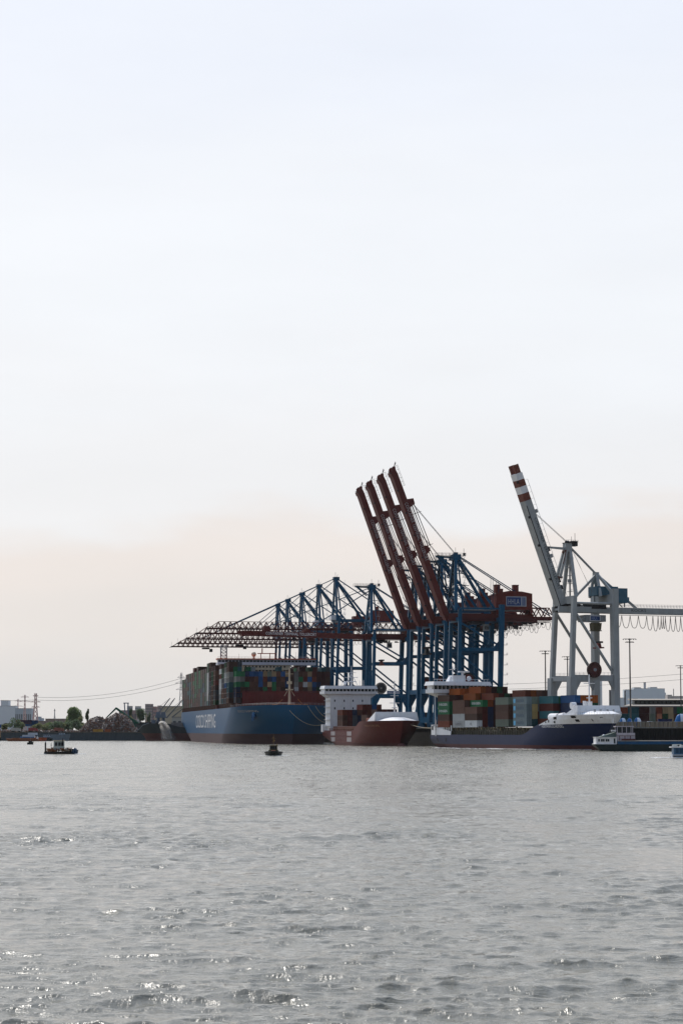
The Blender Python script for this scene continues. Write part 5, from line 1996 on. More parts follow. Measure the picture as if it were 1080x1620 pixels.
# warehouse with a clerestory behind the yard
WYY = 1480
t = thing('warehouse', 'long low warehouse with clerestory windows and pale roofs behind the yard', 'warehouse', (X_at(1000, WYY), WYY, QZ), 0)
zz = lambda y: Z_at(y, WYY) - QZ
xr = X_at(1230, WYY) - X_at(1000, WYY)
mb = MB()
mb.b2((-1, 6, 0), (xr, 40, zz(1116.5)))
mb.build('wall', mat('warehouse_grey', (.17, .19, .21), .7, dirt=GRIME), t)
rf = MB()
rf.prism([(-6, 0, zz(1117.5)), (-6, 0, zz(1116.3)), (1, 14, zz(1113)), (1, 14, zz(1114))], (xr + 6, 0, 0), 0)
rf.prism([(0, 8, zz(1107.6)), (0, 8, zz(1106.6)), (0, 24, zz(1104.8)), (0, 24, zz(1107))], (xr, 0, 0), 0)
rf.build('roof', mat('warehouse_roof', (.42, .37, .31), .8, dirt=GRIME), t)
x0 = X_at(1008, WYY) - X_at(1000, WYY)
mb = MB()
mb.b2((x0, 14, zz(1115)), (xr, 30, zz(1107)))
cl_ = mb.build('clerestory', mat('clerestory_dark', (.06, .075, .085), .5), t)
boxes('window', [((x0 + 1.5 + i * 3.0, 13.85, zz(1112.5)), (x0 + 3.4 + i * 3.0, 14.05, zz(1109))) for i in range(34)], mat('clerestory_glass', (.16, .19, .2), .2), cl_)
mb = MB()
mb.b2((-3, 3, zz(1121)), (xr, 5.9, zz(1117.6)))
mb.build('fascia', mat('fascia_slate', (.15, .17, .20), .6), t)

# far pale industrial block, slab tower, chimneys
def far_block(name, label, cat, Y, polys, c, dep, group=None, windows=None, roofc=None):
    x0 = polys[0][0]
    base = Vector((X_at(x0, Y), Y, 6.6))
    t = thing(name, label, cat, base, 0, group)
    m = mat('far_wall_%d_%d' % (int(x0), int(Y)), c, .8, var=.06, scale=.01)
    for i, (pa, pb, yt) in enumerate(polys):
        xa, xb = X_at(pa, Y) - base.x, X_at(pb, Y) - base.x
        zt = Z_at(yt, Y) - 6.6
        mb = MB()
        mb.b2((xa, i * .8, 0), (xb, dep + i * .5, zt))
        ob = mb.build('wall', m, t)
        rm = MB(); rm.b2((xa - .2, i * .8 - .4, zt), (xb + .2, dep + i * .5, zt + max(.6, (xb - xa) * .012)))
        rm.build('roof', mat('far_roof', (.2, .2, .2), .8), ob)
        if windows:
            nx, nz = windows
            for a in range(nx):
                for b in range(nz):
                    fx, fz = (a + .5) / nx, (b + .7) / (nz + .4)
                    MB().b2((lerp(xa, xb, fx) - (xb - xa) / nx * .28, i * .8 - .25, fz * zt - zt / nz * .24), (lerp(xa, xb, fx) + (xb - xa) / nx * .28, i * .8 + .05, fz * zt + zt / nz * .24)).build('window', mat('far_window', (.07, .08, .09), .3), ob)
    return t


def chimney(px, Y, ytop, r, label, c, zb=6.6, group='distant chimneys', rt=None):
    t = thing('chimney', label, 'chimney', (X_at(px, Y), Y, zb), 0, group)
    h = Z_at(ytop, Y) - zb
    MB().tube((0, 0, 0), (0, 0, h), r * 1.12, 14, rt or r).build('shaft', mat('chimney_%d' % px, c, .8), t)
    MB().tube((0, 0, h), (0, 0, h + r * .5), r * 1.1, 14).build('rim', M_DARK, t)
    return t


FB = 6500
far_block('power_station', 'pale blue grey stepped industrial block far behind the warehouse', 'industrial building', FB,  # wall colour brightened to carry the distance haze
          [(989, 1004, 1091), (1003, 1015, 1088.6), (1014, 1029.5, 1089.3), (1029, 1040, 1087.2), (1040, 1052, 1089.4), (1052, 1053.6, 1096), (1053.4, 1055.5, 1101), (1004, 1014, 1087.6)], (.60, .65, .70), 60)
far_block('annex_building', 'low pale block left of the big pale industrial building', 'industrial building', 6000, [(981, 990, 1104), (1000, 1009, 1105)], (.56, .60, .64), 50)
far_block('office_block', 'distant grey and cream flat roofed block at the right edge', 'office block', 5200, [(1056, 1063, 1099.5), (1062, 1090, 1101.5)], (.44, .40, .38), 40, windows=(5, 2))
far_block('tower_block', 'slim pale tower seen through the white crane legs', 'tower block', 5600, [(947, 952.5, 1073)], (.62, .65, .68), 30)
chimney(1020, FB + 70, 1080.5, 3.6, 'thin chimney rising from the pale industrial block', (.4, .4, .42))
chimney(965, 3000, 1092.5, 1.5, 'dark slim chimney just left of the white crane right leg', (.12, .12, .12))
chimney(969, 4010, 1092.8, 3.2, 'paler thick chimney touching the white crane right leg', (.3, .32, .34))
chimney(988.5, 3000, 1093, 1.1, 'slim dark chimney between white crane and pale block', (.1, .1, .11))
chimney(1065.5, 5400, 1090, 1.0, 'thin pole chimney above the office block at the right', (.2, .2, .2))

# ------------------------------------------------------------------ power lines
M_PYL = mat('pylon_steel', (.40, .39, .39), .6)  # both pylon colours paled, haze put into the paint
M_PYLR = mat('pylon_red_white', (.56, .38, .35), .6, var=.1)


def pylon(px, ytop, Y, base_w, label, m, arms=((.0, 5), (.12, 9), (.24, 6.5)), top_w=1.2, zb=6.6, rr=.5):
    p = at(px, ytop, Y)
    h = p.z - zb
    t = thing('pylon', label, 'pylon', (p.x, Y, zb), 0, 'lattice power pylons')
    mb = MB()
    n = 9
    def crn(k):
        w_ = lerp(base_w, top_w, min(1, k * 1.25) ** .8) / 2
        return [Vector((sx * w_, sy * w_, h * k)) for sx, sy in ((-1, -1), (1, -1), (1, 1), (-1, 1))]
    for i in range(n):
        a, b = crn(i / n), crn((i + 1) / n)
        for j in range(4):
            mb.bar(a[j], b[j], rr)
            mb.bar(a[j], b[(j + 1) % 4], rr * .6)
            mb.bar(a[(j + 1) % 4], b[j], rr * .6)
            mb.bar(b[j], b[(j + 1) % 4], rr * .6)
    mb.build('lattice', m, t)
    for k, hw in arms:
        z = h * (1 - k) - h * .03
        mb = MB()
        mb.bar((-hw, 0, z), (hw, 0, z), rr)
        mb.bar((-hw, 0, z), (0, 0, z + h * .04), rr * .7); mb.bar((hw, 0, z), (0, 0, z + h * .04), rr * .7)
        mb.build('crossarm', m, t)
    return t


pylon(57, 1097, 4600, 15, 'big red and white lattice pylon left of the large tree', M_PYLR, ((.04, 6), (.2, 11), (.34, 9)), 4.0, rr=1.1)
pylon(40, 1099.5, 5800, 11, 'reddish pylon with wide arms standing over the grey block', M_PYLR, ((.03, 11), (.16, 16), ), 2.4, rr=1.0)
pylon(29, 1106, 6600, 11, 'paler reddish pylon left of the wide armed one', M_PYLR, ((.03, 10), (.2, 16), ), 2.4, rr=.9)
pylon(87, 1121.5, 5600, 9, 'small dark mast pylon between big pylon and large tree', M_PYL, ((.05, 2.4),), 1.0, rr=1.0)
pylon(287, 1064.5, 4600, 15, 'grey lattice pylon beside the giant ship stern', M_PYL, ((.05, 8), (.15, 13), (.26, 11)), 3.4, rr=.8)
pylon(1180, 1052, 4300, 15, 'grey lattice pylon beyond the right edge', M_PYL, ((.05, 8), (.15, 13), (.26, 11)), 3.4, rr=.8)
PLG = 'overhead power lines'
for nm, a, b, sg, lb in (('power_line', (60, 1103), (287, 1073), 7, 'upper power line between the two left pylons'), ('power_line', (60, 1107.5), (287, 1079.5), 7, 'lower power line between the two left pylons'),
                         ('power_line', (-60, 1104), (60, 1107), 2, 'power line left of the big pylon'),
                         ('power_line', (287, 1073), (1180, 1057), 13, 'upper power line passing behind the cranes to the right'), ('power_line', (287, 1080), (1180, 1066), 13, 'lower power line passing behind the cranes to the right')):
    rope(nm, lb, at(*a, 4600), at(*b, 4600 if b[0] < 1000 else 4300), sg * 1.9, .30, M_CABLE, PLG, 'power line', 30)

# ------------------------------------------------------------------ left bank
def far_z(y, Y):
    return Z_at(y, Y) - 6.6


LG = 'distant buildings on the left'
far_block('silo', 'pale silo tower rising highest at the left edge', 'silo', 6500, [(-8, 25, 1117), (1, 13, 1108.2), (12.5, 21.5, 1117.2), (20, 23.5, 1119)], (.58, .61, .65), 45, LG)  # haze painted in as a paler wall colour
far_block('storage_block', 'wide flat roofed grey block right of the silo', 'storage block', 6000, [(24, 49.6, 1120.8)], (.36, .41, .46), 60, LG, windows=(9, 1))  # grey wall colour lightened in place of haze
far_block('office_block', 'small pale stepped block right of the big lattice pylon', 'office block', 6800, [(56.5, 64, 1134), (64, 68, 1136.5)], (.36, .42, .5), 30, LG)
far_block('hall', 'long low brown roofed hall behind the bushes', 'hall', 3000, [(72, 112, 1137.5), (48, 76, 1141)], (.25, .19, .16), 30, LG)
far_block('apartment_block', 'grey apartment block left, beside the gantry mast', 'apartment block', 6600, [(201, 209, 1117.2)], (.36, .35, .36), 20, LG, windows=(5, 7))
far_block('apartment_block', 'pale apartment block in the middle of the row', 'apartment block', 6600, [(213.5, 222.5, 1117.5)], (.42, .42, .42), 20, LG, windows=(5, 7))
far_block('apartment_block', 'tallest reddish grey apartment block of the row', 'apartment block', 5600, [(229.5, 241.5, 1114)], (.27, .215, .21), 20, LG, windows=(7, 9))
far_block('apartment_block', 'reddish brick block right of the tallest apartment block', 'apartment block', 5600, [(242, 248, 1118)], (.32, .18, .17), 20, LG, windows=(3, 6))
far_block('apartment_block', 'small pinkish block behind the ship derricks', 'apartment block', 6000, [(249, 255, 1116.5)], (.36, .28, .26), 20, LG, windows=(3, 6))
far_block('brick_building', 'low red roofed building between the apartment blocks', 'building', 4500, [(188, 216, 1124)], (.26, .17, .16), 20, LG, windows=(12, 2))
far_block('shed', 'sand coloured shed behind the bulk ship derricks', 'shed', 1950, [(255, 300, 1118), (244, 262, 1133)], (.46, .39, .29), 40, LG)
far_block('long_shed', 'pale grey shed with a dark window behind the bulk ship', 'shed', 1850, [(272, 305, 1135)], (.35, .34, .32), 20, LG, windows=(4, 1))
# gantry mast with two legs
t = thing('gantry_mast', 'blue grey two legged gantry standing above the scrap heap', 'gantry', (X_at(199.5, 1900), 1900, 6.6), 0)
z1 = far_z(1112.3, 1900)
for s in (-1, 1):
    MB().bar((s * 1.2 + 1.5, 0, 0), (s * 1.6, 0, z1), .9, .9).build('leg', mat('gantry_blue', (.13, .17, .23), .5), t)
MB().bar((-2.4, 0, z1), (2.4, 0, z1), .9, .8).build('crossbeam', mat('gantry_blue', (.13, .17, .23)), t)

# foliage
def leaf_mat(name, c, c2):
    m = bpy.data.materials.new(name)
    m.use_nodes = True
    n, l = m.node_tree.nodes, m.node_tree.links
    b = n['Principled BSDF']
    b.inputs['Roughness'].default_value = .6
    oi = n.new('ShaderNodeNewGeometry')
    mx = n.new('ShaderNodeMixRGB')
    mx.inputs[1].default_value = (*c, 1); mx.inputs[2].default_value = (*c2, 1)
    l.new(oi.outputs['Random Per Island'], mx.inputs[0])
    l.new(mx.outputs[0], b.inputs['Base Color'])
    b.inputs['Subsurface Weight'].default_value = 0
    tr = n.new('ShaderNodeBsdfTranslucent')
    l.new(mx.outputs[0], tr.inputs['Color'])
    ad = n.new('ShaderNodeMixShader'); ad.inputs[0].default_value = .5
    l.new(b.outputs[0], ad.inputs[1]); l.new(tr.outputs[0], ad.inputs[2])
    l.new(ad.outputs[0], n['Material Output'].inputs['Surface'])
    return m


LEAF = [leaf_mat('leaf_green', (.08, .13, .045), (.20, .26, .09)), leaf_mat('leaf_dark', (.065, .105, .055), (.13, .175, .085)), leaf_mat('leaf_olive', (.11, .13, .05), (.22, .22, .09))]
M_BARK = mat('bark', (.07, .055, .04), .9)


def leaves(mb, c, rx, ry, rz_, n, size, rs, lumps=7):
    cs = []
    for i in range(lumps):
        a = rs.uniform(0, 2 * PI)
        d = rs.uniform(.25, .75)
        zf = rs.uniform(-.6, .75)
        k = math.sqrt(max(.1, 1 - zf * zf))
        cs.append((c[0] + rx * d * k * math.cos(a), c[1] + ry * d * k * math.sin(a), c[2] + rz_ * zf, rs.uniform(.3, .5)))
    for i in range(n):
        x, y, z, r = rs.choice(cs)
        v = Vector((rs.gauss(0, 1), rs.gauss(0, 1), rs.gauss(0, 1))).normalized() * (rs.random() ** .35 * r)
        p = Vector((x + v.x * rx, y + v.y * ry, z + v.z * rz_))
        a = Vector((rs.gauss(0, 1), rs.gauss(0, 1), rs.gauss(0, 1))).normalized() * size * rs.uniform(.6, 1.3)
        b = a.orthogonal().normalized() * size * rs.uniform(.5, 1.1)
        mb.add([p - a, p + b * .6, p + a, p - b * .6], [(0, 1, 2, 3)])
    return cs


def tree(px, ytop, ybot, Y, wpx, label, li=0, n=1500, lumps=12, group='trees on the left bank', size=.55, trunk=True, name='tree'):
    rs = random.Random(int(px * 13) + 1)
    zb = 6.2
    x = X_at(px, Y)
    zt = Z_at(ytop, Y) - zb
    zl = max(.3, Z_at(ybot, Y) - zb)
    rx = wpx / 3383 * Y / 2
    t = thing(name, label, 'tree' if trunk else 'bush', (x, Y, zb), 0, group)
    mb = MB()
    cs = leaves(mb, (0, 0, (zt + zl) / 2), rx, rx * .9, (zt - zl) / 2, n, size, rs, lumps)
    mb.build('crown' if trunk else 'foliage', LEAF[li], t)
    mb = MB()
    if trunk:
        mb.tube((0, 0, 0), (0, 0, zt * .45), max(.2, zt * .022), 8, zt * .014)
    for (cx, cy, cz, r) in cs[:7]:
        mb.bar((0, 0, min(cz * .5, zt * .4) if trunk else 0), (cx, cy, cz), max(.1, zt * .01))
    mb.build('trunk' if trunk else 'stem', M_BARK, t)
    return t


tree(115.5, 1119.5, 1152, 1750, 28, 'large broad green tree standing alone above the left bank', 0, 7000, 30, size=.6)
tree(138, 1121.5, 1142, 1750, 5.6, 'narrow dark poplar right of the large broad tree', 1, 1300, 9)
tree(206.5, 1121, 1140, 1900, 9, 'dark tree in front of the left apartment block', 1, 1500, 10)
tree(222, 1122, 1143, 1850, 17, 'wide dark green tree in front of the apartment row', 1, 2600, 14)
tree(234, 1124, 1145, 1870, 9, 'smaller dark tree left of the bulk ship derricks', 1, 1200, 9)
tree(129, 1133, 1150, 1700, 14, 'light green low tree under the large broad tree', 2, 1300, 10)
rs = random.Random(31)
bl_ = ['bush at the far left by the purple container', 'green bush below the silo', 'rounded green bush below the wide grey block', 'olive bush right of the blue containers', 'pale olive bush below the big pylon', 'broad bush below the small pale block',
       'dense green bush under the brown roofed hall', 'yellowish bush left of the large tree', 'low bush at the foot of the large tree', 'dark bush right of the large tree', 'low olive scrub left of the scrap heap']
for i, (px, yt, yb, wp, li) in enumerate(((8, 1147, 1158, 9, 2), (24, 1137, 1157, 16, 1), (33, 1143, 1158, 12, 2), (60, 1145, 1158, 14, 2), (70, 1146, 1157, 14, 2), (78, 1143, 1157, 15, 0), (90, 1142, 1156, 16, 1), (97, 1144, 1157, 12, 2), (108, 1140, 1157, 15, 1), (121, 1140, 1156, 17, 1), (129, 1147, 1157, 13, 2))):
    tree(px, yt - 1, yb, 1640 + (i % 3) * 15, wp * 1.4, bl_[i], li, 1500, 14, 'bushes on the left bank', .5, False, 'bush')

# containers and wagons behind the bushes
for i, (px, py, c, ln, lb) in enumerate(((14, 1150, 'maroon', 6.06, 'dark purple red container standing among the left bushes'), (47, 1149, 'blue', 12.19, 'blue container left of two behind the bushes'), (54, 1149, 'blue', 6.06, 'blue container right of two behind the bushes'), (38, 1145, 'rust red', 12.19, 'rust red container stacked above the bushes on the left bank'), (3, 1152, 'blue', 6.06, 'blue container at the left picture edge'))):
    Y = 1690
    container(c, I4, X_at(px, Y), Y, max(6.25, Z_at(py, Y)), lb, 'containers on the left bank', ln, 4.6 if i in (1, 2) else 2.9)

# scrap heap and litter along the far quay
M_SCRAP = mat('scrap_metal', (.105, .085, .075), .7, var=.6, scale=.6, dirt=RUST, dirt_amt=.8, streak=False)
M_SCRAP2 = mat('scrap_pale', (.30, .28, .27), .5, var=.4, scale=.5)
M_SCRAP3 = mat('scrap_rust', (.17, .075, .04), .7, var=.4)


def heap(px0, px1, prof, Y, dep, label, n_bits, name='scrap_heap', seed=1):
    """prof: outline of the heap top as (px, y) pairs."""
    rs = random.Random(seed)
    x0 = X_at(px0, Y)
    t = thing(name, label, 'scrap heap', (x0, Y, FARZ), 0)
    pts = [(X_at(a, Y) - x0, Z_at(b, Y) - FARZ) for a, b in prof]
    def hz(x):
        for (a, za), (b, zb) in zip(pts[:-1], pts[1:]):
            if a <= x <= b:
                return lerp(za, zb, (x - a) / (b - a))
        return 0
    xw = X_at(px1, Y) - x0
    nx, ny = 60, 14
    vs = []
    for i in range(nx + 1):
        for j in range(ny + 1):
            x, v = xw * i / nx, -1 + 2 * j / ny
            z = hz(x) * (1 - v * v) ** .8
            z *= 1 + .25 * mnoise.noise((x * .3, v * 3, seed)) + .12 * mnoise.noise((x * .9, v * 9, seed))
            vs.append((x, v * dep, z))
    fs = [(i * (ny + 1) + j, (i + 1) * (ny + 1) + j, (i + 1) * (ny + 1) + j + 1, i * (ny + 1) + j + 1) for i in range(nx) for j in range(ny)]
    mb = MB(); mb.add(vs, fs)
    mb.build('mound', M_SCRAP, t)
    mb = MB()
    for k in range(n_bits):
        x, v = rs.uniform(.02, .98) * xw, -rs.random() ** .6
        z = hz(x) * (1 - v * v) ** .8 * rs.uniform(.93, 1.06)
        l_ = rs.uniform(.3, 1.7)
        d = Vector((rs.gauss(0, 1), rs.gauss(0, 1), rs.gauss(0, .6))).normalized()
        p = Vector((x, v * dep, z))
        mb.bar(p - d * l_ / 2, p + d * l_ / 2, rs.uniform(.15, .9), rs.uniform(.1, .6), rs.choice((0, 0, 0, 1, 2, 2)))
    b = mb.build('scrap_pieces', [M_SCRAP, M_SCRAP2, M_SCRAP3], t)
    b['kind'] = 'stuff'
    return t


heap(129, 216, [(129, 1158), (133, 1150), (140, 1141), (147, 1136), (154, 1134.5), (159, 1134), (165, 1138), (172, 1136.5), (178, 1133), (183, 1129), (190, 1130), (200, 1133), (208, 1141), (213, 1150), (216, 1158)], 1590, 20, 'tall brown and grey scrap heap on the far quay below the green crane', 2200, seed=3)
heap(-6, 128, [(-6, 1158), (6, 1155.5), (20, 1154), (26, 1156), (34, 1154.8), (46, 1156.5), (60, 1154.5), (75, 1156), (88, 1153.5), (100, 1155.8), (115, 1155.5), (128, 1158)], 1572, 5, 'low mixed scrap and rubble along the far quay edge', 900, seed=9)
rs = random.Random(17)
for i, (px, c, lb) in enumerate(((152, (.42, .22, .04), 'yellow scrap skip at the foot of the tall heap'), (159, (.45, .26, .06), 'bright yellow skip right of another at the heap foot'), (171, (.30, .08, .03), 'orange brown skip at the heap foot'),
                                 (24, (.42, .40, .36), 'cream truck parked on the far quay at left'), (51, (.28, .05, .05), 'dark red truck on the far quay behind the police boat'), (92, (.26, .09, .06), 'rusty truck on the far quay under the large tree'))):
    t = thing('truck' if 'truck' in lb else 'skip', lb, 'truck' if 'truck' in lb else 'skip', (X_at(px, 1566), 1566, FARZ), 0)
    m = mat('quay_item_%d' % i, c, .5, dirt=GRIME)
    if 'truck' in lb:
        MB().box((0, 0, 2.0), (5, 2.3, 2.2), 0, 0, (1, .96)).build('cargo_box', m, t)
        MB().box((3.4, 0, 1.6), (1.6, 2.2, 2.0), 0, 0, (.8, .9)).build('cab', m, t)
        for x in (-1.7, -.6, 3.3):
            for y in (-.95, .95):
                MB().tube((x, y - .15, .5), (x, y + .15, .5), .5, 10).build('wheel', M_BLACK, t)
    else:
        MB().box((0, 0, 1.0), (3.6, 2.2, 2.0), 0, 0, (1.15, 1.1)).build('tub', m, t)
        MB().box((0, 0, 2.05), (4.3, 2.5, .14)).build('rim', m, t)

# green material handler reaching over the heap
M_GREENCR = mat('handler_green', (.015, .105, .062), .45, dirt=GRIME)
Y = 1600
t = thing('material_handler', 'green scrap handling crane with bent arm over the tall heap', 'scrap crane', (X_at(207, Y), Y, FARZ), 0)
P = lambda px, py: Vector((X_at(px, Y) - X_at(207, Y), 0, Z_at(py, Y) - FARZ))
MB().bar(P(214, 1143), P(184, 1120.5), 1.6, 2.2, 0, 1.2, 1.5).bar(P(216, 1143.5), P(206, 1139), 2.4, 3.4).build('boom', M_GREENCR, t)
MB().bar(P(184.5, 1119.6), P(169, 1135), 1.0, 1.3, 0, .7, .8).build('stick', M_GREENCR, t)
mb = MB()
for i in range(5):
    a = 2 * PI * i / 5
    q = P(168.5, 1137)
    mb.bar(q, q + Vector((math.cos(a) * 1.1, math.sin(a) * 1.1, -1.6)), .3)
    mb.bar(q + Vector((math.cos(a) * 1.1, math.sin(a) * 1.1, -1.6)), q + Vector((0, 0, -3)), .25)
mb.build('grab', M_DARK, t)
MB().bar(P(206, 1132.4), P(214, 1141), .25, .8).build('guard_rail', mat('rail_yellow', (.45, .36, .16), .5), t)
q = P(213, 1146)
MB().box((q.x, 0, q.z), (7, 4, 3.6), 0, 0, (.9, .9)).build('house', M_GREENCR, t)
MB().box((q.x - 3.9, -1, q.z + .6), (2, 2, 2.4), 0, 0, (.85, .85)).build('cab', M_GLASS, t)
MB().b2((q.x - 1.2, -1.2, 1.8), (q.x + 1.2, 1.2, q.z - 1.8)).build('pedestal', M_GREENCR, t)
mb = MB()
for s in (-2, 2):
    mb.b2((q.x - 4.5, s - .6, 0), (q.x + 4.5, s + .6, 1.8))
mb.build('undercarriage', M_DARK, t)

# ------------------------------------------------------------------ bulk ship in front of the far quay, with derricks and a jet of water
M_BULK = mat('bulk_hull_black_green', (.030, .043, .050), .5, dirt=GRIME)  # dark hull tone raised, some distance haze mixed into the colour
M_BULKBOOT = mat('bulk_boot_red', (.115, .050, .047), .6, dirt=(.05, .04, .04))
xl = X_at(214, 1538)
LBK = 130
bulk = thing('bulk_carrier', 'dark bulk carrier with red bottom and four derricks, spouting water', 'cargo ship', (xl + LBK / 2, 1538, 0), PI)
kh = Hull(LBK, 22, ztop=lambda s: 9.6 + 2.6 * smooth(s, 96, 108), x_bow=lambda z: 122 + 8 * smooth(z, 0, 12), x_stern=lambda z: 6 * (1 - smooth(z, -2, 6)),
          entry=lambda z: lerp(34, 20, z / 12), power=lambda z: lerp(1.8, 2.6, z / 12), run=lambda z: 26, wtr=lambda z: .7)
kh.mesh([-1.5, 1, 3.2, 5.4, 8.2], [1, 1, 1, 0, 0], 70, deck_drop=.8, deck_mat=0).build('hull', [M_BULK, M_BULKBOOT], bulk, True)
kx = lambda px: -(X_at(px, 1538) - (xl + LBK / 2))
M_DERR = mat('derrick_steel', (.16, .165, .18), .5, dirt=RUST)
M_PED = mat('derrick_pedestal', (.13, .16, .20), .5)
for (ax, ay, bx_, by) in ((251, 1128, 269, 1104.5), (256, 1134, 276.5, 1104.5), (263.5, 1136, 290, 1106), (272, 1135, 296, 1116)):
    a = Vector((kx(ax), 0, Z_at(ay, 1538)))
    b = Vector((kx(bx_), 0, Z_at(by, 1538)))
    d = thing('derrick', None, None)
    d.parent = bulk
    MB().bar(a, b, .7, .9, 0, .45, .55).build('jib', M_DERR, d)
    mb = MB()
    mb.bar((a.x + .4, 0, a.z + 4), b, .1); mb.bar((a.x + .2, .8, a.z + 3.6), b, .1)
    mb.build('topping_rope', M_CABLE, d)
for px in (250.5, 258.5):
    mb = MB()
    mb.tube((kx(px), 0, 8.8), (kx(px), 0, Z_at(1134, 1538)), 1.5, 12, 1.1)
    mb.box((kx(px), 0, Z_at(1131, 1538)), (4.4, 3.2, 4.2), 0, 0, (.6, .8))
    mb.build('derrick_post', M_PED, bulk)
mb = MB()
mb.b2((kx(241), -6, 8.8), (kx(247), 6, Z_at(1139, 1538)))
mb.build('hatch_block', M_PED, bulk)
mb = MB()
mb.b2((kx(272), -9, 8.8), (kx(320), 9, Z_at(1143, 1538)))
mb.b2((kx(250), -8, 8.8), (kx(271), 8, 10.9))
mb.build('superstructure', mat('bulk_grey', (.17, .165, .17), .6, dirt=RUST), bulk)
mb = MB()
mb.tube((kx(231.8), 0, 10), (kx(231.8), 0, Z_at(1130, 1538)), .55, 8, .35)
mb.bar((kx(234), 0, Z_at(1133, 1538)), (kx(229.6), 0, Z_at(1133, 1538)), .5)
mb.build('foremast', mat('mast_sand', (.42, .33, .22), .6), bulk)
mb = MB()
rs = random.Random(2)
for i in range(26):
    mb.box((kx(rs.uniform(219, 248)), rs.uniform(-6, 6), 12 + rs.uniform(-.4, .5)), (rs.uniform(.6, 2.4), 1, rs.uniform(.8, 2.0)))
mb.build('deck_gear', M_DARK, bulk)
mb = MB()
mb.path([(kx(218), 11, 6), (kx(228), 10.2, 11), (kx(238), 9, 12.6)], .14, 4)
mb.build('anchor_chain', M_GREY, bulk)

# water pumped overboard: falling strands and droplets
m = bpy.data.materials.new('falling_water')
m.use_nodes = True
n, l = m.node_tree.nodes, m.node_tree.links
b = n['Principled BSDF']
b.inputs['Base Color'].default_value = (.75, .70, .66, 1)
b.inputs['Roughness'].default_value = .35
b.inputs['Alpha'].default_value = .55
b.inputs['Transmission Weight'].default_value = 0
trl = n.new('ShaderNodeBsdfTranslucent'); trl.inputs['Color'].default_value = (.95, .92, .88, 1)
trp = n.new('ShaderNodeBsdfTransparent')
m1 = n.new('ShaderNodeMixShader'); m1.inputs[0].default_value = .6
l.new(b.outputs[0], m1.inputs[1]); l.new(trl.outputs[0], m1.inputs[2])
m2_ = n.new('ShaderNodeMixShader'); m2_.inputs[0].default_value = .27
l.new(trp.outputs[0], m2_.inputs[1]); l.new(m1.outputs[0], m2_.inputs[2])
l.new(m2_.outputs[0], n['Material Output'].inputs['Surface'])
b.inputs['Alpha'].default_value = 1
rs = random.Random(6)
mb = MB()
o0 = at(251.3, 1145.2, 1524)
for i in range(1500):
    vx = rs.gauss(3.2, .95)
    vz = rs.gauss(5.0, .55)
    ph = rs.uniform(0, .25)
    y = o0.y + rs.gauss(0, .7)
    tt = rs.uniform(0, 2.2)
    for k in range(3):
        q = []
        for e in (0, .13):
            T_ = tt + k * .16 + e
            q.append((o0.x + vx * T_ + rs.gauss(0, .05), y + rs.gauss(0, .12) * T_, o0.z + vz * T_ - 4.9 * T_ * T_ - ph))
        if q[1][2] < 0:
            break
        mb.tube(q[0], q[1], .045 + .03 * tt, 3)
tag(mb.build('water_jet', m), 'arching jet of white water falling from the bulk carrier side', 'water jet', None, 'stuff')

# ------------------------------------------------------------------ small craft
def simple_hull(length, beam, z0, z1, rake=1.0, flare=.2, stern=.85, n=26, sheer=.4):
    """Boat hull with the bow at +x."""
    mb = MB()
    vs = []
    rows = ((z0, .0), ((z0 + z1) / 2, .6), (z1, 1.0))
    for z, k in rows:
        for i in range(n):
            q = i / (n - 1)
            x = -length / 2 + (length - rake * (1 - k)) * q
            u = max(0, (q - .45) / .55)
            h = beam / 2 * (1 - flare * (1 - k)) * (1 - u ** 2.4) ** .8 * (stern + (1 - stern) * min(1, q / .25))
            vs.append((x, h, z + sheer * q ** 3 * k))
    nn = len(vs)
    vs += [(x, -y, z) for x, y, z in vs]
    fs = []
    for r in range(2):
        for i in range(n - 1):
            a = r * n + i
            fs.append((a + 1, a, a + n, a + n + 1))
            fs.append((nn + a, nn + a + 1, nn + a + n + 1, nn + a + n))
        fs.append((r * n, nn + r * n, nn + (r + 1) * n, (r + 1) * n))
    for i in range(n - 1):
        a = 2 * n + i
        fs.append((a, nn + a, nn + a + 1, a + 1))
    mb.add(vs, fs)
    return mb


def person(label, loc, rz, top_m, leg_m, lean=0.0, parent=None):
    """A standing figure grown as one skin over a skeleton."""
    me = bpy.data.meshes.new('person')
    J = [(0, 0, .95, .15), (0, 0, 1.2, .15), (0, 0, 1.42, .16), (0, 0, 1.53, .06), (.02, 0, 1.66, .10), (.02, 0, 1.76, .075),
         (0, .1, .9, .10), (.02, .12, .5, .065), (0, .12, .08, .05), (.14, .13, .03, .045),
         (0, -.1, .9, .10), (.02, -.12, .5, .065), (0, -.12, .08, .05), (.14, -.13, .03, .045),
         (0, .2, 1.4, .07), (.03, .27, 1.12, .05), (.14, .24, .9, .04), (0, -.2, 1.4, .07), (.03, -.27, 1.12, .05), (.14, -.24, .9, .04)]
    E = [(0, 1), (1, 2), (2, 3), (3, 4), (4, 5), (0, 6), (6, 7), (7, 8), (8, 9), (0, 10), (10, 11), (11, 12), (12, 13), (2, 14), (14, 15), (15, 16), (2, 17), (17, 18), (18, 19)]
    me.from_pydata([j[:3] for j in J], E, [])
    o = link('person', me)
    sk = o.modifiers.new('skin', 'SKIN')
    for v, j in zip(me.skin_vertices[0].data, J):
        v.radius = (j[3], j[3])
    me.skin_vertices[0].data[0].use_root = True
    ss = o.modifiers.new('sub', 'SUBSURF'); ss.levels = 1; ss.render_levels = 1
    me.materials.append(top_m)
    o.location = loc
    o.rotation_euler = (0, lean, rz)
    return tag(o, label, 'person')


M_FOAM = mat('foam_white', (.72, .70, .67), .8, var=.15, scale=2)


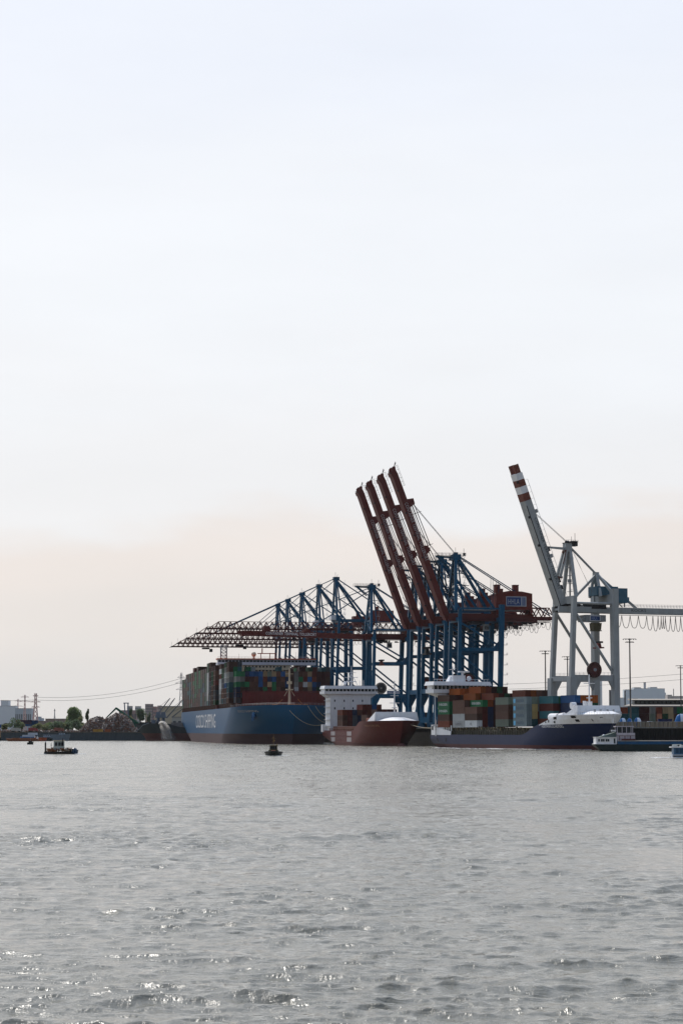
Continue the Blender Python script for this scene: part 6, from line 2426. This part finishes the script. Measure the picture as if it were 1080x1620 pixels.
def foam(label, pts, wd, n, seed, h=.16, name='wake_foam'):
    """Broken water: many low lumps scattered along a line on the water."""
    rs = random.Random(seed)
    mb = MB()
    for i in range(n):
        k = rs.random()
        seg = min(len(pts) - 2, int(k * (len(pts) - 1)))
        f = k * (len(pts) - 1) - seg
        p = Vector(pts[seg]).lerp(Vector(pts[seg + 1]), f)
        r = rs.uniform(.08, .3) * (1 if rs.random() < .85 else 1.7)
        p.x += rs.gauss(0, wd * .4); p.y += rs.gauss(0, wd)
        mb.ball((p.x, p.y, .02), r, 6, 0, (rs.uniform(1.2, 3), rs.uniform(.6, 1.4), h / r * rs.uniform(.5, 1.5)), 0)
    return tag(mb.build(name, M_FOAM), label, 'foam', None, 'stuff')


# tug coming head on
M_TUG = mat('tug_black', (.018, .022, .020), .45, dirt=GRIME)
Y = 646
p = at(432, 1195, Y)
tug = thing('tugboat', 'small dark tug seen bow first in front of the giant ship', 'tugboat', (p.x, Y + 3, 0), -PI / 2)
simple_hull(11, 5.2, -.5, .85, 1.4, .12, .9, sheer=.45).build('hull', M_TUG, tug)
mb = MB()
for sy in (-1, 1):
    mb.path([(-5 + i, sy * 2.6 * (1 - max(0, (i / 10 - .5) * 2) ** 2.4) ** .8, .9 + .4 * (i / 10) ** 3) for i in range(11)], .2, 6)
mb.build('rubbing_strake', M_BLACK, tug)
mb = MB()
mb.box((-.2, 0, 1.2), (4.4, 3.0, 1.0), 0, 0, (.95, .95)); mb.box((-.5, 0, 2.3), (2.6, 2.3, 1.3), 0, 0, (.92, .94)); mb.box((-.4, 0, 3.02), (3.1, 2.8, .14))
wh = mb.build('wheelhouse', mat('tug_olive', (.11, .095, .05), .5, dirt=RUST), tug)
boxes('window', [((.62, y - .3, 1.95), (.9, y + .3, 2.75)) for y in (-.72, 0, .72)], M_GLASS, wh)
mb = MB()
mb.tube((-.6, 0, 3.1), (-.6, 0, 6.3), .06, 6, .035); mb.bar((-.6, -.7, 5.0), (-.6, .7, 5.0), .07); mb.bar((-.6, -.5, 4.2), (-.6, .5, 4.2), .06)
mb.tube((-.9, 1.0, 1.6), (-.9, 1.0, 3.5), .15, 8)
mb.box((-.5, .25, 4.5), (.3, .34, .34)); mb.box((-.5, -.1, 5.4), (.25, .6, .1))
mb.build('mast', mat('tug_mast_ochre', (.30, .20, .08), .5), tug)
mb = MB()
mb.tube((2.6, -.6, 1.3), (2.6, .6, 1.3), .3, 10); mb.box((2.6, 0, 1.1), (.6, 1.4, .5))
mb.build('winch', mat('winch_dark_red', (.22, .05, .03), .6), tug)
foam('white bow wave on both sides of the small dark tug', [(p.x - 3.6, Y + 3.5, 0), (p.x - 2.3, Y - .6, 0), (p.x + 2.3, Y - .6, 0), (p.x + 4.2, Y + 4, 0)], .7, 90, 3, .05)

# flat work boat with a cabin at left
Y = 690
M_WB = mat('workboat_dark', (.03, .032, .03), .55, dirt=RUST, dirt_amt=.5)
c_ = at(98, 1193, Y)
wb = thing('workboat', 'flat work boat with pale cabin and rusty cargo heading right', 'workboat', (c_.x, Y, 0), 0)
simple_hull(10.8, 3.9, -.4, .75, .8, .12, .95, sheer=.55).build('hull', M_WB, wb)
mb = MB()
mb.ball((3.9, 0, .6), 1.3, 12, 0, (1.0, 1.25, 1.1), -.4)
mb.build('bow_shield', mat('bow_navy', (.012, .03, .055), .4), wb)
mb = MB()
mb.box((-.9, .2, 2.9), (3.3, 2.4, 2.6), 0, 0, (.94, .94))
cab_ = mb.build('cabin', mat('cabin_pale_green', (.42, .46, .43), .5, dirt=RUST), wb)
MB().box((-.9, .2, 4.28), (3.7, 2.8, .16)).build('roof', M_CREAM, cab_)
boxes('window', [((x - .4, -1.06, 2.6), (x + .4, -.9, 3.7)) for x in (-1.7, -.6, .35)], M_GLASS, cab_)
MB().tube((.4, -1.1, 2.6), (.4, -1.1, 4.9), .14, 8).build('exhaust', M_BLACK, wb)
MB().b2((-5.4, -.35, -.4), (-5.0, .35, 3.7)).build('spud_pole', M_BLACK, wb)
MB().tube((-5.2, 0, 3.7), (-5.2, 0, 4.1), .16, 8).build('lamp', M_WHITE, wb)
rs = random.Random(5)
mb = MB()
for i in range(60):
    x = rs.uniform(-4.4, 3)
    d = Vector((rs.gauss(0, 1), rs.gauss(0, 1), rs.gauss(0, .4))).normalized() * rs.uniform(.3, .9)
    q = Vector((x, rs.uniform(-1.5, 1.2), 1.0 + rs.uniform(0, .75)))
    mb.bar(q - d, q + d, rs.uniform(.1, .45), None, rs.choice((0, 0, 1, 2)))
mb.box((-2.9, 0, 1.25), (2.8, 2.4, 1.0), 0, 0, (.8, .8))
cg = mb.build('rusty_gear', [mat('gear_rust', (.20, .085, .035), .7, var=.4), M_WB, M_SCRAP2])
cg.location = wb.location
tag(cg, 'pile of rusty gear and timber on the flat work boat', 'cargo pile', None, 'stuff')
mb = MB()
for x in (1.4, 2.4, 3.4):
    mb.path([(x, -1.5, .9), (x, -1.5, 2.0)], .06, 4)
mb.path([(1.4, -1.5, 2.0), (3.4, -1.5, 2.0)], .06, 4)
mb.b2((1.2, -1.2, .8), (2.8, 1.2, 1.8))
mb.build('hatch', M_CREAM, wb)
person('person in dark clothes standing on the flat work boat left of its cabin', (c_.x - 3.35, Y - .2, 1.75), R(10), mat('dark_clothes', (.03, .03, .035), .8), M_BLACK)
foam('white wake behind the flat work boat', [(c_.x - 7.6, Y - 1, 0), (c_.x - 5.2, Y - 1.8, 0)], .8, 50, 8, .08)
foam('white bow wave of the flat work boat', [(c_.x + 4.8, Y - 1.8, 0), (c_.x + 7.4, Y - .6, 0)], .8, 60, 18, .09)

# moored craft in front of the far quay
Y = 1535
def boat(px0, px1, y_deck, Y, beam, hullc, label, builder, facing=1, cat='boat', nm='moored_boat', zdeck=None):
    x0, x1 = X_at(px0, Y), X_at(px1, Y)
    zd = zdeck or Z_at(y_deck, Y)
    t = thing(nm, label, cat, ((x0 + x1) / 2, Y, 0), 0 if facing == 1 else PI)
    ln = x1 - x0
    simple_hull(ln, beam, -.5, zd, min(2, ln * .1), .15, .9, sheer=.5).build('hull', mat('boat_%d' % int(px0 * 7 + px1), hullc, .5, dirt=GRIME), t)
    builder(t, ln, zd)
    return t


def cabins(specs, m):
    def f(t, ln, zd):
        for a, b, h, y in specs:
            c = MB().box(((a + b) / 2 * ln, 0, zd + y + h / 2), ((b - a) * ln, 3, h), 0, 0, (.95, .9)).build('cabin', m, t)
            k = max(2, int((b - a) * ln / 1.4))
            boxes('window', [((lerp(a, b, (i + .5) / k) * ln - .4, -1.56, zd + y + h * .4), (lerp(a, b, (i + .5) / k) * ln + .4, -1.34, zd + y + h * .8)) for i in range(k)], M_GLASS, c)
        mb = MB(); mb.tube((0, 0, zd), (0, 0, zd + 3.4), .06, 5)
        mb.build('mast', M_GREY, t)
    return f


boat(32, 66, 1166, 1536, 5, (.02, .10, .24), 'blue hulled patrol boat with white cabins moored at the far quay', cabins([(-.2, .38, 1.5, 0), (-.32, .12, 1.5, 1.5)], mat('patrol_pale', (.42, .46, .52), .5)), -1)
boat(64, 90, 1166, 1545, 5, (.10, .14, .18), 'grey blue launch moored right of the blue patrol boat', cabins([(-.3, .2, 1.6, 0)], mat('launch_grey', (.3, .35, .4), .5)))
boat(82, 112, 1162, 1540, 6, (.13, .17, .21), 'grey slab sided pontoon boat with railing, right end of the moored row', cabins([(-.1, .2, .9, 0)], mat('launch_grey', (.3, .35, .4), .5)))
boat(72, 84, 1169, 1500, 4, (.02, .03, .03), 'low black barge end behind the flat work boat', cabins([(-.2, .1, 1, 0)], M_DARK))
def cargo_rust(t, ln, zd):
    mb = MB()
    mb.b2((-.4 * ln, -2, zd), (.3 * ln, 2, zd + .7))
    mb.build('coaming', mat('barge_rust', (.2, .09, .045), .7), t)
    mb = MB(); mb.b2((-.48 * ln, -1.6, zd), (-.44 * ln, 1.6, zd + 1.4)); mb.tube((-.46 * ln, 0, zd), (-.46 * ln, 0, zd + 2), .15, 6)
    mb.build('bollard', M_WHITE, t)
boat(9.5, 62, 1169, 1480, 6.5, (.23, .085, .04), 'long low rust orange barge lying in front of the far quay', cargo_rust, -1, 'barge', 'barge')
boat(55, 75, 1168, 1490, 5, (.40, .09, .035), 'bright orange red work pontoon beside the rust orange barge', cargo_rust, 1, 'barge', 'barge')
boat(44, 54, 1174.5, 1150, 2.2, (.02, .03, .028), 'small dark motor boat crossing in front of the orange barge', cabins([(-.25, .2, .7, 0)], M_DARK))
c2 = at(49, 1177.5, 1150)
foam('thin white wake beside the small dark motor boat', [(c2.x + 2, 1149, 0), (c2.x + 5, 1150, 0)], .6, 40, 5, .06)
# bow of a dark vessel entering at the left edge
Y = 1150
x1 = X_at(3.2, Y)
t = thing('coaster', 'dark hull with rusty deckhouse cut off by the left edge', 'ship', (x1 - 15, Y, 0), 0)
simple_hull(30, 7, -1, 3.4, 2, .1, .9, sheer=.4).build('hull', M_TUG, t)
MB().box((11.5, 0, 6.0), (5.5, 5, 4.6), 0, 0, (.95, .9)).build('deckhouse', mat('deckhouse_rust', (.22, .12, .06), .6), t)
mb = MB(); mb.tube((5, 0, 3.4), (5, 0, 12), .15, 6)
mb.build('mast', M_GREY, t)

# inland barge in front of the right-hand quay
Y = 783
x0 = X_at(936, Y)
M_BARGE = mat('barge_hull_green', (.022, .034, .034), .5, dirt=GRIME)
M_BARGEB = mat('barge_blue', (.018, .09, .20), .5, dirt=GRIME)
LB_ = 84
brg_ = thing('inland_barge', 'long low inland barge with white stern cabin and wheelhouse, blue hold', 'barge', (x0 + LB_ / 2, Y, 0), 0)
mb = simple_hull(LB_, 10.5, -1, 2.5, 3, .05, .9, sheer=.0)
# rounded counter at the stern: pull the low rows in
mb.v = [(x + (4.4 * (1 - (z + 1) / 3.5) if x < -LB_ / 2 + 6 else 0) * (1 if x < -LB_ / 2 + .5 else .4), y, z) for x, y, z in mb.v]
mb.build('hull', M_BARGE, brg_)
mb = MB()
mb.b2((-LB_ / 2 + 8.6, -4.9, 2.5), (LB_ / 2 - 8, 4.9, 3.6), 0)
mb.b2((-LB_ / 2 + 8.6, -5.0, 3.6), (LB_ / 2 - 8, 5.0, 3.85), 1)
for i in range(30):
    mb.b2((-LB_ / 2 + 9 + i * 2.2, -4.98, 2.6), (-LB_ / 2 + 9.15 + i * 2.2, -4.9, 3.6), 0)
mb.build('hold_coaming', [M_BARGEB, M_CONC], brg_)
a = -LB_ / 2
mb = MB()
mb.b2((a + .4, -4.6, 2.2), (a + 8.2, 4.6, 2.7)); mb.b2((a + .9, -4.3, 2.7), (a + 8.3, 4.3, 4.95)); mb.b2((a + .7, -4.5, 4.95), (a + 8.5, 4.5, 5.1))
ac = mb.build('stern_cabin', M_WHITE, brg_)
boxes('window', [((a + x - .3, -4.34, 3.5), (a + x + .3, -4.26, 4.4)) for x in (1.9, 2.9, 3.6, 4.6, 5.3)], M_GLASS, ac)
MB().b2((a + 7.2, -4.34, 2.8), (a + 7.8, -4.26, 4.6)).build('door', M_GLASS, ac)
mb = MB()
mb.b2((a + 8.4, -3.6, 2.6), (a + 15, 3.6, 6.6)); mb.box((a + 11.4, 0, 8.9), (6.6, 7, .3))
for x in (8.7, 10.4, 12.0, 13.6, 14.2):
    for y in (-3.2, 3.2):
        mb.b2((a + x - .1, y - .1, 6.6), (a + x + .1, y + .1, 8.8))
wh = mb.build('wheelhouse', mat('wheelhouse_lilac', (.50, .46, .50), .5, dirt=RUST), brg_)
MB().b2((a + 8.8, -3.1, 6.65), (a + 14.1, 3.1, 8.7)).build('window', M_GLASS, wh)
mb = MB()
for x in (9.3, 11.2, 13.2):
    mb.b2((a + x, -3.75, 3.9), (a + x + .25, -3.6, 5.6))
mb.path([(a + 8.4, -3.7, 5.6), (a + 15, -3.7, 5.6)], .06, 4)
mb.b2((a + 10, -5.1, 3.9), (a + 15, -4, 4.5))
mb.build('railing', mat('barge_rail_dark', (.09, .03, .03), .6), brg_)
mb = MB()
mb.ball((a + 4, -1, 5.6), .5, 10); mb.tube((a + 4, -1, 5.0), (a + 4, -1, 5.4), .12, 6)
mb.build('radar_dome', M_WHITE, brg_)
mb = MB()
mb.add([(a + 2.2, -3, 5.12), (a + 8.2, -3, 6.9), (a + 8.2, 3, 6.9), (a + 2.2, 3, 5.12)], [(0, 1, 2, 3)])
mb.prism([(a + 2.2, -3, 5.1), (a + 8.2, -3, 5.1), (a + 8.2, -3, 6.9)], (0, 6, 0))
mb.build('cover', mat('dinghy_green', (.08, .11, .10), .6), brg_)
MB().b2((a + 6.6, -2.2, 7.1), (a + 8.4, -1.4, 7.7)).build('searchlight', M_WHITE, brg_)

# passenger launch leaving at the right edge
Y = 596
x0 = X_at(1060.5, Y)
fl = thing('passenger_launch', 'small passenger launch with blue cabin and white roof cut off by the right edge', 'launch', (x0 + 8, Y, 0), 0)
simple_hull(16, 4.2, -.4, .95, 1, .1, .9, sheer=.5).build('hull', mat('launch_hull_grey', (.42, .45, .48), .45), fl)
MB().b2((-7.8, -2.12, .35), (7, -2.0, .55)).build('rubbing_strake', M_BLACK, fl)
mb = MB()
mb.b2((-7.6, -1.8, .95), (-4.6, 1.8, 2.75))
cbn = mb.build('cabin', mat('launch_cabin_blue', (.06, .13, .22), .35), fl)
boxes('window', [((x, -1.84, 1.3), (x + .85, -1.76, 2.5)) for x in (-7.1, -6.0)], mat('blue_glass', (.03, .07, .12), .1), cbn)
mb = MB()
mb.b2((-8.3, -2.1, 2.8), (6, 2.1, 3.05))
for x in (-4.5, -1, 2.5, 5.6):
    for y in (-1.9, 1.9):
        mb.tube((x, y, .95), (x, y, 2.8), .06, 5)
mb.build('roof', M_WHITE, fl)
mb = MB()
for x in (-7.4, -6.4, -5.6):
    mb.tube((x, -1, 3.05), (x, -1, 3.7), .06, 5)
mb.path([(-7.6, -1, 3.65), (-5.4, -1, 3.65)], .08, 4)
mb.box((-5.2, 0, 3.3), (.8, 1.2, .5)); mb.box((-7, .4, 3.4), (1.3, .5, .5))
mb.build('roof_gear', mat('roof_gear_pale', (.4, .42, .4), .5), fl)
boxes('bench', [((-4 + i * 2.2, -1.4, .9), (-3.2 + i * 2.2, 1.4, 1.5)) for i in range(4)], mat('bench_brown', (.14, .07, .04), .6), fl)
foam('foaming wake behind the passenger launch at the right edge', [(x0 - 5.5, Y - 1.2, 0), (x0 - 1, Y - .8, 0), (x0 + 3.5, Y - 2.2, 0)], .9, 220, 4, .1)

# white water along the blue feeder's side
pts = [tuple(BM @ Vector((s - 75, -bh.b(s, .2) - 1.0, 0))) for s in (5, 20, 40, 60, 80, 100, 115, 128, 136)]
foam('line of white water along the dark blue feeder waterline', pts[3:], .35, 420, 14, .12)
foam('patches of white water off the dark blue feeder stern', [(p[0] - 2, p[1] - 14, 0) for p in pts[:5]], 3.0, 120, 15, .12)

# ------------------------------------------------------------------ every further container, as one mass
mb = MB()
keys = sorted(set(r[0] for r in REST))
for c, p, rz_, ln, ht in REST:
    ci = keys.index(c)
    ca, sa = math.cos(rz_), math.sin(rz_)
    mb.box((p.x, p.y, p.z + ht / 2), (ln - .1, 2.37, ht - .1), rz_, ci)
    for sx in (-1, 1):
        for sy in (-1, 1):
            x, y = sx * (ln / 2 - .1), sy * 1.12
            mb.box((p.x + x * ca - y * sa, p.y + x * sa + y * ca, p.z + ht / 2), (.2, .2, ht - .01), rz_, ci)
st = mb.build('stacked_containers', [cmat(c) for c in keys])
tag(st, 'mass of further mixed coloured containers stacked on the ships and the quay', 'container stacks', None, 'stuff')

# ------------------------------------------------------------------ harbour haze
mb = MB()
mb.b2((-2400, -300, -2.6), (2400, 7600, 142))
m = bpy.data.materials.new('harbour_haze')
m.use_nodes = True
n, l = m.node_tree.nodes, m.node_tree.links
n.remove(n['Principled BSDF'])
pv = n.new('ShaderNodeVolumePrincipled')
pv.inputs['Color'].default_value = (.93, .94, .97, 1)
pv.inputs['Density'].default_value = 0.000009
pv.inputs['Anisotropy'].default_value = 0.35
l.new(pv.outputs[0], n['Material Output'].inputs['Volume'])
tag(mb.build('haze', m), 'thin pale harbour haze', None, None, 'stuff')
